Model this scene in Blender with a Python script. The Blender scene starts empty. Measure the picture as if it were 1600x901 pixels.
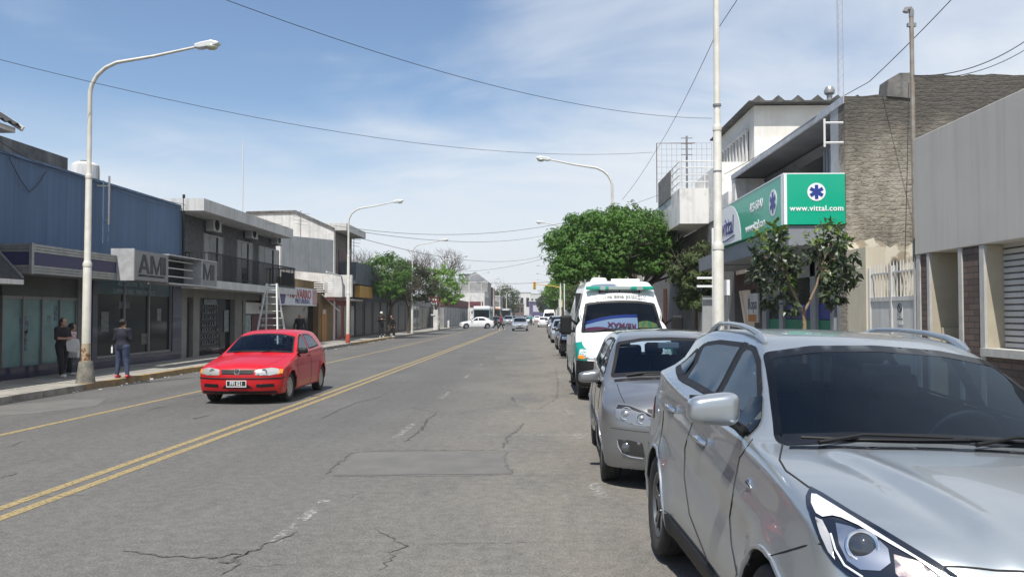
import bpy, bmesh, math, random
import numpy as np
from mathutils import Vector, Matrix
from mathutils.bvhtree import BVHTree
from mathutils.geometry import delaunay_2d_cdt
S = bpy.context.scene
COL = S.collection
R = math.radians
# ------------------------------------------------------------------ camera
cd = bpy.data.cameras.new('camera'); cam = bpy.data.objects.new('camera', cd); COL.objects.link(cam)
cam.location = (0, 0, 1.72)
YAW, PITCH = 1.6735, 1.7844
cam.rotation_euler = (R(90 + PITCH), 0, R(YAW))
cd.sensor_width = 36; cd.lens = 36 * 1300 / 1600; cd.clip_start = .05; cd.clip_end = 3000
S.camera = cam
# ------------------------------------------------------------------ sun, sky
SUN = Vector((-0.15, -0.50, 1.0)).normalized()
sd = bpy.data.lights.new('sun', 'SUN'); sd.energy = 5.0; sd.angle = R(.53); sd.color = (1, .955, .89)
so = bpy.data.objects.new('sun', sd); COL.objects.link(so)
so.rotation_euler = (-SUN).to_track_quat('-Z', 'Y').to_euler()
W = bpy.data.worlds.new('World'); S.world = W; W.use_nodes = True
nt = W.node_tree; nt.nodes.clear()
def N(t, typ, **kw):
    n = t.nodes.new(typ)
    for k, v in kw.items():
        if k.startswith('i_'):
            key = k[2:].replace('_', ' ')
            n.inputs[int(key) if key.isdigit() else key].default_value = v
        else: setattr(n, k, v)
    return n
L = nt.links.new
sky = N(nt, 'ShaderNodeTexSky', sky_type='NISHITA', sun_disc=False)
sky.sun_elevation = math.asin(SUN.z); sky.sun_rotation = math.atan2(SUN.x, SUN.y)
sky.altitude = 20; sky.air_density = 1.0; sky.dust_density = .6; sky.ozone_density = 2.2
tc = N(nt, 'ShaderNodeTexCoord')
sep = N(nt, 'ShaderNodeSeparateXYZ'); L(tc.outputs['Generated'], sep.inputs[0])
def MA(t, op, a, b=None, clamp=False):
    n = N(t, 'ShaderNodeMath', operation=op); n.use_clamp = clamp
    for i, v in enumerate((a, b)):
        if v is None: continue
        if isinstance(v, (int, float)): n.inputs[i].default_value = v
        else: t.links.new(v, n.inputs[i])
    return n.outputs[0]
zc = MA(nt, 'MAXIMUM', sep.outputs[2], 0.0)
zz = MA(nt, 'ADD', zc, 0.10)
px_ = MA(nt, 'DIVIDE', sep.outputs[0], zz); py_ = MA(nt, 'DIVIDE', sep.outputs[1], zz)
cmb = N(nt, 'ShaderNodeCombineXYZ'); L(px_, cmb.inputs[0]); L(py_, cmb.inputs[1])
def cloud(scale, sx, sy, rot, off, detail=6, rough=.55, dist=.6):
    mp = N(nt, 'ShaderNodeMapping'); mp.inputs['Scale'].default_value = (sx, sy, 1)
    mp.inputs['Rotation'].default_value = (0, 0, R(rot)); mp.inputs['Location'].default_value = off
    L(cmb.outputs[0], mp.inputs[0])
    n = N(nt, 'ShaderNodeTexNoise'); n.inputs['Scale'].default_value = scale; n.inputs['Detail'].default_value = detail
    n.inputs['Roughness'].default_value = rough; n.inputs['Distortion'].default_value = dist
    L(mp.outputs[0], n.inputs['Vector']); return n.outputs['Fac']
c1 = cloud(.50, 1.0, .75, 18, (3.1, 1.7, 0), 5, .5, .5)
c2 = cloud(1.5, .55, 1.0, 12, (7.3, 2.2, 0), 7, .55, .7)
def RAMP(t, v, pts):
    r = N(t, 'ShaderNodeValToRGB'); r.color_ramp.interpolation = 'EASE'
    e = r.color_ramp.elements
    while len(e) < len(pts): e.new(.5)
    for el, (p, c) in zip(e, pts):
        el.position = p; el.color = (c, c, c, 1) if isinstance(c, (int, float)) else (*c, 1)
    t.links.new(v, r.inputs[0]); return r.outputs[0]
cs = MA(nt, 'ADD', MA(nt, 'ADD', MA(nt, 'MULTIPLY', c1, .60), MA(nt, 'MULTIPLY', c2, .40)), MA(nt, 'MULTIPLY', sep.outputs[0], .15))
cf = RAMP(nt, cs, [(.37, 0.0), (.63, 1.0)])
hz = RAMP(nt, zc, [(.0, .93), (.09, .84), (.135, .66), (.18, .24), (.25, .03)])
cf2 = MA(nt, 'MULTIPLY', cf, .92)
fac = MA(nt, 'SUBTRACT', 1.0, MA(nt, 'MULTIPLY', MA(nt, 'SUBTRACT', 1.0, cf2), MA(nt, 'SUBTRACT', 1.0, hz)))
mx = N(nt, 'ShaderNodeMixRGB'); L(fac, mx.inputs[0]); hs = N(nt, 'ShaderNodeHueSaturation'); hs.inputs['Saturation'].default_value = 1.08; hs.inputs['Value'].default_value = 1.14; L(sky.outputs[0], hs.inputs['Color']); L(hs.outputs[0], mx.inputs[1])
ccol = N(nt, 'ShaderNodeMixRGB'); L(zc, ccol.inputs[0]); ccol.inputs[1].default_value = (6.6, 6.95, 7.35, 1); ccol.inputs[2].default_value = (6.6, 7.2, 8.1, 1)
L(ccol.outputs[0], mx.inputs[2])
bgn = N(nt, 'ShaderNodeBackground'); bgn.inputs[1].default_value = .10; L(mx.outputs[0], bgn.inputs[0])
wo = N(nt, 'ShaderNodeOutputWorld'); L(bgn.outputs[0], wo.inputs[0])
S.view_settings.view_transform = 'Standard'; S.view_settings.look = 'None'
S.view_settings.exposure = 0.32; S.view_settings.gamma = 1; S.view_settings.use_curve_mapping = False
S.cycles.max_bounces = 6; S.cycles.transparent_max_bounces = 12; S.cycles.diffuse_bounces = 3
S.cycles.glossy_bounces = 3; S.cycles.use_denoising = True; S.cycles.caustics_reflective = False
# ------------------------------------------------------------------ materials
MATS = {}
def mat(name, col=(.5, .5, .5), rough=.6, metal=0., var=0., vs=3., var2=None, bump=0., bs=40., coat=0., streak=0.,
        spec=.5, vmin=.35, vmax=.65, back=None, emit=None, stretch=(1, 1, 1), sheen=0):
    """procedural Principled material; var mixes towards var2 (or a darker tone) with noise"""
    if name in MATS: return MATS[name]
    m = bpy.data.materials.new(name); m.use_nodes = True; MATS[name] = m
    t = m.node_tree; p = t.nodes['Principled BSDF']
    p.inputs['Base Color'].default_value = (*col, 1); p.inputs['Roughness'].default_value = rough
    p.inputs['Metallic'].default_value = metal; p.inputs['Specular IOR Level'].default_value = spec
    p.inputs['Coat Weight'].default_value = coat; p.inputs['Coat Roughness'].default_value = .03
    geo = None
    if var or bump or streak:
        c = N(t, 'ShaderNodeTexCoord'); mp = N(t, 'ShaderNodeMapping'); mp.inputs['Scale'].default_value = stretch
        t.links.new(c.outputs['Object'], mp.inputs[0]); geo = mp.outputs[0]
    out = None
    if var:
        n = N(t, 'ShaderNodeTexNoise'); n.inputs['Scale'].default_value = vs; n.inputs['Detail'].default_value = 8; n.inputs['Roughness'].default_value = .62
        t.links.new(geo, n.inputs['Vector'])
        f = RAMP(t, n.outputs['Fac'], [(vmin, 0.), (vmax, 1.)]); f = MA(t, 'MULTIPLY', f, var)
        x = N(t, 'ShaderNodeMixRGB'); t.links.new(f, x.inputs[0]); x.inputs[1].default_value = (*col, 1)
        v2 = var2 or tuple(a * .45 for a in col); x.inputs[2].default_value = (*v2, 1); out = x.outputs[0]
    if streak:
        mp2 = N(t, 'ShaderNodeMapping'); mp2.inputs['Scale'].default_value = (2.2, 2.2, .12); t.links.new(geo, mp2.inputs[0])
        n = N(t, 'ShaderNodeTexNoise'); n.inputs['Scale'].default_value = 3; n.inputs['Detail'].default_value = 7; t.links.new(mp2.outputs[0], n.inputs['Vector'])
        f = MA(t, 'MULTIPLY', RAMP(t, n.outputs['Fac'], [(.45, 0.), (.72, 1.)]), streak)
        x = N(t, 'ShaderNodeMixRGB'); t.links.new(f, x.inputs[0])
        if out: t.links.new(out, x.inputs[1])
        else: x.inputs[1].default_value = (*col, 1)
        x.inputs[2].default_value = (*[a * .35 for a in col], 1); out = x.outputs[0]
    if out: t.links.new(out, p.inputs['Base Color'])
    if bump:
        n = N(t, 'ShaderNodeTexNoise'); n.inputs['Scale'].default_value = bs; n.inputs['Detail'].default_value = 5; t.links.new(geo, n.inputs['Vector'])
        b = N(t, 'ShaderNodeBump'); b.inputs['Strength'].default_value = min(1, bump); b.inputs['Distance'].default_value = .01 * max(1, bump)
        t.links.new(n.outputs['Fac'], b.inputs['Height']); t.links.new(b.outputs[0], p.inputs['Normal'])
    if back:   # the inner side of a thin shell has its own lining colour
        g = N(t, 'ShaderNodeNewGeometry'); d = N(t, 'ShaderNodeBsdfDiffuse'); d.inputs[0].default_value = (*back, 1)
        ms = N(t, 'ShaderNodeMixShader'); t.links.new(g.outputs['Backfacing'], ms.inputs[0])
        t.links.new(p.outputs[0], ms.inputs[1]); t.links.new(d.outputs[0], ms.inputs[2])
        t.links.new(ms.outputs[0], t.nodes['Material Output'].inputs[0])
    if emit:
        p.inputs['Emission Color'].default_value = (*emit[0], 1); p.inputs['Emission Strength'].default_value = emit[1]
    return m
def glass(name, tint=(.5, .55, .55), ior=1.5, rough=0.0, gl=(1, 1, 1)):
    if name in MATS: return MATS[name]
    m = bpy.data.materials.new(name); m.use_nodes = True; MATS[name] = m
    t = m.node_tree; t.nodes.clear()
    tr = N(t, 'ShaderNodeBsdfTransparent'); tr.inputs[0].default_value = (*tint, 1)
    g = N(t, 'ShaderNodeBsdfGlossy'); g.inputs['Roughness'].default_value = rough; g.inputs[0].default_value = (*gl, 1)
    f = N(t, 'ShaderNodeFresnel'); f.inputs[0].default_value = ior
    geo = N(t, 'ShaderNodeNewGeometry')
    ff = MA(t, 'MULTIPLY', f.outputs[0], MA(t, 'SUBTRACT', 1.0, geo.outputs['Backfacing']))
    ms = N(t, 'ShaderNodeMixShader'); t.links.new(ff, ms.inputs[0]); t.links.new(tr.outputs[0], ms.inputs[1]); t.links.new(g.outputs[0], ms.inputs[2])
    o = N(t, 'ShaderNodeOutputMaterial'); t.links.new(ms.outputs[0], o.inputs[0]); return m
def brickmat(name, c1, c2, mortar, scale=1., w=.5, h=.25, ms=.02, axis='YZ', rough=.85, bump=.6, dirt=0.3):
    if name in MATS: return MATS[name]
    m = bpy.data.materials.new(name); m.use_nodes = True; MATS[name] = m
    t = m.node_tree; p = t.nodes['Principled BSDF']; p.inputs['Roughness'].default_value = rough
    c = N(t, 'ShaderNodeTexCoord'); s = N(t, 'ShaderNodeSeparateXYZ'); t.links.new(c.outputs['Object'], s.inputs[0])
    k = N(t, 'ShaderNodeCombineXYZ'); i, j = ['XYZ'.index(a) for a in axis]
    t.links.new(s.outputs[i], k.inputs[0]); t.links.new(s.outputs[j], k.inputs[1])
    b = N(t, 'ShaderNodeTexBrick'); b.inputs['Color1'].default_value = (*c1, 1); b.inputs['Color2'].default_value = (*c2, 1)
    b.inputs['Mortar'].default_value = (*mortar, 1); b.inputs['Scale'].default_value = scale
    b.inputs['Brick Width'].default_value = w; b.inputs['Row Height'].default_value = h; b.inputs['Mortar Size'].default_value = ms
    t.links.new(k.outputs[0], b.inputs['Vector'])
    n = N(t, 'ShaderNodeTexNoise'); n.inputs['Scale'].default_value = 2.5; n.inputs['Detail'].default_value = 8; t.links.new(c.outputs['Object'], n.inputs['Vector'])
    f = MA(t, 'MULTIPLY', RAMP(t, n.outputs['Fac'], [(.38, 0.), (.66, 1.)]), dirt)
    x = N(t, 'ShaderNodeMixRGB'); t.links.new(f, x.inputs[0]); t.links.new(b.outputs[0], x.inputs[1]); x.inputs[2].default_value = (*[v * .4 for v in c1], 1)
    t.links.new(x.outputs[0], p.inputs['Base Color'])
    bp = N(t, 'ShaderNodeBump'); bp.invert = True; bp.inputs['Strength'].default_value = bump; bp.inputs['Distance'].default_value = .01
    t.links.new(b.outputs['Fac'], bp.inputs['Height']); t.links.new(bp.outputs[0], p.inputs['Normal']); return m
# ------------------------------------------------------------------ mesh kit
class B:
    def __init__(s): s.v = []; s.f = []; s.sm = []
    def add(s, vs, fs, smooth=False):
        o = len(s.v); s.v += [tuple(v) for v in vs]; s.f += [tuple(i + o for i in f) for f in fs]; s.sm += [smooth] * len(fs); return s
    def box(s, x0, x1, y0, y1, z0, z1):
        if x0 > x1: x0, x1 = x1, x0
        if y0 > y1: y0, y1 = y1, y0
        if z0 > z1: z0, z1 = z1, z0
        vs = [(x, y, z) for z in (z0, z1) for y in (y0, y1) for x in (x0, x1)]
        return s.add(vs, [(0, 2, 3, 1), (4, 5, 7, 6), (0, 1, 5, 4), (2, 6, 7, 3), (0, 4, 6, 2), (1, 3, 7, 5)])
    def obox(s, c, hx, hy, hz, rot=(0, 0, 0)):
        from mathutils import Euler
        m = Euler(rot).to_matrix(); vs = [Vector(c) + m @ Vector((x * hx, y * hy, z * hz)) for z in (-1, 1) for y in (-1, 1) for x in (-1, 1)]
        return s.add(vs, [(0, 2, 3, 1), (4, 5, 7, 6), (0, 1, 5, 4), (2, 6, 7, 3), (0, 4, 6, 2), (1, 3, 7, 5)])
    def prism(s, poly, axis, a, b):
        """poly: 2D points; axis X -> (y,z), Y -> (x,z), Z -> (x,y)"""
        def P(p, t): return {'X': (t, p[0], p[1]), 'Y': (p[0], t, p[1]), 'Z': (p[0], p[1], t)}[axis]
        n = len(poly); vs = [P(p, a) for p in poly] + [P(p, b) for p in poly]
        fs = [tuple(range(n)), tuple(range(2 * n - 1, n - 1, -1))] + [(i, i + n, (i + 1) % n + n, (i + 1) % n) for i in range(n)]
        return s.add(vs, fs)
    def tube(s, pts, r, n=8, cap=True):
        pts = [Vector(p) for p in pts]; rs = r if isinstance(r, (list, tuple)) else [r] * len(pts)
        vs = []; fs = []; up = None
        for i, p in enumerate(pts):
            d = (pts[min(i + 1, len(pts) - 1)] - pts[max(i - 1, 0)]).normalized()
            if up is None: up = d.orthogonal().normalized()
            up = (up - d * up.dot(d)); up = up.normalized() if up.length > 1e-6 else d.orthogonal().normalized()
            q = d.cross(up)
            for k in range(n):
                a = 2 * math.pi * k / n; vs.append(p + (up * math.cos(a) + q * math.sin(a)) * rs[i])
        for i in range(len(pts) - 1):
            for k in range(n): fs.append((i * n + k, i * n + (k + 1) % n, (i + 1) * n + (k + 1) % n, (i + 1) * n + k))
        if cap: fs.append(tuple(range(n - 1, -1, -1))); fs.append(tuple(range((len(pts) - 1) * n, len(pts) * n)))
        return s.add(vs, fs, True)
    def lathe(s, prof, c=(0, 0, 0), axis='Z', n=24, closed=False):
        """prof: (radius, height) list"""
        vs = []; fs = []; m = len(prof)
        for k in range(n):
            a = 2 * math.pi * k / n; ca, sa = math.cos(a), math.sin(a)
            for r, h in prof:
                p = {'Z': (r * ca, r * sa, h), 'X': (h, r * ca, r * sa), 'Y': (r * sa, h, r * ca)}[axis]
                vs.append((p[0] + c[0], p[1] + c[1], p[2] + c[2]))
        for k in range(n):
            k2 = (k + 1) % n
            for i in range(m - 1 if not closed else m):
                j = (i + 1) % m; fs.append((k * m + i, k2 * m + i, k2 * m + j, k * m + j))
        return s.add(vs, fs, True)
    def sphere(s, c, r, n=12, m=8, sc=(1, 1, 1)):
        vs = []; fs = []
        for i in range(m + 1):
            t = math.pi * i / m
            for k in range(n):
                a = 2 * math.pi * k / n
                vs.append((c[0] + r * sc[0] * math.sin(t) * math.cos(a), c[1] + r * sc[1] * math.sin(t) * math.sin(a), c[2] + r * sc[2] * math.cos(t)))
        for i in range(m):
            for k in range(n): fs.append((i * n + k, (i + 1) * n + k, (i + 1) * n + (k + 1) % n, i * n + (k + 1) % n))
        return s.add(vs, fs, True)
    def quad(s, a, b, c, d): return s.add([a, b, c, d], [(0, 1, 2, 3)])
def root_loc(p):
    while p.parent: p = p.parent
    return p.location.copy()
def tag(o, label=None, cat=None, group=None, kind=None):
    for k, v in (('label', label), ('category', cat), ('group', group), ('kind', kind)):
        if v: o[k] = v
    return o
def thing(name, label, cat, loc=(0, 0, 0), group=None):
    o = bpy.data.objects.new(name, None); o.empty_display_size = .2; COL.objects.link(o); o.location = loc
    return tag(o, label, cat, group)
def link(me, name, m, parent=None):
    o = bpy.data.objects.new(name, me); COL.objects.link(o)
    if m: me.materials.append(m)
    if parent:
        me.transform(Matrix.Translation(-root_loc(parent))); o.parent = parent
    return o
def fin(b, name, m, parent=None, bevel=0, seg=2, recalc=True):
    me = bpy.data.meshes.new(name); me.from_pydata(b.v, [], b.f); me.validate()
    if len(me.polygons) == len(b.sm): me.polygons.foreach_set('use_smooth', b.sm)
    if recalc or bevel:
        bm = bmesh.new(); bm.from_mesh(me)
        if recalc: bmesh.ops.recalc_face_normals(bm, faces=bm.faces)
        if bevel:
            es = [e for e in bm.edges if e.is_manifold and e.calc_face_angle(0) > .6]
            bmesh.ops.bevel(bm, geom=es, offset=bevel, segments=seg, affect='EDGES', profile=.5, clamp_overlap=True)
        bm.to_mesh(me); bm.free()
    if any(b.sm): me.set_sharp_from_angle(angle=R(38))
    return link(me, name, m, parent)
def struct(b, name, m, **k): return tag(fin(b, name, m, **k), kind='structure')
def copy_tree(o, parent=None):
    c = o.copy(); COL.objects.link(c); c.parent = parent
    for ch in list(o.children): copy_tree(ch, c)
    return c
def lettering(txt, size, m, parent, loc, rot, name='lettering', depth=.006, font_scale=(1, 1), bold=0.0, align='CENTER', shear=0, sp=1.0):
    cu = bpy.data.curves.new('t', 'FONT'); cu.body = txt; cu.size = size; cu.extrude = depth / 2; cu.align_x = align; cu.align_y = 'CENTER'
    cu.offset = bold; cu.space_character = sp; cu.shear = shear; cu.resolution_u = 3
    o = bpy.data.objects.new('t', cu); COL.objects.link(o)
    dg = bpy.context.evaluated_depsgraph_get(); me = bpy.data.meshes.new_from_object(o.evaluated_get(dg))
    bpy.data.objects.remove(o); bpy.data.curves.remove(cu)
    from mathutils import Euler
    me.transform(Matrix.Translation(loc) @ Euler(rot).to_matrix().to_4x4() @ Matrix.Diagonal((font_scale[0], font_scale[1], 1, 1)))
    me.materials.clear(); me.name = name
    return link(me, name, m, parent)
FACE_S = (R(90), 0, 0)            # reads from -Y
FACE_E = (R(90), 0, R(90))        # on a wall seen from +X
FACE_W = (R(90), 0, R(-90))       # on a wall seen from -X
rnd = random.Random(7)
def each(boxes, name, m, parent, **k):
    for q in boxes: b = B(); b.box(*q); o = fin(b, name, m, parent, **k)
    return o
def block_letters(txt, h, m, parent, x, y0, z0, adv=.72, th=.2, face=1):
    """heavy block capitals A, M, I on a plane of constant x, read along +y"""
    G = {'A': ([[(0, 0), (.20, 0), (.5, .78), (.5, 1), (.38, 1)], [(1, 0), (.80, 0), (.5, .78), (.5, 1), (.62, 1)], [(.24, .22), (.76, .22), (.70, .38), (.30, .38)]], .74),
         'M': ([[(0, 0), (.19, 0), (.19, 1), (0, 1)], [(.81, 0), (1, 0), (1, 1), (.81, 1)], [(.19, 1), (.10, 1), (.44, .0), (.5, .0), (.5, .22)], [(.81, 1), (.90, 1), (.56, .0), (.5, .0), (.5, .22)]], .86),
         'I': ([[(0, 0), (1, 0), (1, 1), (0, 1)]], .17)}
    y = y0
    for i, ch in enumerate(txt):
        polys, w = G[ch]; b = B(); w *= h * adv / .72
        for j, p in enumerate(polys): b.prism([(y + q[0]*w, z0 + q[1]*h) for q in p], 'X', x, x + .010 + .0015*j)
        fin(b, 'letter', m, parent); y += w + h*.10
    return y
# ------------------------------------------------------------------ implicit surfaces (surface nets)
def spl(pts):
    """monotone cubic through points, tabulated"""
    x = np.array([p[0] for p in pts], float); y = np.array([p[1] for p in pts], float)
    h = np.diff(x); d = np.diff(y) / h; m = np.zeros(len(x)); m[0] = d[0]; m[-1] = d[-1]
    for i in range(1, len(x) - 1):
        if d[i - 1] * d[i] > 0:
            w1 = 2 * h[i] + h[i - 1]; w2 = h[i] + 2 * h[i - 1]; m[i] = (w1 + w2) / (w1 / d[i - 1] + w2 / d[i])
    X = np.linspace(x[0], x[-1], 600); k = np.clip(np.searchsorted(x, X) - 1, 0, len(h) - 1); t = (X - x[k]) / h[k]
    Y = (2*t**3-3*t**2+1)*y[k] + (t**3-2*t**2+t)*h[k]*m[k] + (-2*t**3+3*t**2)*y[k+1] + (t**3-t**2)*h[k]*m[k+1]
    return lambda q: np.interp(q, X, Y)
def smax(a, b, k): h = np.clip(.5 + .5 * (a - b) / k, 0, 1); return b + (a - b) * h + k * h * (1 - h)
def smin(a, b, k): return -smax(-a, -b, k)
def nets(f, lo, hi, res, newton=4):
    ax = [np.arange(lo[i], hi[i] + res, res) for i in range(3)]
    n = [len(a) for a in ax]
    V = np.empty(n, np.float32)
    Yg, Zg = np.meshgrid(ax[1], ax[2], indexing='ij')
    step = max(1, 400000 // (n[1] * n[2]))
    for i in range(0, n[0], step):
        xs = ax[0][i:i + step]
        X = np.repeat(xs, n[1] * n[2]).reshape(len(xs), n[1], n[2])
        V[i:i + step] = f(X, np.broadcast_to(Yg, X.shape), np.broadcast_to(Zg, X.shape))
    s = V < 0
    c = [s[a:n[0]-1+a, b:n[1]-1+b, d:n[2]-1+d] for a in (0, 1) for b in (0, 1) for d in (0, 1)]
    cnt = sum(x.astype(np.int8) for x in c); act = (cnt > 0) & (cnt < 8)
    idx = -np.ones(act.shape, np.int64); I = np.argwhere(act); idx[act] = np.arange(len(I))
    P = np.zeros((len(I), 3)); K = np.zeros(len(I)); off = [(a, b, d) for a in (0, 1) for b in (0, 1) for d in (0, 1)]
    for a in off:
        for k in range(3):
            if a[k]: continue
            b = list(a); b[k] = 1; va = V[I[:, 0]+a[0], I[:, 1]+a[1], I[:, 2]+a[2]]; vb = V[I[:, 0]+b[0], I[:, 1]+b[1], I[:, 2]+b[2]]
            e = (va < 0) != (vb < 0); t = np.where(e, va / np.where(e, va - vb, 1), 0)
            q = np.array(a, float)[None].repeat(len(I), 0); q[:, k] += t; P += q * e[:, None]; K += e
    P = P / K[:, None] + I; P = P * res + np.array([a[0] for a in ax])
    h = res * .25
    for _ in range(newton):
        x, y, z = P.T; v = f(x, y, z)
        g = np.stack([f(x+h, y, z)-f(x-h, y, z), f(x, y+h, z)-f(x, y-h, z), f(x, y, z+h)-f(x, y, z-h)], 1) / (2*h)
        st = -(v / np.maximum((g**2).sum(1), .05))[:, None] * g
        ln = np.linalg.norm(st, axis=1, keepdims=True); P = P + st * np.minimum(1, res * .4 / np.maximum(ln, 1e-9)) * .8
    F = []
    for k in range(3):
        i1, i2 = [(1, 2), (2, 0), (0, 1)][k]
        sl0 = [slice(None)] * 3; sl1 = [slice(None)] * 3; sl0[k] = slice(0, n[k]-1); sl1[k] = slice(1, n[k])
        a, b = s[tuple(sl0)], s[tuple(sl1)]; e = np.argwhere(a != b)
        e = e[(e[:, i1] > 0) & (e[:, i2] > 0) & (e[:, i1] < n[i1]-1) & (e[:, i2] < n[i2]-1)]
        if not len(e): continue
        def at(d1, d2):
            q = e.copy(); q[:, i1] -= d1; q[:, i2] -= d2; return idx[q[:, 0], q[:, 1], q[:, 2]]
        Q = np.stack([at(1, 1), at(0, 1), at(0, 0), at(1, 0)], 1)
        fl = a[tuple(e.T)]; Q[~fl] = Q[~fl][:, ::-1]; F.append(Q)
    return P, np.concatenate(F)
def mesh_np(P, F, name):
    me = bpy.data.meshes.new(name); used = np.unique(F); mp = -np.ones(len(P), np.int64); mp[used] = np.arange(len(used))
    P = P[used]; F = mp[F]; k = F.shape[1]
    me.vertices.add(len(P)); me.vertices.foreach_set('co', P.astype(np.float32).ravel())
    me.loops.add(F.size); me.loops.foreach_set('vertex_index', F.astype(np.int32).ravel())
    me.polygons.add(len(F)); me.polygons.foreach_set('loop_start', np.arange(0, F.size, k, dtype=np.int32))
    me.polygons.foreach_set('use_smooth', np.ones(len(F), bool)); me.update(calc_edges=True); me.validate(); return me
def inpoly(px, py, poly):
    c = np.zeros(np.shape(px), bool); n = len(poly)
    for i in range(n):
        x1, y1 = poly[i]; x2, y2 = poly[(i + 1) % n]
        if y1 == y2: continue
        t = ((y1 > py) != (y2 > py)) & (px < (x2 - x1) * (py - y1) / (y2 - y1) + x1); c ^= t
    return c
def inset(poly, d):
    P = [Vector(p) for p in poly]; A = sum(P[i].x * P[(i+1) % len(P)].y - P[(i+1) % len(P)].x * P[i].y for i in range(len(P)))
    s = 1 if A > 0 else -1; out = []
    for i in range(len(P)):
        a = (P[i] - P[i-1]).normalized(); b = (P[(i+1) % len(P)] - P[i]).normalized()
        n1 = Vector((-a.y, a.x)) * s; n2 = Vector((-b.y, b.x)) * s; m = n1 + n2
        m = m.normalized() if m.length > 1e-5 else n1; out.append(tuple(P[i] + m * d / max(.45, m.dot(n1))))
    return out
def rounded(poly, r=.04, n=4):
    P = [Vector(p) for p in poly]; out = []
    for i in range(len(P)):
        a, b, c = P[i-1], P[i], P[(i+1) % len(P)]; ra = min(r, (a-b).length * .45); rc = min(r, (c-b).length * .45)
        p0 = b + (a-b).normalized() * ra; p2 = b + (c-b).normalized() * rc
        for k in range(n + 1):
            t = k / n; out.append(tuple((1-t)**2 * p0 + 2*t*(1-t) * b + t*t * p2))
    return out
def resamp(poly, step, closed=True):
    out = []; n = len(poly)
    for i in range(n if closed else n - 1):
        a = Vector(poly[i]); b = Vector(poly[(i+1) % n]); k = max(1, int((b-a).length / step + .5))
        for j in range(k): out.append(tuple(a + (b-a) * j / k))
    if not closed: out.append(tuple(poly[-1]))
    return out
# ------------------------------------------------------------------ wheels 
def wheel_proto(rad, wid, rim_r, kind):
    """returns list of (name, builder, material); centre at origin, outer side towards -X"""
    w = wid / 2
    ty = B(); pr = []
    pr = [(rim_r, -w*.72), (rim_r+.012, -w*.86), (rad-.055, -w), (rad-.025, -w*.97), (rad-.008, -w*.86), (rad, -w*.70), (rad, -w*.42), (rad-.008, -w*.40), (rad-.008, -w*.34), (rad, -w*.32), (rad+.001, -w*.04), (rad-.008, -w*.03), (rad-.008, w*.03), (rad+.001, w*.04), (rad, w*.32), (rad-.008, w*.34), (rad-.008, w*.40), (rad, w*.42), (rad, w*.70), (rad-.008, w*.86), (rad-.03, w), (rim_r, w*.8)]
    ty.lathe(pr, axis='X', n=48)
    hub = B(); hub.lathe([(0, -w*.2), (rim_r*.62, -w*.2), (rim_r*.62, -w*.1), (rim_r*.95, w*.1), (rim_r*.97, -w*.7), (rim_r*1.01, -w*.7)], axis='X', n=32)
    rm = B()
    rm.lathe([(rim_r*.90, -w*.62), (rim_r*.94, -w*.80), (rim_r, -w*.84), (rim_r*1.02, -w*.78), (rim_r*.99, -w*.70), (rim_r*.93, -w*.55)], axis='X', n=40, closed=True)
    def spoke(a, wi, wo, d0=-.62, d1=-.74, split=0):
        c, s_ = math.cos(a), math.sin(a)
        vs = []
        for r_, ww, dd in ((rim_r*.16, wi, d0), (rim_r*.55, (wi+wo)/2, (d0+d1)/2 - .03), (rim_r*.94, wo, d1)):
            for t in (-1, 1):
                for dp in (0, .35):
                    y = r_ * c - t * ww * s_ + (split * r_/rim_r) * -s_; z = r_ * s_ + t * ww * c + (split * r_/rim_r) * c
                    vs.append((w * (dd + dp * .7), y, z))
        fs = []
        for i in (0, 4): fs += [(i, i+2, i+6, i+4), (i+1, i+5, i+7, i+3), (i, i+4, i+5, i+1), (i+2, i+3, i+7, i+6)]
        rm.add(vs, fs)
    if kind == 'alloy5':
        for k in range(5):
            a = 2*math.pi*k/5 + .3
            spoke(a, .016, .013, split=.035); spoke(a, .016, .013, split=-.035)
    elif kind == 'alloy10':
        for k in range(10): spoke(2*math.pi*k/10, .014, .017)
    elif kind == 'alloy7':
        for k in range(7): spoke(2*math.pi*k/7 + .2, .02, .016)
    elif kind == 'cap':
        for k in range(8): spoke(2*math.pi*k/8, .028, .045, -.70, -.74)
        rm.lathe([(rim_r*.12, -w*.80), (rim_r*.5, -w*.76), (rim_r*.5, -w*.66)], axis='X', n=24)
    elif kind == 'steel':
        for k in range(6): spoke(2*math.pi*k/6, .05, .06, -.4, -.6)
    rm.lathe([(0, -w*.80), (rim_r*.13, -w*.80), (rim_r*.19, -w*.72), (rim_r*.19, -w*.3)], axis='X', n=20)
    for k in range(5):
        a = 2*math.pi*k/5; rm.lathe([(0, -w*.76), (.009, -w*.76), (.011, -w*.6)], c=(0, rim_r*.26*math.cos(a), rim_r*.26*math.sin(a)), axis='X', n=6)
    return ty, hub, rm
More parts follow.
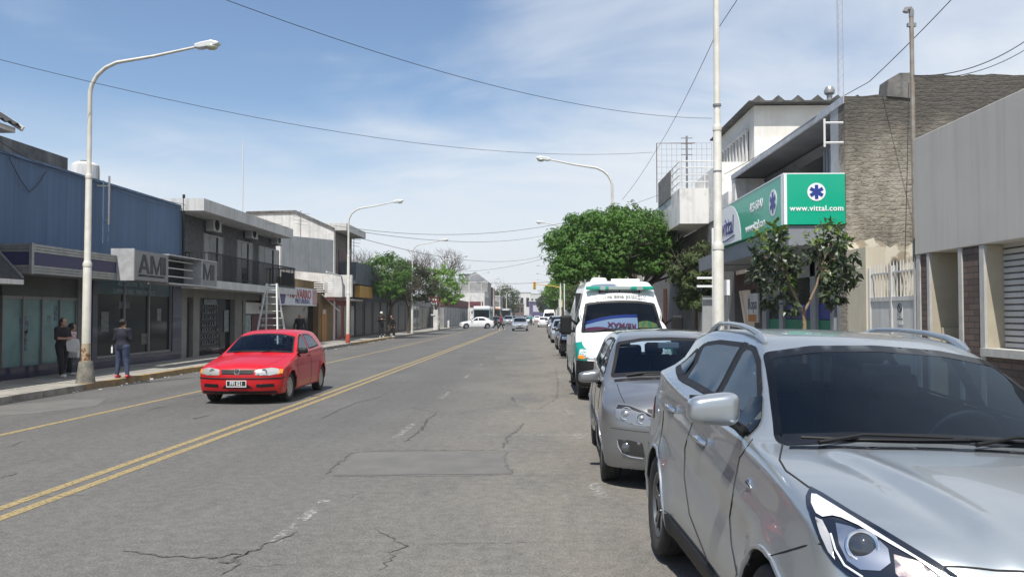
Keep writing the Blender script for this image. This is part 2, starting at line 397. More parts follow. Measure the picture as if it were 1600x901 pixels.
# ------------------------------------------------------------------ cars
class Car:
    """front axle at y=0, nose towards -y, built in local coordinates under an Empty at the ground"""
    def __init__(s, p, name, label, cat, group=None):
        s.p = p; s.root = thing(name, label, cat, (0, 0, 0), group)
        T = spl(p['top']); Fz = spl(p['front']); Rz = spl(p['rear']); Wy = spl(p['width']); lo = spl(p['lower']); up = spl(p['upper']); belt = spl(p['belt'])
        cw, cr, ym = p.get('cw', .10), p.get('cr', .06), p.get('ymid', 1.2); k = p.get('k', .05)
        crown = spl(p['crown']); wm = max(q[1] for q in p['width'])
        wb, ra = p['wb'], p['arch_r']; zb = spl(p['bottom']); zw = p['wheel_r']; xin = wm - p.get('arch_d', .26); fl = p.get('flare', .02)
        extra = p.get('extra'); topx = p.get('topx')
        def f(x, y, z):
            ax = np.abs(x)
            t = np.clip((y - ym) / .5 + .5, 0, 1); yy = y - cw * ax**2 * (1 - t) + cr * ax**2 * t
            h = .02; Ty = T(yy); sl = (T(yy + h) - T(yy - h)) / (2*h)
            Tx = Ty - crown(y) * (ax / wm)**2
            if topx: Tx = Tx + topx(ax, y)
            a = (z - Tx) / np.sqrt(1 + sl**2)
            w = Wy(y) - lo(z)
            for yc in (0, wb):
                d = np.sqrt((y - yc)**2 + (z - zw)**2); w = w + fl * np.exp(-((d - ra) / .09)**2 * (d > ra)) * (z < belt(y))
            if extra: w = w + extra(y, z)
            w = w - up(np.maximum(0, z - belt(y))) - p.get('uptaper', 0) * np.clip((z - belt(y)) / .12, 0, 1) * np.clip((y - 1.4) / 1.6, 0, 1)
            b = (ax - w) * .93
            c = Fz(z) + p['fc'] * (ax / wm)**p.get('fp', 2.6) - y
            e = y - (Rz(z) - p['rc'] * (ax / wm)**p.get('rp', 2.6))
            r = smax(a, b, k); r = smax(r, c * .95, p.get('kf', .07)); r = smax(r, e * .95, p.get('kr', .06)); r = smax(r, zb(y) - z, .03)
            for yc in (0, wb):
                d = np.sqrt((y - yc)**2 + (z - zw)**2); r = np.maximum(r, np.minimum(ra - d, ax - xin))
            return r
        res = p.get('res', .025); y0, y1 = p['front'][0][1], p['rear'][0][1]
        ymin = min(q[1] for q in p['front']) - .04; ymax = max(q[1] for q in p['rear']) + .04; zt = max(q[1] for q in p['top']) + .04
        s.P, s.F = nets(f, (-wm - .07 - res*.37, ymin, .05), (wm + .07, ymax, zt), res)
        s.bvh = BVHTree.FromPolygons([tuple(v) for v in s.P], [tuple(int(i) for i in q) for q in s.F])
        s.keep = np.ones(len(s.F), bool); s.f = f; s.ra, s.wb, s.zw, s.xin, s.zb = ra, wb, zw, xin, zb
    def proj(s, mode, a, b, off):
        """mode L/R: (y,z) seen from -x/+x; F/B: (x,z) from the front/back; T: (x,y) from above"""
        if isinstance(mode, tuple):      # ('D', side): oblique projection along s.D
            sx = mode[1]; C0, d, u, w = s.D; p = C0 + u*a + w*b - d*4; p = Vector((p.x*sx, p.y, p.z)); dd = Vector((d.x*sx, d.y, d.z))
            h = s.bvh.ray_cast(p, dd)
            if h[0] is None: h = s.bvh.find_nearest(p + dd*4)
            n = h[1]
            if n.dot(dd) > 0: n = -n
            return h[0] + n*off, n
        o, d = {'L': ((-3, a, b), (1, 0, 0)), 'R': ((3, a, b), (-1, 0, 0)), 'F': ((a, -6, b), (0, 1, 0)), 'B': ((a, 12, b), (0, -1, 0)), 'T': ((a, b, 5), (0, 0, -1))}[mode]
        h = s.bvh.ray_cast(Vector(o), Vector(d))
        if h[0] is None: h = s.bvh.find_nearest(Vector((0, 0, .7)) if mode in 'FB' else Vector((0 if mode not in 'LR' else o[0]*.3, a if mode in 'LR' else b, b if mode in 'LR' else .8)))
        n = h[1]
        if n.dot(Vector(d)) > 0: n = -n
        return h[0] + n * off, n
    def local(s, loc, rot, roll=0):
        s.M = (Matrix.Translation(loc) @ Matrix.Rotation(rot, 4, 'Z') @ Matrix.Rotation(roll, 4, 'Y')).inverted()
    def hit(s, u, v):
        o = s.M @ Vector((0, 0, 1.72)); d = (s.M.to_3x3() @ _ray(u, v)).normalized(); h = s.bvh.ray_cast(o, d)
        if h[0] is None: h = s.bvh.find_nearest(o + d*((Vector((0, -.4, .8)) - o).length))
        return h[0]
    def setD(s, u, v):
        C0 = s.hit(u, v); d = (C0 - s.M @ Vector((0, 0, 1.72))).normalized(); a = d.cross(Vector((0, 0, 1))).normalized(); s.D = (C0, d, a, a.cross(d))
    def ab(s, px): C0, d, a, w = s.D; return [((s.hit(*q) - C0).dot(a), (s.hit(*q) - C0).dot(w)) for q in px]
    def pxline(s, px, m, name, r=.0035, step=.04):
        for sx in (-1, 1):
            P = resamp(s.ab(px), step, closed=False); b = B(); b.tube([s.proj(('D', -sx), *q, 0)[0] for q in P], r, n=6); fin(b, name, m, s.root, recalc=False)
    def panel(s, poly, mode, m, name, off=.004, step=.05, inner=None, parent=None, smooth=True, thick=0):
        pts = resamp(poly, step); n0 = len(pts); cons = [(i, (i+1) % n0) for i in range(n0)]
        hole = None
        if inner is not None:
            hole = resamp(inner, step); n1 = len(hole); cons += [(n0 + i, n0 + (i+1) % n1) for i in range(n1)]
        a = np.array(pts); lo, hi = a.min(0), a.max(0); g = []
        for x in np.arange(lo[0] + step/2, hi[0], step):
            for y in np.arange(lo[1] + step/2, hi[1], step): g.append((x, y))
        if g:
            g = np.array(g); ok = inpoly(g[:, 0], g[:, 1], inset(poly, step*.35))
            if hole: ok &= ~inpoly(g[:, 0], g[:, 1], inset(hole, -step*.35))
            g = [tuple(q) for q in g[ok]]
        else: g = []
        allp = [Vector(q) for q in pts + (hole or []) + list(g)]
        vs, es, fs, _, _, _ = delaunay_2d_cdt(allp, cons, [], 0, 1e-6)
        out = []
        for t in fs:
            c = sum((vs[i] for i in t), Vector((0, 0))) / len(t)
            if inpoly(np.array([c.x]), np.array([c.y]), pts)[0] and not (hole and inpoly(np.array([c.x]), np.array([c.y]), hole)[0]): out.append(list(t))
        P = [s.proj(mode, v.x, v.y, off)[0] for v in vs]
        me = bpy.data.meshes.new(name); me.from_pydata([tuple(v) for v in P], [], out); me.update()
        bm = bmesh.new(); bm.from_mesh(me); bmesh.ops.recalc_face_normals(bm, faces=bm.faces)
        ax = Vector((-s.D[1].x*mode[1], -s.D[1].y, -s.D[1].z)) if isinstance(mode, tuple) else {'L': Vector((-1, 0, 0)), 'R': Vector((1, 0, 0)), 'F': Vector((0, -1, 0)), 'B': Vector((0, 1, 0)), 'T': Vector((0, 0, 1))}[mode]
        if sum(f_.normal.dot(ax) for f_ in bm.faces) < 0: bmesh.ops.reverse_faces(bm, faces=bm.faces)
        if thick: bmesh.ops.solidify(bm, geom=bm.faces[:], thickness=thick)
        bm.to_mesh(me); bm.free()
        me.polygons.foreach_set('use_smooth', [smooth] * len(me.polygons)); me.update()
        return link(me, name, m, parent or s.root)
    def cut(s, poly, mode, d=.001):
        q = inset(poly, d); P = s.P; a, b = {'L': (1, 2), 'R': (1, 2), 'F': (0, 2), 'B': (0, 2), 'T': (0, 1)}[mode]
        iv = inpoly(P[:, a], P[:, b], q); c = P[s.F].mean(1)
        side = {'L': c[:, 0] < -.3, 'R': c[:, 0] > .3, 'F': c[:, 1] < s.p.get('ymid', 1.2), 'B': c[:, 1] > s.p.get('ymid', 1.2), 'T': c[:, 2] > 1}[mode]
        s.keep &= ~(iv[s.F].all(1) & side)
    def window(s, poly, mode, gm, sm, name='window', seal=.045, off=.004):
        s.cut(poly, mode); w = s.panel(inset(poly, seal*.85), mode, gm, name, off=off-.001, step=.08)
        s.panel(poly, mode, sm, 'window_seal', off=off, inner=inset(poly, seal), parent=w, step=.05); return w
    def line(s, pts, mode, m, name, r=.0035, off=.0, parent=None, step=.05):
        ps = resamp(pts, step, closed=False); b = B(); b.tube([s.proj(mode, q[0], q[1], off)[0] for q in ps], r, n=6)
        return fin(b, name, m, parent or s.root, recalc=False)
    def body(s, m, under):
        P, F = s.P, s.F; c = P[F].mean(1); v = P[F]; n = np.cross(v[:, 2] - v[:, 0], v[:, 3] - v[:, 1]); n /= np.maximum(1e-9, np.linalg.norm(n, axis=1, keepdims=True))
        un = (n[:, 2] < -.8) & (c[:, 2] < .45)
        for yc in (0, s.wb):
            d = np.hypot(c[:, 1] - yc, c[:, 2] - s.zw); un |= (d < s.ra + .004) & (np.abs(c[:, 0]) > s.xin - .04)
        k = s.keep
        bo = link(mesh_np(P, F[k & ~un], 'body'), 'body', m, s.root); link(mesh_np(P, F[k & un], 'underbody'), 'underbody', under, s.root)
        return bo
    def wheels(s, kind, tyre, rimm, dark, xo, wid=.2, rim_r=.2, steer=0):
        ty, hub, rm = wheel_proto(s.zw, wid, rim_r, kind); first = None
        for sx in (-1, 1):
            for yc in (0, s.wb):
                if first is None:
                    h = fin(hub, 'wheel', dark, s.root, recalc=False); t = fin(ty, 'tyre', tyre, h, recalc=False); r_ = fin(rm, 'rim', rimm, h); first = h
                else:
                    h = first.copy(); COL.objects.link(h); h.parent = s.root
                    for ch in first.children: q = ch.copy(); COL.objects.link(q); q.parent = h
                h.location = (sx * (xo - wid/2), yc, s.zw); h.rotation_euler = (rnd.random()*.0, 0, (0 if sx < 0 else math.pi) + (steer if yc == 0 else 0))
    def arch_lip(s, m, name='wheel_arch', r=.012, off=.0, a0=-12, a1=192):
        for mode in 'LR':
            for yc in (0, s.wb):
                pts = []
                for k in range(33):
                    a = R(a0 + (a1 - a0) * k / 32); rr = s.ra + .008
                    y, z = yc + rr*math.cos(a), s.zw + rr*math.sin(a)
                    if z > float(s.zb(y)) - .01: pts.append(s.proj(mode, y, z, off)[0])
                b = B(); b.tube(pts, r, n=8); fin(b, name, m, s.root, recalc=False)
    def interior(s, dark, seatm, cabin, steer_x=.36, rear=True, h=1.0):
        """cabin: (y_dash, y_rear, z_floor, z_belt, halfwidth)"""
        y0, y1, zf, zb_, hw = cabin
        b = B(); b.box(-hw, hw, y0 - .25, y1, zf - .05, zf); b.box(-hw, hw, y0 - .35, y0 + .25, zf + .3, zb_ - .06); b.box(-hw, -hw + .06, y0 - .2, y1, zf, zb_ - .05); b.box(hw - .06, hw, y0 - .2, y1, zf, zb_ - .05)
        b.box(-hw, hw, y1 - .06, y1, zf, zb_ - .08)
        fin(b, 'cabin_trim', dark, s.root, bevel=.04)
        rows = [(y0 + .85, (-.36, .36))] + ([(y0 + 1.65, (-.42, 0, .42))] if rear else [])
        for yy, xs in rows:
            for x in xs:
                q = B(); q.obox((x, yy - .1, zf + .24*h), .24, .26, .09); q.obox((x, yy + .2, zf + .54*h), .22, .07, .30*h, (R(-14), 0, 0)); q.obox((x, yy + .30, zf + .91*h), .12, .05, .08, (R(-10), 0, 0))
                fin(q, 'seat', seatm, s.root, bevel=.04)
        b = B(); c = Vector((steer_x, y0 + .38, zb_ + .0)); ring = []
        for k in range(25):
            a = 2*math.pi*k/24; ring.append(c + Vector((.185*math.cos(a), -.07*math.sin(a)*1.0, .17*math.sin(a))))
        b.tube(ring, .014, n=6, cap=False); b.obox(c + Vector((0, -.02, -.01)), .06, .02, .05); b.obox(c, .17, .012, .018)
        fin(b, 'steering_wheel', dark, s.root)
    def mirror(s, y, z, x, m, dark, sc=(1, 1, 1)):
        for sx in (-1, 1):
            def f(X, Y, Z):
                X, Y, Z = X / sc[0], Y / sc[1], Z / sc[2]
                e = (np.abs(X / .120)**4.2 + np.abs(Y / .080)**3.0 + np.abs((Z + .10*sx*X - .05*sx*X*(Z > 0)) / (.074 - .12*sx*X))**3.8)**(1/3.6) - 1
                return np.maximum(e * .08, Y - .05)
            P, F = nets(f, (-.16*sc[0], -.11*sc[1], -.11*sc[2]), (.16*sc[0], .09*sc[1], .11*sc[2]), .012, 3); P = P + np.array([sx * x, y, z])
            h = link(mesh_np(P, F, 'mirror'), 'mirror', m, s.root)
            b = B(); xi = s.proj('L' if sx < 0 else 'R', y + .12, z - .13, 0)[0].x
            b.tube([(sx*(x - .07), y, z - .045), (sx*(x - .12), y + .03, z - .075), (xi, y + .12, z - .11)], [.024, .022, .028], n=8)
            b.box(sx*x - .10*sc[0], sx*x + .10*sc[0], y + .046*sc[1], y + .056*sc[1], z - .06*sc[2], z + .06*sc[2]); fin(b, 'mirror_arm', dark, h)
# ------------------------------------------------------------------ measuring helper: where a photo point lies on a plane
_Rm = cam.rotation_euler.to_matrix()
def _ray(u, v): return _Rm @ Vector(((u - 800) / 1300, (450.5 - v) / 1300, -1))
def onX(u, v, X): d = _ray(u, v); t = X / d.x; return d.y * t, 1.72 + d.z * t          # -> y, z
def onY(u, v, Y): d = _ray(u, v); t = Y / d.y; return d.x * t, 1.72 + d.z * t          # -> x, z
def yx(u, X): return onX(u, 491, X)[0]
def zx(u, v, X): return onX(u, v, X)[1]
KL, KR, FL, FR = -10.2, 2.82, -12.7, 6.0
SW = .14
# ------------------------------------------------------------------ ground, road, pavements
asph = bpy.data.materials.new('asphalt'); asph.use_nodes = True
def _asph(m, base=(.104, .102, .098), warm=(.182, .166, .138)):
    t = m.node_tree; p = t.nodes['Principled BSDF']; p.inputs['Roughness'].default_value = .82; p.inputs['Specular IOR Level'].default_value = .35
    c = N(t, 'ShaderNodeTexCoord'); s = N(t, 'ShaderNodeSeparateXYZ'); t.links.new(c.outputs['Object'], s.inputs[0])
    def nz(sc, det=6, st=(1, 1, 1), ro=.6):
        mp = N(t, 'ShaderNodeMapping'); mp.inputs['Scale'].default_value = st; t.links.new(c.outputs['Object'], mp.inputs[0])
        n = N(t, 'ShaderNodeTexNoise'); n.inputs['Scale'].default_value = sc; n.inputs['Detail'].default_value = det; n.inputs['Roughness'].default_value = ro
        t.links.new(mp.outputs[0], n.inputs['Vector']); return n.outputs['Fac']
    def mixc(f, a, b, mode='MIX'):
        x = N(t, 'ShaderNodeMixRGB', blend_type=mode)
        for i, v in enumerate((f, a, b)):
            if hasattr(v, 'links') or hasattr(v, 'is_output'): t.links.new(v, x.inputs[i])
            elif isinstance(v, (int, float)): x.inputs[i].default_value = v
            else: x.inputs[i].default_value = (*v, 1)
        return x.outputs[0]
    col = mixc(RAMP(t, nz(.35, 5), [(.3, 0.), (.7, 1.)]), tuple(a*.88 for a in base), tuple(a*1.12 for a in base))
    col = mixc(MA(t, 'MULTIPLY', RAMP(t, nz(1.0, 5, (1, .09, 1)), [(.40, 0.), (.66, 1.)]), .60), col, tuple(a*.80 for a in base))     # lengthwise wear
    # pale dusty strip by the right kerb
    ke = MA(t, 'MULTIPLY', RAMP(t, MA(t, 'DIVIDE', MA(t, 'ADD', s.outputs[0], 3.8), 6.8), [(.12, 0.), (.70, 1.)]), RAMP(t, nz(1.1, 6, (1, .45, 1)), [(.28, 0.25), (.6, 1.)]))
    col = mixc(MA(t, 'MULTIPLY', ke, .85), col, warm)
    yn = MA(t, 'SUBTRACT', 1.0, RAMP(t, MA(t, 'DIVIDE', s.outputs[1], 22.0), [(.15, 0.), (.8, 1.)])); col = mixc(MA(t, 'MULTIPLY', yn, .45), col, (.148, .143, .132))      # dustier, more worn stretch near the junction
    oil = RAMP(t, nz(.9, 4, (1.6, .5, 1)), [(.62, 0.), (.74, 1.)]); col = mixc(MA(t, 'MULTIPLY', oil, .38), col, (.075, .073, .07))
    gr = nz(55, 4, ro=.8); col = mixc(1.0, col, mixc(RAMP(t, gr, [(.34, 0.), (.66, 1.)]), (.64, .64, .64), (1.34, 1.34, 1.33)), 'MULTIPLY')
    fn = nz(9, 7, ro=.75); col = mixc(1.0, col, mixc(RAMP(t, fn, [(.3, 0.), (.7, 1.)]), (.80, .80, .80), (1.18, 1.18, 1.17)), 'MULTIPLY')
    sp = RAMP(t, nz(6.5, 3, (1, .8, 1)), [(.70, 0.), (.74, 1.)]); col = mixc(MA(t, 'MULTIPLY', sp, .55), col, (.055, .054, .052))   # small tar spots
    t.links.new(col, p.inputs['Base Color'])
    b = N(t, 'ShaderNodeBump'); b.inputs['Strength'].default_value = .55; b.inputs['Distance'].default_value = .006; t.links.new(nz(120, 3), b.inputs['Height']); t.links.new(b.outputs[0], p.inputs['Normal'])
_asph(asph)
CONC = mat('pavement_concrete', (.30, .285, .25), .9, var=.7, vs=1.3, var2=(.19, .18, .16), bump=.6, bs=50, streak=0)
KERB = mat('kerb_concrete', (.30, .285, .25), .9, var=.8, vs=3.5, var2=(.14, .125, .105), bump=.8, bs=30)
KERBY = mat('kerb_worn_yellow', (.36, .235, .085), .85, var=.9, vs=3.2, var2=(.20, .15, .10), bump=.8, bs=30)
soil = mat('ground_dust', (.20, .185, .16), .95, var=.6, vs=.2)
b = B(); b.quad((-900, -60, -.02), (900, -60, -.02), (900, 2400, -.02), (-900, 2400, -.02)); struct(b, 'ground', soil)
b = B()
for y0, y1 in [(-12, 40), (40, 102), (102, 118), (118, 620)]: b.quad((KL, y0, 0), (KR, y0, 0), (KR, y1, 0), (KL, y1, 0))
b.quad((-90, 136, -.001), (KL, 136, -.001), (KL, 150, -.001), (-90, 150, -.001)); b.quad((KR, 103, -.001), (90, 103, -.001), (90, 117, -.001), (KR, 117, -.001))
struct(b, 'road', asph)
for nm, xa, xb, ya, yb in [('pavement', -40, KL - .18, -12, 136), ('pavement', -40, -8.7, 150, 620), ('pavement', KR + .18, 40, -12, 102), ('pavement', KR + .18, 40, 118, 620)]:
    b = B(); b.box(xa, xb, ya, yb, -.01, SW); struct(b, nm, CONC)
def kerb(x0, x1, ya, yb, m, nm='kerb'):
    b = B(); y = ya
    while y < yb:
        e = min(yb, y + 1.0 if y < 60 else y + 30); j = rnd.uniform(-.012, .012); b.box(x0 + j, x1 + j*.3, y + .006, e - .006, -.01, SW + .004 + rnd.uniform(-.008, .006)); y = e
    struct(b, nm, m)
kerb(KL - .18, KL, -12, 18.6, KERB); kerb(KL - .18, KL, 18.6, 34, KERBY); kerb(KL - .18, KL, 34, 46, KERB); kerb(KL - .18, KL, 46, 60, KERBY); kerb(KL - .18, KL, 60, 136, KERB); kerb(-8.7, -8.5, 150, 400, KERB)
kerb(KR, KR + .18, -12, 102, KERB); kerb(KR, KR + .18, 118, 400, KERB)
# slab joints cut in the pavements
b = B(); JN = mat('joint_dirt', (.10, .095, .085), .95)
for y in np.arange(8, 100, 1.55): b.box(FL, KL - .2, y, y + .018, SW, SW + .003)
for x in (-11.0, -11.85): b.box(x, x + .016, 8, 100, SW + .0005, SW + .0033)
for y in np.arange(6, 60, 1.3): b.box(KR + .2, FR, y, y + .018, SW, SW + .003)
for x in (3.9, 4.9): b.box(x, x + .016, 6, 100, SW + .0005, SW + .0033)
struct(b, 'pavement_joints', JN)
# ------------------------------------------------------------------ road markings (worn paint = noise holes)
def worn(name, col, lo, hi, sc=9, under=(.15, .147, .138)):
    m = bpy.data.materials.new(name); m.use_nodes = True; t = m.node_tree; p = t.nodes['Principled BSDF']; p.inputs['Roughness'].default_value = .7
    c = N(t, 'ShaderNodeTexCoord'); n = N(t, 'ShaderNodeTexNoise'); n.inputs['Scale'].default_value = sc; n.inputs['Detail'].default_value = 9; n.inputs['Roughness'].default_value = .75; t.links.new(c.outputs['Object'], n.inputs['Vector'])
    p.inputs['Base Color'].default_value = (*col, 1); t.links.new(RAMP(t, n.outputs['Fac'], [(lo, 0.), (hi, 1.)]), p.inputs['Alpha']); return m
YEL = worn('yellow_line_paint', (.30, .232, .11), .28, .56, 22); WLN = worn('white_line_paint', (.42, .41, .385), .46, .66, 16); WLN2 = worn('faint_white_paint', (.36, .355, .33), .46, .66, 7)
def strip(b, pts, w, z=.004):
    for (x0, y0), (x1, y1) in zip(pts, pts[1:]):
        b.quad((x0 - w/2, y0, z), (x0 + w/2, y0, z), (x1 + w/2, y1, z), (x1 - w/2, y1, z))
b = B(); cl = [(-4.72, -4), (-4.64, 7), (-4.46, 17), (-4.30, 32), (-4.05, 60), (-3.9, 98)]
strip(b, [(x - .12, y) for x, y in cl], .115); strip(b, [(x + .12, y) for x, y in cl], .115)
strip(b, [(-7.85, -4), (-7.63, 12), (-7.52, 20), (-7.25, 40), (-7.1, 98)], .12); struct(b, 'yellow_lines', YEL)
b = B()
for k in range(12):
    y = 6.2 + k * 5.4; strip(b, [(-1.98 + .012*k, y), (-1.95 + .012*k, y + 1.5)], .10)
struct(b, 'lane_dashes', WLN2)
b = B()
for y0, y1 in ((3.3, 5.2), (7.9, 8.6), (11.6, 12.1), (14.4, 15.1), (22.5, 23.2)): strip(b, [(.62, y0), (.58, y1)], .13)
for y in (11.9, 14.8): b.quad((-.9, y, .0045), (.75, y, .0045), (.75, y + .09, .0045), (-.9, y + .09, .0045))
struct(b, 'parking_marks', WLN)
b = B()
for k in range(9): b.quad((-9.6 + k*1.35, 98.6, .004), (-9.0 + k*1.35, 98.6, .004), (-9.0 + k*1.35, 101.4, .004), (-9.6 + k*1.35, 101.4, .004))
struct(b, 'crossing_stripes', WLN)
# ------------------------------------------------------------------ cracks, tar seams, patches
TAR = mat('tar_seam', (.052, .050, .047), .8, var=1, vs=22, var2=(.115, .11, .10), vmin=.42, vmax=.58); PAT = mat('asphalt_patch', (.112, .109, .103), .85, var=1, vs=2.2, var2=(.135, .130, .121), bump=.8, bs=110)
def g2(u, v): d = _ray(u, v); t = -1.72 / d.z; return d.x * t, d.y * t
def crack(b, uv, w=.03, z=.005, seed=0):
    r = random.Random(seed); P = [g2(*q) for q in uv]; pts = []
    for (x0, y0), (x1, y1) in zip(P, P[1:]):
        L_ = math.hypot(x1-x0, y1-y0); k = max(2, int(L_ / .055)); nx, ny = -(y1-y0)/L_, (x1-x0)/L_
        for i in range(k):
            t = i / k; j = r.gauss(0, .018); pts.append((x0 + (x1-x0)*t + nx*j, y0 + (y1-y0)*t + ny*j))
    pts.append(P[-1]); n = len(pts)
    for i in range(n - 1):
        a, c = pts[i], pts[i+1]; L_ = max(1e-4, math.hypot(c[0]-a[0], c[1]-a[1])); nx, ny = -(c[1]-a[1])/L_, (c[0]-a[0])/L_
        def ww(q): return w * (.25 + 1.1*abs(math.sin(q*1.7 + seed)) * r.uniform(.5, 1)) * min(1, (q+1)/4, (n-q)/4)
        wa, wc = ww(i), ww(i+1)
        b.quad((a[0]-nx*wa, a[1]-ny*wa, z), (c[0]-nx*wc, c[1]-ny*wc, z), (c[0]+nx*wc, c[1]+ny*wc, z), (a[0]+nx*wa, a[1]+ny*wa, z))
b = B()
for i, (uv, w) in enumerate([
    ([(190, 858), (250, 868), (330, 872), (380, 865), (430, 845), (466, 830)], .022), ([(330, 871), (352, 880), (372, 868), (388, 862)], .035), ([(368, 868), (372, 885), (345, 899)], .02), ([(385, 886), (445, 882)], .012),
    ([(585, 826), (612, 842), (640, 853), (610, 862), (590, 861)], .011), ([(612, 862), (618, 872), (590, 892)], .010), ([(520, 862), (590, 858)], .005),
    ([(508, 742), (530, 722), (548, 708), (590, 704), (690, 703), (790, 704)], .014), ([(508, 745), (620, 743), (700, 744), (800, 741)], .010), ([(790, 704), (788, 718), (802, 741)], .012), ([(800, 741), (870, 742), (925, 742)], .006), ([(790, 704), (860, 707), (930, 706)], .006),
    ([(785, 700), (795, 682), (810, 672), (818, 660)], .016), ([(632, 690), (658, 672), (668, 655), (684, 645)], .022), ([(684, 645), (650, 638), (642, 636), (690, 638)], .012), ([(684, 652), (730, 652), (760, 652)], .008),
    ([(500, 655), (530, 640), (560, 628), (600, 618)], .022), ([(500, 648), (620, 650), (700, 640)], .006), ([(770, 556), (830, 556)], .03), ([(780, 562), (840, 561)], .02), ([(800, 620), (804, 628)], .03),
    ([(700, 620), (800, 617), (890, 619)], .012), ([(0, 748), (22, 741), (30, 738)], .02), ([(5, 700), (40, 688)], .012), ([(300, 655), (330, 648)], .04), ([(230, 640), (262, 634)], .03), ([(0, 776), (165, 773)], .008),
    ([(660, 850), (780, 848), (850, 848)], .005), ([(285, 622), (320, 616)], .03), ([(640, 790), (680, 786)], .008), ([(840, 640), (870, 622), (872, 600), (868, 575)], .008), ([(560, 770), (545, 778)], .012)]):
    crack(b, uv, w*.62, seed=i)
struct(b, 'tar_cracks', TAR)
b = B(); q = [g2(*p) for p in ((520, 742), (556, 706), (788, 706), (800, 740))]; b.add([(x, y, .003) for x, y in q], [(0, 1, 2, 3)])
q = [g2(*p) for p in ((-30, 652), (-30, 637), (110, 624), (168, 622), (150, 634), (60, 645))]; b.add([(x, y, .003) for x, y in q], [tuple(range(6))])
q = [g2(*p) for p in ((772, 556), (776, 563), (838, 562), (832, 555))]; b.add([(x, y, .003) for x, y in q], [(0, 1, 2, 3)]); struct(b, 'road_patch', PAT)
# litter and crumbs along the left gutter
b = B(); LIT = mat('litter_pale', (.6, .59, .56), .8)
for k in range(90):
    y = rnd.uniform(18, 62); x = KL + abs(rnd.gauss(0, .13)) + .02; s_ = rnd.uniform(.008, .03) * (1 if rnd.random() < .85 else 2); b.obox((x, y, .006 + s_*.25), s_, s_*.8, s_*.3, (0, 0, rnd.random()*3))
tag(fin(b, 'litter', LIT), 'scattered pale scraps of paper and rubble in the gutter of the left kerb', 'litter', kind='stuff')
# crack running along the broken kerb foot
b = B(); y = 12.; 
while y < 19.2: b.box(KL - .02, KL + .035 + rnd.random()*.02, y, y + .13, .003, .012); y += .12
struct(b, 'kerb_foot_crack', TAR)
# ================================================================== LEFT SIDE
BLUE = mat('blue_render', (.095, .155, .255), .8, var=.55, vs=1.1, var2=(.065, .11, .19), streak=.32, stretch=(1, 2.2, .3), bump=.3, bs=12)
CEM = mat('stained_cement', (.17, .165, .155), .9, var=.85, vs=1.2, var2=(.05, .05, .048), streak=.6, bump=1, bs=14)
ALU = mat('aluminium', (.36, .36, .345), .45, .6, var=.4, vs=4); PURP = mat('dark_purple_band', (.03, .028, .085), .5)
SGR = mat('grey_panel', (.45, .46, .46), .55, .1, var=.5, vs=2, var2=(.3, .3, .3)); BLK = mat('matt_black', (.012, .012, .013), .7)
DGL = mat('shop_glass_dark', (.004, .008, .010), .10, spec=.22, var=.6, vs=.9, var2=(.010, .018, .020)); TEAL = mat('teal_paper', (.15, .27, .27), .35, var=.8, vs=1.6, var2=(.09, .17, .175), coat=.3)
TILE = mat('blue_mosaic', (.025, .028, .075), .4, var=1, vs=22, var2=(.010, .010, .03), coat=.4); WHT = mat('white_wall', (.66, .655, .63), .85, var=.6, vs=1.4, var2=(.42, .41, .39), streak=.35)
CREAM = mat('cream_wall', (.55, .50, .39), .85, var=.4, vs=1.5, var2=(.42, .38, .30), streak=.15); FRM = mat('grey_frame', (.22, .22, .22), .5, .3)
b = B()
Yb0, Yb1 = 12.0, yx(284, FL)
t = thing('shop_building', 'long blue-walled shop with a striped aluminium awning and papered glass doors', 'building', (FL, Yb0, 0))
b.box(FL - 12, FL, Yb0, Yb1, 3.15, 5.55); fin(b, 'upper_wall', BLUE, t)
b = B(); b.box(FL - 12, FL + .03, Yb0, Yb1 + .02, 5.55, 5.62); fin(b, 'coping', mat('blue_coping', (.10, .17, .28), .7, var=.6, vs=3), t)
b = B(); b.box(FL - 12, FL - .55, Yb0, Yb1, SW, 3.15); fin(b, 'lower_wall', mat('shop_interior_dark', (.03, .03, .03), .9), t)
ya = yx(48, -11.75); yb_ = yx(194, -11.75); zt, zbm = 3.37, 2.68
w_ = B()
for i, (z0, z1) in enumerate([(zbm, zbm + .06), (zbm + .07, zbm + .125), (zbm + .135, zbm + .19), (zt - .19, zt - .135), (zt - .125, zt - .07), (zt - .06, zt)]): w_.box(-11.79, -11.75, ya, yb_ + .3, z0, z1); w_.box(FL, -11.79, ya, ya + .04, z0, z1)
w_.box(FL, -11.80, ya + .05, yb_ + .3, zbm + .01, zbm + .04); w_.box(-11.80, -11.735, ya - .02, ya + .07, zbm - .02, zt + .02)
aw = fin(w_, 'awning', ALU, t); b = B(); b.box(-11.78, -11.765, ya + .05, yb_ + .3, zbm + .19, zt - .19); b.box(FL, -11.79, ya + .01, ya + .03, zbm + .19, zt - .19); b.box(FL, -11.80, ya + .04, yb_ + .3, zt - .05, zt - .02); fin(b, 'band', PURP, aw)
yd0, yd1 = yx(2, -12.95), yx(118, -12.95)
b = B(); b.box(-13.0, -12.95, yd0, yd1, SW + .25, 2.1); gd = fin(b, 'shop_door', TEAL, t)
f_ = B(); nn = 5
for k in range(nn): y = yd0 + (yd1 - yd0) * k / (nn - 1); f_.box(-12.96, -12.90, y - .03, y + .03, SW, 2.18)
f_.box(-12.97, -12.91, yd0, yd1, 2.1, 2.18); f_.box(-12.97, -12.91, yd0, yd1, SW + .2, SW + .27); fin(f_, 'frame', FRM, gd)
b = B(); b.box(-12.99, -12.94, yd0, yd1, 2.18, 3.15); fin(b, 'transom_panel', mat('dusty_transom', (.08, .088, .085), .6, var=.6, vs=1), t)
b = B(); yp = yd0 + .9
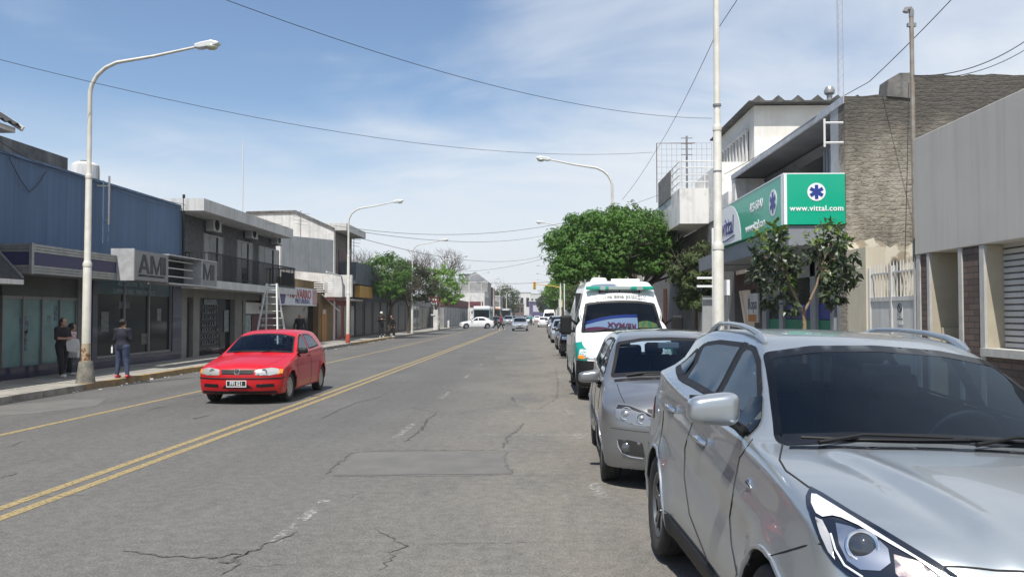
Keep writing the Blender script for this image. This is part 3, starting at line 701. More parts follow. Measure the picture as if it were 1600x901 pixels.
for (py, pz, pw, ph) in ((yd0 + .72, 1.55, .36, .30), (yd0 + 1.9, 1.65, .14, .12), (yd0 + 2.2, 1.85, .14, .3), (yd0 + .75, 1.15, .30, .35)): b = B(); b.box(-12.949, -12.944, py, py + pw, pz - ph, pz + ph*.4); fin(b, 'poster', mat('torn_poster', (.06, .07, .075), .7, var=1, vs=9, var2=(.16, .25, .30)), gd)
b = B(); b.box(-13.0, -12.88, yd1, yd1 + .5, SW, 3.15); fin(b, 'pillar', mat('grey_cladding', (.16, .165, .165), .6, var=.3, vs=3), t)
yw0, yw1 = yd1 + .5, yx(270, FL)
b = B(); b.box(FL - .02, FL, Yb0, yw1 - .005, SW, SW + .3); b.box(FL - .25, FL, yw1, Yb1, SW, 3.148); b.box(FL - .3, FL - .02, yw0 - .02, yw0 + .25, SW, 3.15); fin(b, 'mosaic_plinth', TILE, t)
b = B(); b.box(FL - .12, FL - .10, yw0, yw1, SW + .3, 3.1); sw_ = fin(b, 'shop_window', DGL, t)
f_ = B()
for k in range(4): y = yw0 + .25 + (yw1 - yw0 - .28) * k / 3; f_.box(FL - .11, FL - .04, y - .03, y + .03, SW + .3, 3.1)
f_.box(FL - .11, FL - .04, yw0, yw1, SW + .3, SW + .36); fin(f_, 'frame', FRM, sw_)
b = B(); b.box(FL - .095, FL - .085, yw0 + .1, yw1 - .04, 2.32, 2.78); sg = fin(b, 'fascia_board', mat('teal_board', (.035, .085, .10), .4, var=.4, vs=3), t)
LT = mat('faded_lettering', (.30, .38, .38), .6)
ym = (yw0 + yw1) / 2
lettering('ASOCIACION   MUTUAL', .20, LT, sg, (FL - .078, ym, 2.66), FACE_E); lettering('SUPERVISORES  FERROVIARIOS', .20, LT, sg, (FL - .078, ym, 2.42), FACE_E)
r9 = random.Random(9)
for (py, pz, pw, ph, cc) in ((yw0 + .6, 1.2, .42, .6, (.16, .17, .17)), (yw0 + 1.6, 1.9, .7, .22, (.10, .13, .15)), (yw0 + 3.1, .75, .5, .35, (.14, .14, .13)), (yw0 + 4.2, 1.5, .3, .42, (.20, .20, .19))):
    b = B(); b.box(FL - .098, FL - .092, py, py + pw, pz, pz + ph); fin(b, 'window_notice', mat('notice_%d' % int(pz*100), cc, .6, var=1, vs=9), sw_)
b = B(); b.box(FL - .26, FL - .19, yw1 + .1, yw1 + .3, 1.3, 1.5); fin(b, 'intercom', ALU, t)
# roof-top neighbours
b = B(); b.box(-19, -13.8, 14, yx(102, -13.8), 5.0, 6.32); tag(fin(b, 'parapet_wall', CEM), 'black-stained cement parapet rising behind the blue shop wall', 'wall')
t = thing('water_tank', 'round white rooftop water tank behind the blue wall', 'tank', (-15.6, 28.2, 5.4))
b = B(); b.lathe([(0, 6.98), (.30, 6.96), (.44, 6.86), (.46, 6.70), (.47, 6.1), (.45, 5.62), (0, 5.6)], (-15.6, 28.2, 0), n=28); fin(b, 'drum', WHT, t)
b = B(); b.lathe([(0, 7.03), (.16, 7.02), (.17, 6.96)], (-15.6, 28.2, 0), n=16); b.box(-15.0, -14.96, 27.9, 27.94, 5.6, 6.8); fin(b, 'lid', CEM, t)
b = B(); b.box(-19.5, -15.5, 33.5, 41, 5.0, 6.35); b.box(-17.5, -14.6, 30.2, 31.6, 5.2, 6.05); tag(fin(b, 'roof_hut', WHT), 'low whitewashed roof structure behind the far end of the blue wall', 'building')
yl = yx(165, -12.35); t = thing('wall_ladder', 'short blue-grey metal ladder fixed high on the blue wall', 'ladder', (-12.4, yl, 3.9))
b = B()
for dy in (-.16, .16): b.tube([(-12.38, yl + dy, 3.75), (-12.38, yl + dy, 5.55)], .018, 6)
for k in range(7): z = 3.85 + k*.27; b.tube([(-12.38, yl - .16, z), (-12.38, yl + .16, z)], .012, 5)
fin(b, 'ladder_frame', mat('blue_metal', (.09, .15, .24), .6), t); b = B(); b.tube([(-12.30, yl, 4.3), (-12.30, yl, 5.7)], .03, 8); b.box(-12.38, -12.30, yl - .02, yl + .02, 4.4, 4.44); b.box(-12.66, -12.3, yl - .02, yl + .02, 5.4, 5.44); fin(b, 'conduit', ALU, t)
# near house with a corrugated canopy and eaves
DRF = mat('dark_corrugated_sheet', (.05, .05, .052), .7, .2, var=.5, vs=4)
def corrug(b, P0, P1, Q0, Q1, n, amp, th=.006):
    """sheet between edge P0-P1 and Q0-Q1 with n waves along P->P1"""
    P0, P1, Q0, Q1 = map(Vector, (P0, P1, Q0, Q1)); nr = (P1 - P0).cross(Q0 - P0).normalized(); vs = []; fs = []; k = n * 6
    for i in range(k + 1):
        t_ = i / k; o = nr * amp * math.sin(t_ * n * 2 * math.pi)
        vs += [P0.lerp(P1, t_) + o, Q0.lerp(Q1, t_) + o, P0.lerp(P1, t_) + o - nr*th, Q0.lerp(Q1, t_) + o - nr*th]
    for i in range(k):
        a = i*4; c = a + 4; fs += [(a, a+1, c+1, c), (a+2, c+2, c+3, a+3), (a, c, c+2, a+2), (a+1, a+3, c+3, c+1)]
    return b.add(vs, fs, False)
t = thing('corner_house', 'house at the left edge with dark corrugated canopy and overhanging eaves', 'building', (FL, 8, 0))
ye = yx(36, -11.7)
b = B(); b.box(FL - 8, FL - .35, 4, 18.9, SW, 6.0); fin(b, 'wall', CREAM, t)
b = B(); b.box(FL - .35, FL - .02, 18.35, 18.75, SW, 3.0); fin(b, 'pillar', mat('stone_pillar', (.16, .14, .12), .85, var=.8, vs=6), t)
b = B(); corrug(b, (-11.72, 9, 2.52), (-11.72, ye, 2.52), (-12.75, 9, 3.62), (-12.75, ye, 3.62), 50, .022); cn = fin(b, 'canopy', DRF, t)
b = B(); b.box(-11.75, -11.70, 9, ye + .01, 2.40, 2.51); b.box(-12.75, -11.72, ye - .03, ye, 2.40, 2.50); fin(b, 'fascia_board', WHT, cn)
b = B(); b.obox((-12.24, ye + .01, 3.08), .74, .02, .035, (0, R(47), 0)); fin(b, 'verge_trim', FRM, cn)
yt = yx(24, -12.2); b = B(); corrug(b, (-12.1, 8, 6.15), (-12.1, yt, 6.15), (-15, 8, 8.0), (-15, yt, 8.0), 40, .03, .03); ro = fin(b, 'roof', DRF, t); b = B(); b.box(-13.2, -12.25, 8, yt - .05, 5.98, 6.10); b.obox((-13.1, yt - .02, 6.72), 1.2, .03, .06, (0, R(32.5), 0)); fin(b, 'soffit', WHT, ro)
# AMI sign box with its middle panel missing
ys0, ys1, ys2, ys3 = [yx(u, -11.3) for u in (208, 262, 314, 337)]
t = thing('shop_sign', 'long grey AMI sign box under the blue wall, its middle panel missing', 'sign', (-11.4, ys0, 2.7))
zs0, zs1 = 2.70, 3.54
each([(-11.9, -11.30, ys0, ys1, zs0, zs1), (-11.9, -11.30, ys2, ys3, zs0, zs1)], 'sign_panel', mat('sign_grey', (.25, .25, .245), .55, var=.5, vs=2.5, var2=(.17, .17, .165)), t)
SFM = mat('sign_frame_grey', (.50, .51, .51), .5, .2, var=.4, vs=5); b = B(); b.box(-11.93, -11.27, ys0 - .06, ys0 - .002, zs0 - .03, zs1 + .03); fin(b, 'end_cap', SFM, t); b = B(); b.box(-11.93, -11.27, ys1, ys3 + .02, zs1, zs1 + .035); b.box(-11.93, -11.27, ys1, ys3, zs0 - .045, zs0 - .003)
b.box(-11.93, -11.27, ys2 - .05, ys2 - .002, zs0, zs1); b.box(-11.92, -11.28, ys3 + .001, ys3 + .04, zs0, zs1); fin(b, 'sign_frame', mat('sign_frame_grey', (.50, .51, .51), .5, .2, var=.4, vs=5), t)
b = B(); b.box(-11.92, -11.88, ys1 + .002, ys2 - .05, zs0 + .01, zs1 - .01); fin(b, 'back_plate', BLK, t)
for zt_ in (2.92, 3.18, 3.42): b = B(); b.tube([(-11.55, ys1 + .1, zt_), (-11.55, ys2 - .12, zt_)], .02, 8); b.box(-11.62, -11.48, ys1 + .02, ys1 + .16, zt_ - .06, zt_ + .05); fin(b, 'fluorescent_tube', mat('tube_white', (.7, .7, .68), .4), t)
LB = mat('letter_black', (.02, .02, .025), .5)
block_letters('AMI', .54, LB, t, -11.298, ys0 + .28, 2.90, adv=1.22); lettering('ASISTENCIA MUTUAL INTEGRAL', .085, LB, t, (-11.292, (ys0+ys1)/2, 2.83), FACE_E, depth=.01, font_scale=(1.35, 1))
block_letters('MI', .54, LB, t, -11.298, ys2 + .12, 2.90, adv=1.22)
# grey two-storey building with balcony
ROUGH = mat('grey_roughcast', (.115, .115, .12), .95, var=.8, vs=7, var2=(.06, .06, .065), bump=2.5, bs=22); SLAB = mat('pale_slab', (.56, .56, .54), .8, var=.5, vs=1.8, var2=(.40, .39, .375), streak=.4)
PILL = mat('pale_grey_render', (.22, .215, .20), .8, var=.4, vs=2)
D0, D1 = Yb1 + .03, yx(438, FL)
SLE, RLE = yx(464, -11.65), yx(460, -11.72)
t = thing('balcony_building', 'grey roughcast two-storey building with a white roof slab and railed balcony', 'building', (FL, D0, 0))
b = B(); b.box(-24, -12.95, D0, D1, 2.7, 5.5); fin(b, 'upper_wall', ROUGH, t)
b = B(); b.box(-24, -11.85, D0 - .25, D1 - .8, 5.42, 5.86); b.box(-16, -13.2, D0 + 1.5, D0 + 3, 5.86, 6.05); b.box(-16, -13.2, D0 + 8, D0 + 10.5, 5.86, 6.15); fin(b, 'roof_slab', SLAB, t)
b = B(); b.box(-12.96, -11.65, D0 - .1, SLE, 2.66, 2.95); b.box(-24, -12.96, D0 - .1, D1, 2.66, 2.95); bs_ = fin(b, 'balcony', SLAB, t)
r_ = B(); y = D0
while y < RLE: r_.box(-11.72, -11.70, y, y + .018, 2.95, 3.92); y += .125
r_.box(-11.73, -11.69, D0, RLE, 3.92, 3.96); r_.box(-11.73, -11.69, D0, RLE, 3.06, 3.09)
for k in range(9): r_.box(-12.9 + k*.14, -12.88 + k*.14, D0, D0 + .02, 2.95, 3.92); r_.box(-12.9 + k*.14, -12.88 + k*.14, RLE - .02, RLE, 2.95, 3.92)
r_.box(-12.95, -11.7, D0 - .01, D0 + .03, 3.92, 3.96); r_.box(-12.95, -11.7, RLE - .03, RLE + .01, 3.92, 3.96); fin(r_, 'railing', BLK, bs_)
b = B(); b.box(-11.78, -11.755, yx(438, -11.8), RLE - .05, 3.0, 3.7); fin(b, 'dark_screen', BLK, bs_)
SHW = mat('shutter_white', (.36, .36, .35), .6, var=.3, vs=5)
def shut_window(t, ya, yb, z0, z1, X, m=SHW):
    b = B(); b.box(X, X + .03, ya + (yb-ya)*.28, yb - (yb-ya)*.28, z0, z1); w = fin(b, 'window', DGL, t)
    f = B(); L_ = (yb - ya) * .28
    for a0 in (ya, yb - L_):
        f.box(X + .03, X + .045, a0, a0 + L_, z0, z1)
        for k in range(22): z = z0 + (z1-z0)*k/22; f.obox((X + .055, a0 + L_/2, z + .02), .005, L_/2 - .02, .022, (0, R(-25), 0))
        f.box(X + .03, X + .075, a0, a0 + .03, z0, z1); f.box(X + .03, X + .075, a0 + L_ - .03, a0 + L_, z0, z1)
    f.box(X, X + .06, ya - .04, yb + .04, z1, z1 + .05); f.box(X, X + .06, ya - .04, ya, z0, z1); f.box(X, X + .06, yb, yb + .04, z0, z1); fin(f, 'shutter', m, w)
for u0, u1, v0 in ((316, 345, 366), (368, 392, 376), (402, 433, 385)): ya, yb = yx(u0, -12.95), yx(u1, -12.95); shut_window(t, ya, yb, 2.96, zx(u0, v0, -12.95), -12.95)
def ac(t_loc, label, X=-12.9, face=1, sc=1., grp='air conditioners on the balcony wall'):
    y, z = t_loc; t = thing('air_conditioner', label, 'air conditioner', (X, y, z), grp); AW = mat('ac_white', (.50, .50, .48), .6, var=.4, vs=4)
    b = B(); b.box(X, X + .33*face, y - .40*sc, y + .40*sc, z, z + .54*sc); fin(b, 'casing', AW, t, bevel=.02)
    g = B()
    for k in range(5): r = .04 + .045*k; g.tube([(X + .34*face, y - .08 + r*math.cos(a), z + .27*sc + r*math.sin(a)) for a in [2*math.pi*q/20 for q in range(21)]], .006, n=4, cap=False)
    g.lathe([(0, .332*face), (.22, .332*face)], c=(X, y - .08, z + .27*sc), axis='X', n=20); fin(g, 'fan_grille', BLK, t); g = B()
    for k in range(7): g.box(X + .03 + .04*k, X + .04 + .04*k, y - .405*sc, y - .402*sc, z + .1, z + .44*sc)
    g.box(X, X + .36*face, y - .3, y - .27, z - .04, z); g.box(X, X + .36*face, y + .27, y + .3, z - .04, z); fin(g, 'bracket', FRM, t)
for (u, v, lb) in ((326, 362, 'white air conditioner on the balcony wall nearest the blue shop'), (386, 373, 'white air conditioner high on the balcony wall, between the other two'), (426, 382, 'white air conditioner on the balcony wall nearest the grey hoarding')): ac((yx(u, -12.9), zx(u, v, -12.9)), lb)
# ground floor of that building
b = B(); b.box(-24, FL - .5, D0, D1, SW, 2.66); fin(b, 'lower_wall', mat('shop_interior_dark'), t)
b = B()
for u0, u1 in ((284, 292), (302, 312), (367, 378), (380, 384), (434, 438)): b.box(FL - .3, FL, yx(u0, FL), yx(u1, FL), SW, 2.66)
b.box(FL - .3, FL - .01, D0, D1, 2.35, 2.66); fin(b, 'pillars', PILL, t)
b = B(); b.box(FL - .22, FL - .20, yx(312, FL), yx(367, FL), SW, 2.35); q_ = fin(b, 'shop_window', DGL, t)
b = B(); y0_, y1_ = yx(313, FL - .2), yx(366, FL - .2)
for k in range(7): b.box(FL - .195, FL - .17, y0_ + .1, y0_ + (y1_-y0_)*.42, .55 + k*.24, .57 + k*.24)
r3 = random.Random(3)
for k in range(7):
    for j in range(7): yy = y0_ + .15 + j*.24; b.box(FL - .19, FL - .175, yy, yy + r3.uniform(.06, .16), .57 + k*.24, .57 + k*.24 + r3.uniform(.06, .16))
fin(b, 'goods_shelf', mat('shelf_goods', (.16, .16, .17), .6, var=1, vs=14, var2=(.03, .035, .05)), q_)
b = B(); b.box(FL - .19, FL - .17, y0_ + .3, y0_ + 1.6, 2.1, 2.32); b.box(FL - .19, FL - .17, y1_ - 1.2, y1_ - .7, 1.0, 1.9); fin(b, 'window_poster', mat('window_poster', (.25, .27, .27), .6, var=1, vs=6, var2=(.12, .16, .18)), q_)
b = B(); b.box(FL - .16, FL - .14, yx(294, FL), yx(301, FL), SW, 2.2); fin(b, 'door', BLK, t)
y0_, y1_ = yx(384, FL), yx(434, FL); b = B(); b.box(FL - .10, FL - .08, y0_, y1_, SW + .5, 2.35); q_ = fin(b, 'shop_window', DGL, t)
b = B(); b.box(FL - .03, FL, y0_, y1_ - .3, 1.75, 2.25); sp = fin(b, 'shop_board', WHT, t); lettering('INSUMOS', .26, mat('letter_navy', (.03, .035, .10), .5), sp, (FL + .008, (y0_+y1_)/2, 2.0), FACE_E)
b = B(); b.box(FL - .06, FL - .04, y0_ + .9, y1_ - .2, .75, 1.7); pp = fin(b, 'red_poster', mat('poster_red', (.10, .015, .025), .6, var=.6, vs=8), t); lettering('NO', .2, WHT, pp, (FL - .03, (y0_+y1_)/2 + .2, 1.45), FACE_E); lettering('COMPRES', .2, WHT, pp, (FL - .03, (y0_+y1_)/2 + .3, 1.2), FACE_E)
b = B(); b.box(FL - .05, FL - .03, y0_, y0_ + .75, .75, 1.7); fin(b, 'pale_poster', mat('poster_pale', (.30, .40, .40), .6, var=1, vs=6, var2=(.16, .2, .2)), t)
# paint shop sign and facade
n0, n1 = yx(449, -11.75), yx(487, -11.75)
NV = thing('paint_shop', 'narrow ochre-walled paint shop with dark glass front', 'building', (FL, D1, 0)); N1 = yx(522, FL)
OCH = mat('ochre_wall', (.21, .14, .06), .85, var=.5, vs=2, streak=.3); b = B(); b.box(-22, FL, D1 + .01, N1, 2.35, 3.6); b.box(FL - .4, FL + .02, yx(497, FL), N1, SW, 2.35); fin(b, 'wall', OCH, NV)
b = B(); b.box(-22, FL - .3, D1 + .01, N1, SW, 2.35); fin(b, 'shop_glass', DGL, NV); b = B(); y_ = yx(509, FL + .05); b.box(FL + .021, FL + .06, y_ - .9, y_ + .2, SW, 2.05); fin(b, 'door', mat('orange_door', (.40, .17, .03), .6, var=.4, vs=4), NV)
b = B(); b.box(FL + .061, FL + .08, y_ - .7, y_ - .1, 1.75, 2.0); fin(b, 'door_notice', WHT, NV)
t = thing('shop_sign', 'white NAVARRO paint shop sign with a coloured figure at one end', 'sign', (-11.8, n0, 2.1))
zs0, zs1 = zx(468, 477, -11.75), zx(468, 449, -11.75)
b = B(); b.box(-12.65, -11.75, n0 - 1.05, n1 + 1.0, zs0, zs1); fin(b, 'sign_panel', mat('sign_white', (.62, .63, .66), .5, var=.2, vs=2), t)
b = B(); b.prism([(n0 - 1.15, zs0 + .05), (n0 - .5, zs0 + .05), (n0 - .3, zs0 + .45), (n0 - .55, zs1 - .08), (n0 - 1.1, zs1 - .25)], 'X', -11.749, -11.742); fin(b, 'figure', mat('figure_red', (.30, .05, .06), .6, var=1, vs=3, var2=(.05, .06, .2), vmin=.48, vmax=.52), t)
b = B(); b.box(-11.749, -11.742, n1 + .15, n1 + .95, zs0 + .05, zs1 - .05); fin(b, 'pink_panel', mat('faded_pink', (.50, .30, .32), .6, var=.6, vs=5), t)
lettering('NAVARRO', .62, mat('letter_red', (.35, .02, .035), .5), t, (-11.738, (n0+n1)/2 + .1, zs0*.38 + zs1*.62), FACE_E, font_scale=(1.28, 1), bold=.012); lettering('PINTURERIAS', .34, mat('letter_blue', (.04, .05, .22), .5), t, (-11.738, (n0+n1)/2 + .4, zs0 + .2), FACE_E, font_scale=(1.28, 1))
# plain hoarding
x0, z1 = onY(440, 367, 42.5); x1, z2 = onY(521, 375, 47.5); _, zb0 = onY(450, 421, 42.5); _, zb1 = onY(521, 428, 47.5)
b = B(); b.add([(x0, 42.5, zb0), (x1, 47.5, zb1), (x1, 47.5, z2), (x0, 42.5, z1), (x0 - .12, 42.66, zb0), (x1 - .12, 47.66, zb1), (x1 - .12, 47.66, z2), (x0 - .12, 42.66, z1)], [(0, 1, 2, 3), (7, 6, 5, 4), (0, 4, 5, 1), (1, 5, 6, 2), (2, 6, 7, 3), (3, 7, 4, 0)])
tag(fin(b, 'hoarding', mat('hoarding_sheet', (.44, .45, .45), .55, .2, var=.6, vs=1.5, var2=(.33, .34, .34), streak=.3)), 'blank pale grey metal hoarding above the paint shop', 'hoarding')
# white gable behind
t = thing('gabled_building', 'whitewashed wall with a sloping mossy top behind the grey hoarding', 'building', (-16, 52, 0))
P = [(385, 345), (385, 333), (462, 331), (522, 358), (522, 380), (385, 380)]; Q = [onY(u, v, 51.6) for u, v in P]; Q[0] = (Q[0][0], 0); Q[-1] = (Q[-1][0], 0); Q[-2] = (Q[-2][0], 0); Q = [Q[1], Q[2], Q[3], Q[4], Q[5]]
b = B(); b.prism(Q, 'Y', 51.6, 52.0); fin(b, 'wall', WHT, t); b = B()
for a, c_ in ((Q[0], Q[1]), (Q[1], Q[2])): m_ = ((a[0]+c_[0])/2, 51.8, (a[1]+c_[1])/2 + .03); b.obox(m_, math.hypot(c_[0]-a[0], c_[1]-a[1])/2, .28, .07, (0, -math.atan2(c_[1]-a[1], c_[0]-a[0]), 0))
fin(b, 'coping', CEM, t)
# narrow brown building with a projecting slab
E0, E1 = N1 + .02, yx(549, FL)
t = thing('narrow_building', 'narrow two-storey building with brown upper floor and red shopfront', 'building', (FL, E0, 0))
b = B(); b.box(-22, FL, E0, E1, 3.0, zx(522, 362, FL)); fin(b, 'upper_wall', mat('brown_grey_render', (.16, .145, .13), .9, var=.7, vs=2, streak=.5), t)
zt = zx(522, 360, FL); b = B(); b.box(-22, -11.9, E0 - .3, E1 + .8, zt - .0, zt + .45); fin(b, 'roof_slab', SLAB, t)
b = B(); b.box(FL, FL + .04, E0 + 1.0, E0 + 2.6, 4.0, 5.9); fin(b, 'window', mat('maroon_shutter', (.10, .025, .03), .6, var=.5, vs=9), t); b = B(); b.box(FL, FL + .04, E0 + 3.5, E1 - .6, 3.8, 6.1); fin(b, 'window', DGL, t)
RED_ = mat('red_shopfront', (.26, .03, .03), .6, var=.5, vs=3); b = B(); b.box(-22, FL + .01, E0, E1, SW, 3.0); fin(b, 'shopfront', RED_, t)
b = B()
for k in range(3): y = E0 + .6 + k*1.9; b.box(FL + .011, FL + .04, y, y + 1.1, SW + .1, 2.3)
fin(b, 'shop_glass', mat('dusty_glass', (.10, .11, .10), .2, var=.5, vs=2), t); b = B(); b.box(FL, -11.9, E0 + .5, E1, 2.62, 2.72); fin(b, 'canopy', SLAB, t)
t = thing('hanging_sign', 'two blank white sign boards hung over the red shopfront', 'sign', (-12, E0 + 1, 3)); b = B(); y0_, y1_ = yx(523, -11.9), yx(541, -11.9); b.box(-12.6, -11.9, y0_, y1_, 3.15, 3.95); fin(b, 'sign_board', WHT, t)
b = B(); b.box(-12.5, -10.9, yx(536, -11.4), yx(536, -11.4) + .35, 2.75, 4.05); fin(b, 'sign_board', WHT, t); b = B(); b.box(-12.4, -11.9, y0_, y1_ - .1, 2.55, 3.13); fin(b, 'sign_board', mat('maroon_panel', (.10, .03, .03), .6), t)
# stack of white awning arms on the shop front
b = B(); y_ = yx(512, -11.8)
for k in range(5): b.tube([(-12.6, y_, 3.0 + .12*k), (-11.6, y_ + .2, 3.0 + .12*k)], .025, 5)
b.tube([(-11.5, y_ - 1.5, 4.05), (-11.5, y_ + 3, 3.95)], .05, 6); b.tube([(-12.6, y_ + 1.8, 2.9), (-11.9, y_ + 3.2, 1.9)], .035, 6); tag(fin(b, 'awning_arms', mat('white_metal', (.62, .62, .60), .5)), 'folded white metal awning arms sticking out above the ochre paint shop', 'awning frame')
# dark slate building under trees
G0, G1 = E1 + .02, 72
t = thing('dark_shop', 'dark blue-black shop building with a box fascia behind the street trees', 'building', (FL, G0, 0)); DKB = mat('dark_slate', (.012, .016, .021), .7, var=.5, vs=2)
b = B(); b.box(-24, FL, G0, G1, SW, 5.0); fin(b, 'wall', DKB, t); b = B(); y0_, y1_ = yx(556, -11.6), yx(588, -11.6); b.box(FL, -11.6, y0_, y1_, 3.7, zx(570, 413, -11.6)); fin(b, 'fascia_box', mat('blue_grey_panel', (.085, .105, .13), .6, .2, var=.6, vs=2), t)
SHD = mat('deep_shop_glass', (.006, .008, .010), .35, spec=.12)
for k in range(5): b = B(); y = G0 + 1.2 + k*3.2; b.box(FL, FL + .03, y, y + 2.2, SW + .1, 2.7); fin(b, 'shop_window', SHD, t)
b = B(); y0_ = yx(562, -11.55); b.box(-11.9, -11.55, y0_, y0_ + 4.2, 2.85, 3.62); tag(fin(b, 'shop_sign', mat('yellow_sign', (.45, .26, .04), .6, var=.6, vs=3, var2=(.25, .15, .06))), 'weathered yellow sign below the blue-grey fascia box', 'sign')
# ------------------------------------------------------------------ generic street building
def building(label, x, y0, y1, h, m, side, floors=1, win=None, name='street_building', group=None, trim=None, depth=10, winm=None, shop=None, base=SW, roofm=None, wsp=2.6):
    t = thing(name, label, 'building', (x, y0, 0), group); s = 1 if side == 'L' else -1; bx_ = x - s * depth
    b = B(); b.box(bx_, x, y0, y1, base, h); fin(b, 'wall', m, t)
    b = B(); b.box(bx_ - .1*s, x + .12*s, y0 - .06, y1 + .06, h, h + .16); fin(b, 'cornice', trim or SLAB, t)
    if shop is not None:
        k = max(1, int((y1 - y0) / 3.2)); w = (y1 - y0) / k
        for i in range(k): b = B(); b.box(x, x + .03*s, y0 + w*i + .35, y0 + w*(i+1) - .35, SW + .05, 2.6); fin(b, 'shop_window', shop, t)
    for fl in range(1 if h > 4.2 else 99, floors):
        k = max(1, int((y1 - y0) / wsp)); w = (y1 - y0) / k; z = 3.3 + (fl - 1) * 2.9
        for i in range(k):
            yc = y0 + w*(i + .5); b = B(); b.box(x, x + .02*s, yc - .5, yc + .5, z + .3, z + 1.6); wo_ = fin(b, 'window', winm or DGL, t)
            b = B(); b.box(x, x + .07*s, yc - .56, yc + .56, z + .22, z + .295); b.box(x, x + .05*s, yc - .56, yc - .5, z + .3, z + 1.6); b.box(x, x + .05*s, yc + .5, yc + .56, z + .3, z + 1.6); b.box(x, x + .05*s, yc - .56, yc + .56, z + 1.6, z + 1.66); fin(b, 'frame', trim or SLAB, wo_)
    return t
GRYW = mat('grey_wall', (.27, .27, .26), .85, var=.5, vs=1, streak=.4); MAR = mat('maroon_wall', (.14, .035, .04), .8, var=.4, vs=2); BRK = brickmat('red_brick', (.30, .09, .055), (.24, .07, .045), (.22, .18, .15), 1, .25, .08, .01)
PINK = mat('pink_wall', (.45, .33, .29), .85, var=.4, vs=1); SHUT = mat('rolled_shutter_grey', (.30, .31, .32), .5, .3, var=.3, vs=3)
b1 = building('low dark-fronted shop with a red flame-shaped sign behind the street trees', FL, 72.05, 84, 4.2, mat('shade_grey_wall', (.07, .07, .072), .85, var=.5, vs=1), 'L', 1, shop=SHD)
t = thing('bank_sign', 'red awning sign with a white flame emblem above the pavement', 'sign', (FL + .5, 79, 3))
b = B(); ys = yx(685, -11.9); b.prism([(-13.0, 3.25), (-11.4, 3.25), (-11.7, 3.7), (-12.7, 4.05)], 'Y', ys - .9, ys + 1.4); fin(b, 'sign_box', mat('sign_red', (.55, .02, .02), .5), t)
b = B(); b.prism([(-12.55, 3.4), (-11.95, 3.4), (-11.9, 3.6), (-12.1, 3.7), (-12.2, 3.95), (-12.35, 3.7), (-12.55, 3.6)], 'Y', ys - .92, ys - .905); fin(b, 'emblem', WHT, t)
building('grey single-storey building with blank walls by the white pillar', FL, 84.05, 100, 3.4, GRYW, 'L', 1, shop=DGL)
t = building('low grey building with rolled-down shutters under a maroon fascia', -11.1, 100.1, 135, 2.9, GRYW, 'L', 1, shop=SHUT)
b = B(); b.box(-12.0, -10.9, 100.0, 135, 2.75, 3.75); fin(b, 'fascia', MAR, t)
t = thing('brick_tower_house', 'bare red brick upper storey with a flat roof beyond the corner', 'building', (-12, 169, 0)); b = B(); x0, z1 = onY(727, 430, 169); x1, _ = onY(744, 429, 169); b.box(x0, x1, 169, 180, 0, z1); fin(b, 'wall', BRK, t)
b = B(); b.box(x0 - .3, x1 + .3, 168.7, 180, z1, z1 + .3); fin(b, 'roof', CEM, t); b = B(); b.box(x1 - 1.2, x1 - .5, 168.95, 169, z1 - 2.2, z1 - .8); fin(b, 'window', DGL, t)
b = B(); x0, z1 = onY(727, 456, 152); x1, _ = onY(757, 456, 152); t = building('white corner building with a maroon ground floor beyond the side street', x1, 152, 165, z1, WHT, 'L', 2, shop=SHUT, depth=x1 - x0 + 4)
b = B(); b.box(x0, x1 - .3, 151.9, 151.99, 3.1, z1*.70); b.box(x0 + .5, x1 - 1.5, 151.85, 151.9, z1*.58, z1*.70); fin(b, 'fascia', MAR, t)
LW = [('grey gabled two-storey house above and behind the white corner building', 165.3, 178, 8.0, GRYW, 2, None, -9.7), ('maroon-topped building beyond the grey gabled house', 178.1, 190, 7.4, MAR, 2, None, -9.5),
      ('low cream shop row left of the buses', 190.1, 215, 4.6, CREAM, 1, None, -9.5), ('pale grey long block far down the left side', 215.1, 265, 6.4, GRYW, 2, None, -9.5), ('small white block at the far left end of the street', 265.1, 330, 7.5, WHT, 2, None, -9.5)]
for lb, y0, y1, h, m, fl, tr, xx in LW: building(lb, xx, y0, y1, h, m, 'L', fl, shop=SHUT if y0 < 200 else None, trim=tr, wsp=3.2)
# gable roof on the grey house
t = thing('tin_roof', 'grey pitched tin roof topping the gabled house', 'roof', (-12, 166, 8)); b = B(); b.prism([(-16, 8.17), (-9.5, 8.17), (-12.2, 10.2)], 'Y', 165.3, 178); fin(b, 'roof_sheet', mat('tin_grey', (.25, .26, .27), .6, .3, var=.5, vs=1), t)
# street end buildings where the road bends
def far_block(u0, u1, vt, Y, m, label, dep=14, nwin=0, winm=None, name='distant_building', zb=0):
    x0, z1 = onY(u0, vt, Y); x1, _ = onY(u1, vt, Y); t = thing(name, label, 'building', ((x0+x1)/2, Y, 0)); b = B(); b.box(x0, x1, Y, Y + dep, zb, z1); fin(b, 'wall', m, t)
    b = B(); b.box(x0 - .2, x1 + .2, Y - .2, Y + dep, z1, z1 + .3); fin(b, 'parapet', SLAB, t)
    for i in range(nwin): w = (x1 - x0) / nwin; b = B(); b.box(x0 + w*(i+.25), x0 + w*(i+.75), Y - .05, Y, z1*.45, z1*.8); fin(b, 'window', winm or DGL, t)
far_block(788, 800, 466, 380, CREAM, 'cream block with rounded front closing the left of the street end', nwin=2)
far_block(800, 813, 463, 390, WHT, 'white wide block behind the traffic at the street end', nwin=3)
far_block(811, 829, 457, 360, WHT, 'tall white block at the street end with a higher right corner', nwin=2)
far_block(829, 846, 459, 400, SLAB, 'pale grey block right of the tall white block', nwin=3)
far_block(796, 818, 475, 330, mat('brown_far', (.14, .10, .09), .8), 'low brown building with dark windows under the white blocks', nwin=4)
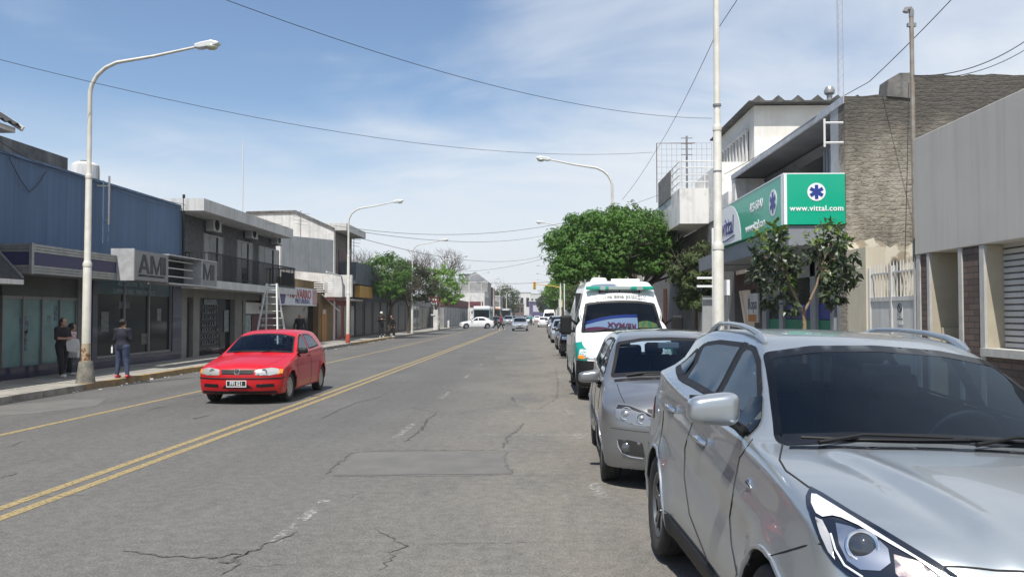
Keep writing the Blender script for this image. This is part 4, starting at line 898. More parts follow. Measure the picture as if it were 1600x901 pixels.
far_block(827, 850, 471, 250, mat('violet_wall', (.10, .09, .19), .7, var=.3, vs=.4), 'violet-grey shop block with a pale emblem near the street end', nwin=1, winm=mat('pale_emblem', (.5, .5, .55), .6))
t = thing('blue_awning', 'bright blue awning beside the violet shop block', 'awning', (3, 245, 4)); b = B(); x0, z0 = onY(843, 480, 244); x1, z1 = onY(857, 471, 244); b.prism([(x0, z1), (x1, z0), (x1, z0 - .3), (x0, z0 - .5)], 'Y', 238, 246); fin(b, 'canopy', mat('awning_blue', (.02, .08, .42), .6), t)
# ================================================================== RIGHT SIDE
GW = mat('smooth_grey_render', (.50, .48, .435), .9, var=.45, vs=.8, var2=(.42, .40, .365), streak=.16)
BR2 = brickmat('slate_cladding', (.15, .105, .085), (.085, .065, .055), (.05, .045, .04), 1, .30, .085, .008, 'YZ', bump=1.0)
t = thing('garage_house', 'low grey rendered house with stone-clad pillars, recessed door and rolling shutters', 'building', (FR, 13, 0)); GH = t
Y1 = 13.35
b = B(); b.box(FR, 16, -2, Y1, 2.66, 4.5); fin(b, 'upper_wall', GW, t, bevel=.012)
b = B(); b.box(FR + .75, 16, -2, Y1 - .02, SW, 2.66); b.box(FR + .26, FR + .76, -2, 8.0, SW, 2.66); b.box(FR + .27, FR + .78, 11.42, 12.0, SW, 2.66); b.box(FR + .1, FR + .78, 12.98, Y1 - .02, SW, 2.66); fin(b, 'lower_wall', CREAM, t)
ya, yb, yc_, yd_ = 13.16, 12.98, 12.0, 11.80     # pillar bands along the front, far to near
PC = mat('cream_pillar', (.43, .385, .29), .8, var=.25, vs=3); TRW = mat('white_trim', (.47, .46, .43), .7, var=.3, vs=4)
each([(FR + .05, FR + .75, 12.90, 12.98, SW, 2.655), (FR + .05, FR + .75, 11.345, 11.42, SW, 2.655)], 'door_reveal', PC, t)
each([(FR + .012, FR + .2, 13.22, Y1 - .01, SW, 2.655), (FR + .01, FR + .049, 12.90, 12.98, SW, 2.655), (FR + .01, FR + .26, 11.93, 12.03, SW, 2.655), (FR + .01, FR + .049, 11.345, 11.46, SW, 2.655)], 'white_trim', TRW, t)
b = B(); b.box(FR + .03, FR + .26, 12.985, 13.215, SW, 2.655); b.box(FR + .03, FR + .26, 11.465, 11.925, SW, 2.655); b.box(FR + .02, FR + .26, 6.0, 11.335, SW, 1.16); fin(b, 'stone_cladding', BR2, t)
b = B(); b.box(FR - .04, FR + .30, 6.0, 11.38, 1.165, 1.27); fin(b, 'window_sill', TRW, t)
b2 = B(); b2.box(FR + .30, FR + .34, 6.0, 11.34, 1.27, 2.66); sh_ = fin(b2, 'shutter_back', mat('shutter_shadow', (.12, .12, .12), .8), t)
# slats as y-running prisms
b = B(); z = 1.275
while z < 2.62: b.add([(FR + .30, 6, z), (FR + .262, 6, z + .010), (FR + .262, 6, z + .062), (FR + .30, 6, z + .074), (FR + .30, 11.335, z), (FR + .262, 11.335, z + .010), (FR + .262, 11.335, z + .062), (FR + .30, 11.335, z + .074)], [(0, 1, 2, 3), (7, 6, 5, 4), (0, 4, 5, 1), (1, 5, 6, 2), (2, 6, 7, 3)]); z += .083
fin(b, 'rolling_shutter', mat('shutter_pale', (.56, .555, .535), .6, .0, var=.25, vs=2, streak=.15), t)
b = B(); b.box(FR + .60, FR + .65, 12.04, 12.86, SW, 2.35); dr = fin(b, 'door', mat('door_cream', (.52, .49, .43), .6, var=.2, vs=3), t); b = B(); b.box(FR + .585, FR + .60, 12.18, 12.72, .5, 1.1); b.box(FR + .585, FR + .60, 12.18, 12.72, 1.3, 2.2); fin(b, 'door_panels', mat('door_cream2', (.47, .44, .39), .6), dr, bevel=.01)
b = B(); b.box(FR + .56, FR + .585, 12.12, 12.15, 1.0, 1.25); fin(b, 'handle', BLK, dr); b = B(); b.box(FR + .58, FR + .66, 12.04, 12.86, 2.35, 2.66); fin(b, 'transom', CREAM, t)
t = thing('letter_box', 'cream wall letter box beside the recessed house door', 'letter box', (FR + .2, 12.85, 1.3)); b = B(); b.box(FR + .16, FR + .44, 12.82, 12.86, 1.16, 1.52); fin(b, 'plate', PC, t, bevel=.006); b = B(); b.prism([(FR + .22, 1.30), (FR + .38, 1.30), (FR + .38, 1.36), (FR + .22, 1.36)], 'Y', 12.76, 12.82); fin(b, 'flap', mat('letterbox_olive', (.30, .27, .15), .6), t)
# passage gate
GT = mat('gate_paint', (.56, .56, .54), .55, var=.35, vs=3, var2=(.42, .41, .38), streak=.3)
t = thing('passage_gate', 'white sheet-metal gate with spiked bars and a small notice', 'gate', (FR + .05, 13.4, 0)); g0, g1 = 13.42, 15.30
b = B(); b.box(FR + .06, FR + .08, g0 + .02, g1 - .02, SW + .05, 1.98); b.box(FR + .04, FR + .10, g0, g1, 1.95, 2.02); b.box(FR + .04, FR + .10, g0, g1, SW + .05, SW + .12)
for y in (g0, (g0+g1)/2 - .03, g1 - .06): b.box(FR + .03, FR + .11, y, y + .06, SW, 2.55)
fin(b, 'gate_sheet', GT, t); b = B(); y = g0 + .1
while y < g1 - .05: b.tube([(FR + .07, y, 2.02), (FR + .07, y, 2.56), (FR + .07, y, 2.64)], [.011, .011, .002], 6); y += .13
b.box(FR + .055, FR + .085, g0, g1, 2.42, 2.45); fin(b, 'spiked_bars', GT, t); b = B(); b.box(FR + .052, FR + .059, 13.95, 14.13, 1.55, 1.93); nt_ = fin(b, 'notice', WHT, t)
b = B(); b.tube([(FR + .048, 14.04 + .07*math.cos(a), 1.83 + .07*math.sin(a)) for a in [2*math.pi*k/20 for k in range(21)]], .009, 5, cap=False); b.tube([(FR + .048, 13.99, 1.78), (FR + .048, 14.09, 1.88)], .007, 5); fin(b, 'emblem', BLK, nt_); lettering('E', .09, BLK, nt_, (FR + .049, 14.04, 1.83), FACE_W, depth=.002); lettering('NO\nESTACIONAR', .035, BLK, nt_, (FR + .049, 14.04, 1.66), FACE_W, depth=.002)
b = B(); b.box(FR, FR + .35, 15.32, 16.2, SW, 2.95); tag(fin(b, 'gate_pier', CREAM), 'cream rendered pier between the white gate and the clinic', 'wall')
# big rough brick flank wall
OB = bpy.data.materials.new('old_rough_brick'); OB.use_nodes = True
def _ob(m):
    t = m.node_tree; p = t.nodes['Principled BSDF']; p.inputs['Roughness'].default_value = .95
    c = N(t, 'ShaderNodeTexCoord'); s = N(t, 'ShaderNodeSeparateXYZ'); t.links.new(c.outputs['Object'], s.inputs[0])
    wn = N(t, 'ShaderNodeTexNoise'); wn.inputs['Scale'].default_value = 3; wn.inputs['Detail'].default_value = 5; t.links.new(c.outputs['Object'], wn.inputs['Vector'])
    k = N(t, 'ShaderNodeCombineXYZ'); t.links.new(MA(t, 'ADD', s.outputs[0], MA(t, 'MULTIPLY', wn.outputs[0], .12)), k.inputs[0]); t.links.new(MA(t, 'ADD', s.outputs[2], MA(t, 'MULTIPLY', wn.outputs[0], .16)), k.inputs[1])
    b = N(t, 'ShaderNodeTexBrick'); b.inputs['Scale'].default_value = 1; b.inputs['Brick Width'].default_value = .27; b.inputs['Row Height'].default_value = .078; b.inputs['Mortar Size'].default_value = .014; b.inputs['Mortar Smooth'].default_value = .6
    b.inputs['Color1'].default_value = (.27, .245, .195, 1); b.inputs['Color2'].default_value = (.235, .205, .16, 1); b.inputs['Mortar'].default_value = (.25, .225, .18, 1); t.links.new(k.outputs[0], b.inputs['Vector'])
    def nz(sc, d=7, st=(1, 1, 1)):
        mp = N(t, 'ShaderNodeMapping'); mp.inputs['Scale'].default_value = st; t.links.new(c.outputs['Object'], mp.inputs[0]); n = N(t, 'ShaderNodeTexNoise'); n.inputs['Scale'].default_value = sc; n.inputs['Detail'].default_value = d; n.inputs['Roughness'].default_value = .65; t.links.new(mp.outputs[0], n.inputs['Vector']); return n.outputs['Fac']
    def mix(f, a, bb):
        x = N(t, 'ShaderNodeMixRGB'); t.links.new(f, x.inputs[0]); t.links.new(a, x.inputs[1])
        if isinstance(bb, tuple): x.inputs[2].default_value = (*bb, 1)
        else: t.links.new(bb, x.inputs[2])
        return x.outputs[0]
    col = mix(MA(t, 'MULTIPLY', RAMP(t, nz(5), [(.40, 0.), (.62, 1.)]), .75), b.outputs[0], (.33, .30, .245))
    col = mix(MA(t, 'MULTIPLY', RAMP(t, nz(8, 6, (1, 1, 1.9)), [(.55, 0.), (.64, 1.)]), .8), col, (.085, .075, .06))
    col = mix(MA(t, 'MULTIPLY', RAMP(t, nz(1.3, 8), [(.50, 0.), (.60, 1.)]), .6), col, (.36, .33, .275))
    hi = RAMP(t, MA(t, 'ADD', MA(t, 'DIVIDE', s.outputs[2], 7.0), MA(t, 'MULTIPLY', nz(.9), .35)), [(.76, 0.), (1.02, 1.)])    # black mould running down from the top courses
    col = mix(MA(t, 'MULTIPLY', hi, .85), col, (.05, .047, .043))
    col = mix(MA(t, 'MULTIPLY', RAMP(t, nz(1.6, 9, (1, 1, .5)), [(.48, 0.), (.70, 1.)]), .62), col, (.07, .06, .052))
    t.links.new(col, p.inputs['Base Color'])
    h = MA(t, 'ADD', MA(t, 'MULTIPLY', b.outputs['Fac'], -.22), MA(t, 'MULTIPLY', nz(8, 9, (1, 1, 1.3)), 2.0)); bp = N(t, 'ShaderNodeBump'); bp.inputs['Strength'].default_value = 1; bp.inputs['Distance'].default_value = .02; t.links.new(h, bp.inputs['Height']); t.links.new(bp.outputs[0], p.inputs['Normal'])
_ob(OB)
YB = 16.25
t = thing('clinic_building', 'clinic with a rough brick flank, projecting roof slab and dark recess over the shopfront', 'building', (FR, YB, 0))
def ragged(pts, r, a=.02, step=.12):
    out = []
    for p, q in zip(pts, pts[1:]):
        k = max(1, int(math.hypot(q[0]-p[0], q[1]-p[1]) / step))
        for i in range(k): out.append((p[0] + (q[0]-p[0])*i/k + r.uniform(-a, a), p[1] + (q[1]-p[1])*i/k + r.uniform(-a, a)))
    return out + [pts[-1]]
rr_ = random.Random(5)
top = ragged([(24, 6.32), (15, 6.36), (7.15, 6.36), (6.95, 6.28), (6.92, 5.98), (6.6, 5.97), (FR, 5.96)], rr_, .02, .14)
b = B(); b.prism([(FR, SW)] + [(24, SW)] + top, 'Y', YB, YB + .35); fin(b, 'brick_flank', OB, t)
b = B(); b.prism([(6.80, 5.95), (6.84, 6.28), (7.05, 6.40), (7.3, 6.40), (7.3, 5.9)], 'Y', YB - .03, YB + .4); fin(b, 'rendered_cap', CEM, t)
RW = random.Random(11); low = ragged([(FR + .01, 3.10), (6.5, 3.16), (6.9, 3.02), (7.6, 3.2), (9.5, 3.1), (14, 3.15)], RW, .06, .10)
b = B(); b.prism([(14, SW), (FR + .01, SW)] + low, 'Y', YB - .025, YB - .002); fin(b, 'whitewash', mat('flaking_whitewash', (.56, .52, .42), .9, var=1, vs=2.6, var2=(.30, .25, .18), vmin=.46, vmax=.56), t)
Ye = yx(1145, FR)
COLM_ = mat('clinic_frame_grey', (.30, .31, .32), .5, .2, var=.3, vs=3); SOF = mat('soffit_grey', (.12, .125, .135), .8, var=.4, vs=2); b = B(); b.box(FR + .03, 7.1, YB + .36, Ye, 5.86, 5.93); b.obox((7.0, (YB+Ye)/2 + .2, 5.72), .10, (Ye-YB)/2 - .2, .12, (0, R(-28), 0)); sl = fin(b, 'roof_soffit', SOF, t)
b = B(); b.box(FR - .02, FR + .028, YB + .02, Ye, 5.83, 5.98); b.box(FR + .03, 14, YB + .36, Ye, 5.935, 5.98); fin(b, 'roof_slab_edge', mat('silver_sheet', (.50, .51, .52), .5, .4, var=.4, vs=3), t)
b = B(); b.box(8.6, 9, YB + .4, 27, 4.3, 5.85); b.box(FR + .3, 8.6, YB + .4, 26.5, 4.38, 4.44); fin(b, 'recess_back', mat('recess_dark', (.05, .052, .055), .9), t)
b = B(); y = 17.6
while y < 20.2: b.box(6.95 - (.02 if int(y*10) % 2 else 0), 7.0, y, y + .1, 4.42, 5.70); y += .1
b_ = B(); b_.box(FR + .0, FR + .25, YB + .355, YB + .8, 4.42, 5.83); fin(b_, 'upper_pillar', COLM_, t); fin(b, 'blue_grey_cladding', mat('cladding_blue_grey', (.20, .235, .28), .6, .2, var=.2, vs=3), t)
b = B(); b.box(5.9, 9, Ye + .02, Ye + 1.6, 4.4, 5.5); b.box(FR, 9.4, Ye - .4, Ye + .0, 4.4, 5.82); fin(b, 'end_wall', mat('dirty_white_wall', (.70, .69, .66), .9, var=.8, vs=1.7, var2=(.36, .35, .32), streak=.22, vmin=.50, vmax=.72), t)
# shopfront
COLM = mat('clinic_frame_grey', (.30, .31, .32), .5, .2, var=.3, vs=3)
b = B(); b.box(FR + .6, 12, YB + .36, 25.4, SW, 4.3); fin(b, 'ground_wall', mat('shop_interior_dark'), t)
b = B()
for u0, u1 in ((1191, 1197), (1217, 1223), (1266, 1274), (1297, 1303)): b.box(FR, FR + .14, yx(u1, FR), yx(u0, FR), SW, 3.1)
b.box(FR, FR + .3, YB + .36, yx(1308, FR), SW, 3.1); b.box(FR, FR + .14, YB + .4, 23, 2.55, 3.1); fin(b, 'pillars', COLM, t)
b = B(); b.box(FR + .08, FR + .10, YB + .5, yx(1192, FR), SW, 2.55); gl_ = fin(b, 'shop_glass', DGL, t)
b = B(); b.box(FR + .07, FR + .078, YB + .5, yx(1219, FR), 1.62, 1.95); fin(b, 'blue_band', mat('band_blue', (.02, .03, .20), .5), gl_); b = B(); b.box(FR + .07, FR + .078, YB + .5, yx(1192, FR), 1.0, 1.60); fin(b, 'green_band', mat('band_green', (.0, .16, .085), .5), gl_)
lettering('EMERGENCIAS', .17, mat('lilac_letter', (.16, .17, .5), .5), gl_, (FR + .062, yx(1245, FR), 1.80), FACE_W, depth=.002)
b = B(); y0_ = yx(1168, FR); b.box(FR, FR + .05, yx(1184, FR), y0_, 1.5, 2.3); po = fin(b, 'poster', WHT, t); b = B(); b.box(FR - .008, FR, yx(1182, FR), y0_ - .1, 1.52, 1.72); fin(b, 'orange_strip', mat('poster_orange', (.45, .18, .04), .6), po); lettering('Ropa', .45, LB, po, (FR - .006, (yx(1184, FR)+y0_)/2, 2.0), FACE_W, depth=.003)
b = B(); b.box(FR + .0, FR + .08, yx(1184, FR), 25.3, 2.42, 2.9); mb = fin(b, 'maroon_fascia', mat('maroon_dark', (.06, .018, .022), .6), t); lettering('tienda', .3, mat('dull_letter', (.22, .2, .2), .5), mb, (FR - .006, 23.8, 2.66), FACE_W, depth=.003)
b = B(); b.box(4.90, FR, YB + .02, 22.4, 3.06, 3.44); b.box(4.92, FR, 22.4, 25.3, 3.02, 3.4); fin(b, 'canopy_fascia', mat('fascia_grey', (.24, .255, .275), .6, .1, var=.3, vs=2), t)
# green sign box
t = thing('clinic_sign', 'large green and white clinic sign box with a blue six-armed emblem', 'sign', (5.4, YB, 3.5)); SG = 4.80; z0, z1 = 3.46, 4.44; Yg = 22.2
GRN = mat('sign_green', (.0, .36, .215), .35, coat=.3, var=.12, vs=2, var2=(.0, .31, .18)); WS_ = mat('sign_pure_white', (.78, .79, .79), .4)
b = B(); b.box(SG, FR - .02, YB - .02, Yg, z0, z1); fin(b, 'sign_box', GRN, t)
b = B(); b.box(SG - .008, SG + .06, YB - .03, YB - .021, z0, z1); b.box(SG - .010, SG - .0, YB - .03, YB + .13, z0, z1); b.box(SG - .01, FR - .02, YB - .02, Yg, z1, z1 + .02); fin(b, 'corner_trim', WS_, t)
b = B(); cy, cz = 19.4, z0
pl_ = [(Yg, z0 + .01), (Yg, z1 - .01), (20.9, z1 - .01)] + [(20.9 - 1.3*math.sin(a), z1 - .01 - (z1-z0-.02)*(1-math.cos(a))) for a in [R(90)*k/8 for k in range(1, 9)]]
b.prism(pl_, 'X', SG - .006, SG - .001); fin(b, 'white_swoosh', WS_, t)
EB = mat('emblem_blue', (.018, .045, .24), .4)
def emblem(mode, c, r, par):
    b = B(); n = 32; pts = [(r*math.cos(2*math.pi*k/n), r*math.sin(2*math.pi*k/n)) for k in range(n)]
    if mode == 'Y': b.prism([(c[0]+p, c[2]+q) for p, q in pts], 'Y', c[1] - .006, c[1])
    else: b.prism([(c[1]+p, c[2]+q) for p, q in pts], 'X', c[0] - .006, c[0])
    d = fin(b, 'emblem_disc', WS_, par); b = B()
    for k in range(3):
        a = R(90 + 60*k); L_, w_ = r*.78, r*.19; q = [(L_*math.cos(a) - w_*math.sin(a), L_*math.sin(a) + w_*math.cos(a)), (-L_*math.cos(a) - w_*math.sin(a), -L_*math.sin(a) + w_*math.cos(a)), (-L_*math.cos(a) + w_*math.sin(a), -L_*math.sin(a) - w_*math.cos(a)), (L_*math.cos(a) + w_*math.sin(a), L_*math.sin(a) - w_*math.cos(a))]
        e = .008 + .0006*k
        if mode == 'Y': b.prism([(c[0]+x, c[2]+z) for x, z in q], 'Y', c[1] - e - .003, c[1] - .0065)
        else: b.prism([(c[1]+x, c[2]+z) for x, z in q], 'X', c[0] - e - .003, c[0] - .0065)
    fin(b, 'six_armed_star', EB, d)
emblem('Y', (5.43, YB - .021, 4.09), .175, t); emblem('X', (SG - .001, 16.95, 3.98), .27, t)
lettering('www.vittal.com', .148, WS_, t, (5.43, YB - .026, 3.77), FACE_S, bold=.003, sp=1.1); lettering('423-5840', .27, WS_, t, (SG - .006, 18.25, 4.08), FACE_W, bold=.006, font_scale=(1.05, 1)); lettering('www.vittal.com', .27, WS_, t, (SG - .006, 18.35, 3.66), FACE_W, bold=.004, font_scale=(.95, 1))
lettering('vittal', .62, mat('letter_dark_blue', (.03, .035, .16), .5), t, (SG - .012, 20.95, 3.90), FACE_W, bold=.008, shear=.15, font_scale=(1.05, 1))
b = B(); b.tube([(SG - .012, 22.0, 3.60), (SG - .012, 21.2, 3.57), (SG - .012, 20.2, 3.64)], .014, 5); fin(b, 'underline', EB, t)
# white pipe bracket above the sign
b = B()
for z in (5.06, 5.45): b.tube([(5.62, YB + .04, z), (5.98, YB + .04, z)], .022, 8)
b.tube([(5.62, YB + .04, 4.98), (5.62, YB + .04, 5.53)], .022, 8); tag(fin(b, 'pipe_bracket', mat('white_metal')), 'white pipe bracket on the clinic front above the green sign', 'bracket')
# white upper building with corrugated roof
DW = MATS['dirty_white_wall']; W0, W1 = yx(1181, 7.0), yx(1124, 7.0)
t = thing('white_house', 'whitewashed upper house with a corrugated roof edge and cracked gable', 'building', (7, W0, 0))
b = B(); b.box(7.0, 15, W0, W1, 4.5, 8.42); fin(b, 'wall', mat('cracked_cream', (.70, .68, .62), .9, var=.5, vs=1.0, var2=(.55, .52, .45), streak=.1), t)
b = B(); pp = [(7.0, 4.6), (12, 4.6), (12, 7.35)] + [(12 - k*.33, 7.35 + (.11 if k % 2 else -.05) + .04*math.sin(k*2.3)) for k in range(1, 15)] + [(7.0, 7.42)]; b.prism(pp, 'Y', W0 - .02, W0 - .002); fin(b, 'fresh_whitewash', mat('fresh_white', (.80, .80, .78), .8), t)
b = B(); vs = []; rf = [(6.75 + .0 + i*.035, 8.50 + .17*max(0, 1 - abs(((i*.035) % .62) - .31)/.20)) for i in range(0, 150)]; b.prism(rf + [(rf[-1][0], 8.45), (6.75, 8.45)], 'Y', W0 - .35, W1 + .3); fin(b, 'roof', mat('old_fibre_cement', (.045, .045, .045), .95, var=.8, vs=3, var2=(.12, .12, .11)), t)
y0_, y1_ = yx(1172, 7.0), yx(1133, 7.0); b = B(); b.box(6.97, 7.0, y0_, y1_, 6.72, 7.72); wn_ = fin(b, 'window', mat('window_haze', (.12, .13, .13), .2), t); b = B(); k = 8
for i in range(k + 1): y = y0_ + (y1_-y0_)*i/k; b.box(6.90, 6.969, y - .06, y + .06, 6.72, 7.72)
b.box(6.88, 6.99, y0_ - .1, y1_ + .1, 7.72, 7.80); fin(b, 'mullion', WHT, wn_)
b = B(); xv, zv = onY(1296, 142, W0 + 1); b.lathe([(.09, 8.4), (.09, zv - .15), (.16, zv - .1), (.18, zv), (.12, zv + .12), (0, zv + .14)], (xv, W0 + 1, 0), n=16); tag(fin(b, 'roof_vent', ALU), 'small metal cowl vent poking above the corrugated roof', 'vent')
# parapet and balcony house
t = thing('balcony_house', 'stained white concrete balcony house over the pavement beside the big tree', 'building', (FR, 25.5, 0)); BY = yx(1063, 5.0)
b = B(); b.box(FR + .0, 9, Ye + 1.65, 31.5, 4.9, 6.70); fin(b, 'parapet', DW, t)
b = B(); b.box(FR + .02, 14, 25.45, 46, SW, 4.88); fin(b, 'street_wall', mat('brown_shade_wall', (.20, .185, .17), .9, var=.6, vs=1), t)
b = B(); b.box(5.0, FR + .01, BY, 36, 4.88, 6.12); bx = fin(b, 'balcony', DW, t)
b = B(); rl = mat('white_metal')
for k, z in enumerate((6.35, 6.6, 6.85, 7.08)): b.tube([(FR + .2, BY + .1, z), (5.12, BY + .1, z), (5.02, BY + .3, z), (5.02, BY + 5, z)], .022, 6)
for p in ((FR - .1, BY + .1), (5.5, BY + .1), (5.06, BY + .15), (5.02, BY + 1.6), (5.02, BY + 3.2), (5.02, BY + 4.9)): b.tube([(p[0], p[1], 6.12), (p[0], p[1], 7.1)], .024, 6)
fin(b, 'railing', rl, bx); b = B(); b.box(4.96, 4.99, BY + 1.7, BY + 4.8, 6.05, 7.05); fin(b, 'grey_cloth', mat('hung_cloth', (.22, .21, .20), .9, var=.5, vs=3), bx)
t = thing('wire_cage', 'rusty wire-mesh frame standing on the white concrete balcony', 'fence', (5.5, BY + 3.5, 6.1)); Ym = BY + 3.6; xa, zt = onY(1026, 224, Ym); xb, _ = onY(1112, 222, Ym)
b = B(); b.tube([(xa, Ym, 6.1), (xa, Ym, zt), (xa + (xb-xa)*.7, Ym, zt)], .018, 6); fin(b, 'frame', mat('rust', (.13, .06, .04), .9, var=.6, vs=8), t); b = B()
for k in range(12): x = xa + (xb-xa)*k/11; b.tube([(x, Ym, 6.2), (x, Ym, zt)], .006, 4)
for k in range(10): z = 6.3 + (zt-6.3)*k/9; b.tube([(xa, Ym, z), (xb, Ym, z)], .006, 4)
fin(b, 'wire_mesh', FRM, t)
b = B(); xq, zq = onY(1075, 210, Ym); b.tube([(xq, Ym + .3, 6.1), (xq, Ym + .3, zq)], .04, 6)
for k in range(4): b.box(xq - .22, xq + .22, Ym + .29, Ym + .31, zq - .1 - .22*k, zq - .07 - .22*k)
tag(fin(b, 'roof_aerial', FRM), 'thin aerial mast on the balcony beside the mesh frame', 'aerial')
RWB = [('white-framed two-storey building with large windows behind the right-hand poles', 118.5, 138, 8.0, WHT, 2), ('tan shop row past the big tree, right side', 46.1, 70, 5.6, CREAM, 2), ('grey shop with cornice beyond the tan row', 70.1, 101.5, 5.0, GRYW, 1), ('pale pink building right of the far parked van', 138.1, 170, 6.0, PINK, 2), ('white low block far down the right side', 170.1, 240, 5.5, WHT, 1), ('grey end block far down the right side', 262, 330, 7.0, GRYW, 2)]
for lb, y0, y1, h, m, fl in RWB: building(lb, FR + .1, y0, y1, h, m, 'R', fl, shop=SHUT if y0 < 150 else None, wsp=3.0)
# ------------------------------------------------------------------ car materials
DK = mat('black_plastic', (.011, .011, .012), .55, var=.3, vs=20, spec=.3)
RUB = mat('rubber', (.016, .016, .017), .75, var=.5, vs=14, var2=(.04, .038, .036))
UND = mat('underbody_black', (.008, .008, .008), .9)
CHR = mat('chrome', (.75, .76, .78), .12, 1.0)
ALY = mat('alloy', (.42, .43, .45), .32, .9)
DALY = mat('dark_alloy', (.16, .165, .17), .35, .8)
TRIM = mat('cabin_plastic', (.012, .013, .015), .7)
SEATM = mat('seat_cloth', (.028, .03, .034), .9)
GLW = glass('windscreen_glass', (.36, .44, .54), 1.42, gl=(.70, .84, 1))
GLS = glass('side_window_glass', (.20, .24, .25), 1.5, gl=(.85, .93, 1))
LENS = glass('lamp_lens', (.93, .94, .95), 1.5)
FRIT = mat('glass_frit_black', (.004, .005, .007), .08, spec=.22); GAP = mat('panel_gap_black', (.01, .01, .01), .8)
LIN = (.02, .02, .022)
SILV = mat('silver_paint', (.385, .42, .445), .27, .68, coat=.7, back=LIN, var=.25, vs=2.2, var2=(.29, .325, .345))
GREYP = mat('grey_paint', (.26, .265, .27), .30, .72, coat=1, back=LIN, var=.16, vs=3, var2=(.20, .205, .21))
REDP = mat('red_paint', (.47, .003, .008), .34, 0, coat=.4, back=LIN, var=.15, vs=3, var2=(.5, .008, .012))
WHP = mat('white_paint', (.78, .79, .79), .3, 0, coat=.8, back=(.1, .1, .1), var=.12, vs=2, var2=(.66, .66, .64))
BLKP = mat('black_paint', (.012, .012, .014), .2, 0, coat=1, back=LIN)
PLATE = mat('plate_black', (.015, .015, .015), .5); PLW = mat('plate_white', (.75, .75, .74), .5)
ORG = mat('indicator_orange', (.8, .25, .04), .3); REDL = mat('tail_lamp_red', (.35, .01, .012), .2, coat=1)
def plate(parent, x, y, z, txt=None, w=.40, h=.13):
    b = B(); b.box(x - w/2, x + w/2, y, y + .012, z - h/2, z + h/2); pl = fin(b, 'number_plate', PLW, parent)
    b = B(); b.box(x - w/2 + .012, x + w/2 - .012, y - .003, y + .001, z - h/2 + .02, z + h/2 - .012); fin(b, 'plate_field', PLATE, pl)
    if txt: lettering(txt, .088, PLW, pl, (x, y - .0045, z), FACE_S, depth=.002, font_scale=(.95, 1.15), bold=.0015)
def wipers(c, pts, m):
    for a, mid, e in pts:
        b = B(); P = [c.proj('F', q[0], q[1], o)[0] for q, o in ((a, .02), (mid, .03), (e, .018))]
        b.tube(P, [.012, .008, .005], n=6); Q = [c.proj('F', mid[0]*.75 + e[0]*.25 + (e[0]-mid[0])*t, mid[1]*.75 + e[1]*.25 + (e[1]-mid[1])*t - .004, .012)[0] for t in (-.9, -.3, .3, .95)]
        b.tube(Q, .006, n=5); fin(b, 'wiper', m, c.root)
def round_lens(b, c, r, d=(0, -1, 0), depth=.02):
    q = Vector(d).normalized(); u = q.orthogonal().normalized(); w = q.cross(u); vs = []; fs = []; n = 20
    rings = [(0, 1.0), (.35, .9), (.7, .62), (.92, .25), (1, 0)]
    for rr, hh in rings:
        for k in range(n):
            a = 2*math.pi*k/n; vs.append(Vector(c) + (u*math.cos(a) + w*math.sin(a)) * r * rr + q * hh * depth)
    for i in range(len(rings) - 1):
        for k in range(n): fs.append((i*n+k, i*n+(k+1) % n, (i+1)*n+(k+1) % n, (i+1)*n+k))
    b.add(vs, fs, True)
# ------------------------------------------------------------------ 1. silver SUV, very near
def swage(y, z):
    zl = .80 + .085 * (y - .2); d = z - zl            # rising feature line, hollow below it
    m = np.clip((y + .1) / .5, 0, 1) * np.clip((3.3 - y) / .4, 0, 1)
    hollow = -.022 * np.exp(-((d + .14) / .10)**2); shoulder = .012 * np.exp(-((d - .03) / .055)**2)
    return m * (hollow + shoulder)
SUV = dict(top=[(-1.2, .80), (-.92, .90), (-.6, 1.035), (-.2, 1.10), (.2, 1.13), (.42, 1.145), (.62, 1.24), (.95, 1.42), (1.22, 1.545), (1.45, 1.605), (1.9, 1.635), (2.4, 1.63), (2.9, 1.585), (3.3, 1.50), (3.8, 1.30)],
    front=[(.0, -.66), (.25, -.80), (.45, -.86), (.65, -.875), (.8, -.86), (.92, -.80), (1.05, -.62), (1.3, -.2)],
    rear=[(0, 3.30), (.3, 3.47), (.6, 3.52), (.9, 3.49), (1.1, 3.41), (1.3, 3.26), (1.5, 3.08), (1.75, 2.85)],
    width=[(-1.0, .87), (-.5, .915), (0, .94), (1.3, .93), (2.6, .945), (3.1, .92), (3.6, .86)],
    lower=[(0, .10), (.2, .05), (.35, .02), (.5, .0), (.7, .0), (.85, .012), (1.0, .035), (1.15, .06), (1.4, .07)],
    upper=[(0, 0), (.02, .030), (.06, .080), (.15, .128), (.3, .20), (.42, .275), (.6, .46)], uptaper=.06,
    belt=[(-1, .98), (.3, 1.10), (1.0, 1.12), (2.0, 1.175), (2.8, 1.25), (3.6, 1.30)], crown=[(-1, .13), (-.3, .09), (.0, .065), (.45, .05), (1.3, .06), (3.5, .06)],
    bottom=[(-1, .27), (-.5, .22), (0, .25), (2.6, .25), (3.1, .27), (3.6, .36)], wb=2.64, arch_r=.405, wheel_r=.35, fc=.40, fp=2.5, rc=.22, rp=2.8, cw=.17, cr=.10,
    flare=.022, k=.045, kf=.10, kr=.08, extra=swage, res=.02, ymid=1.9,
    topx=lambda ax, y: (.012 * np.exp(-((ax - (.33 + .16*np.clip(y+.9, 0, 1.4))) / .05)**2) - .010*np.exp(-((ax - (.42 + .16*np.clip(y+.9, 0, 1.4))) / .06)**2)) * np.clip((.45 - y) / .3, 0, 1))
c = Car(SUV, 'parked_suv', 'large silver SUV with roof rails nearest the camera at the right kerb', 'car', 'cars parked along the right kerb')
SL, SR_ = Vector((1.83, 3.38, -.012)), R(1.3); c.local(SL, SR_, R(2.2)); c.setD(1120, 740)      # leans with the camber
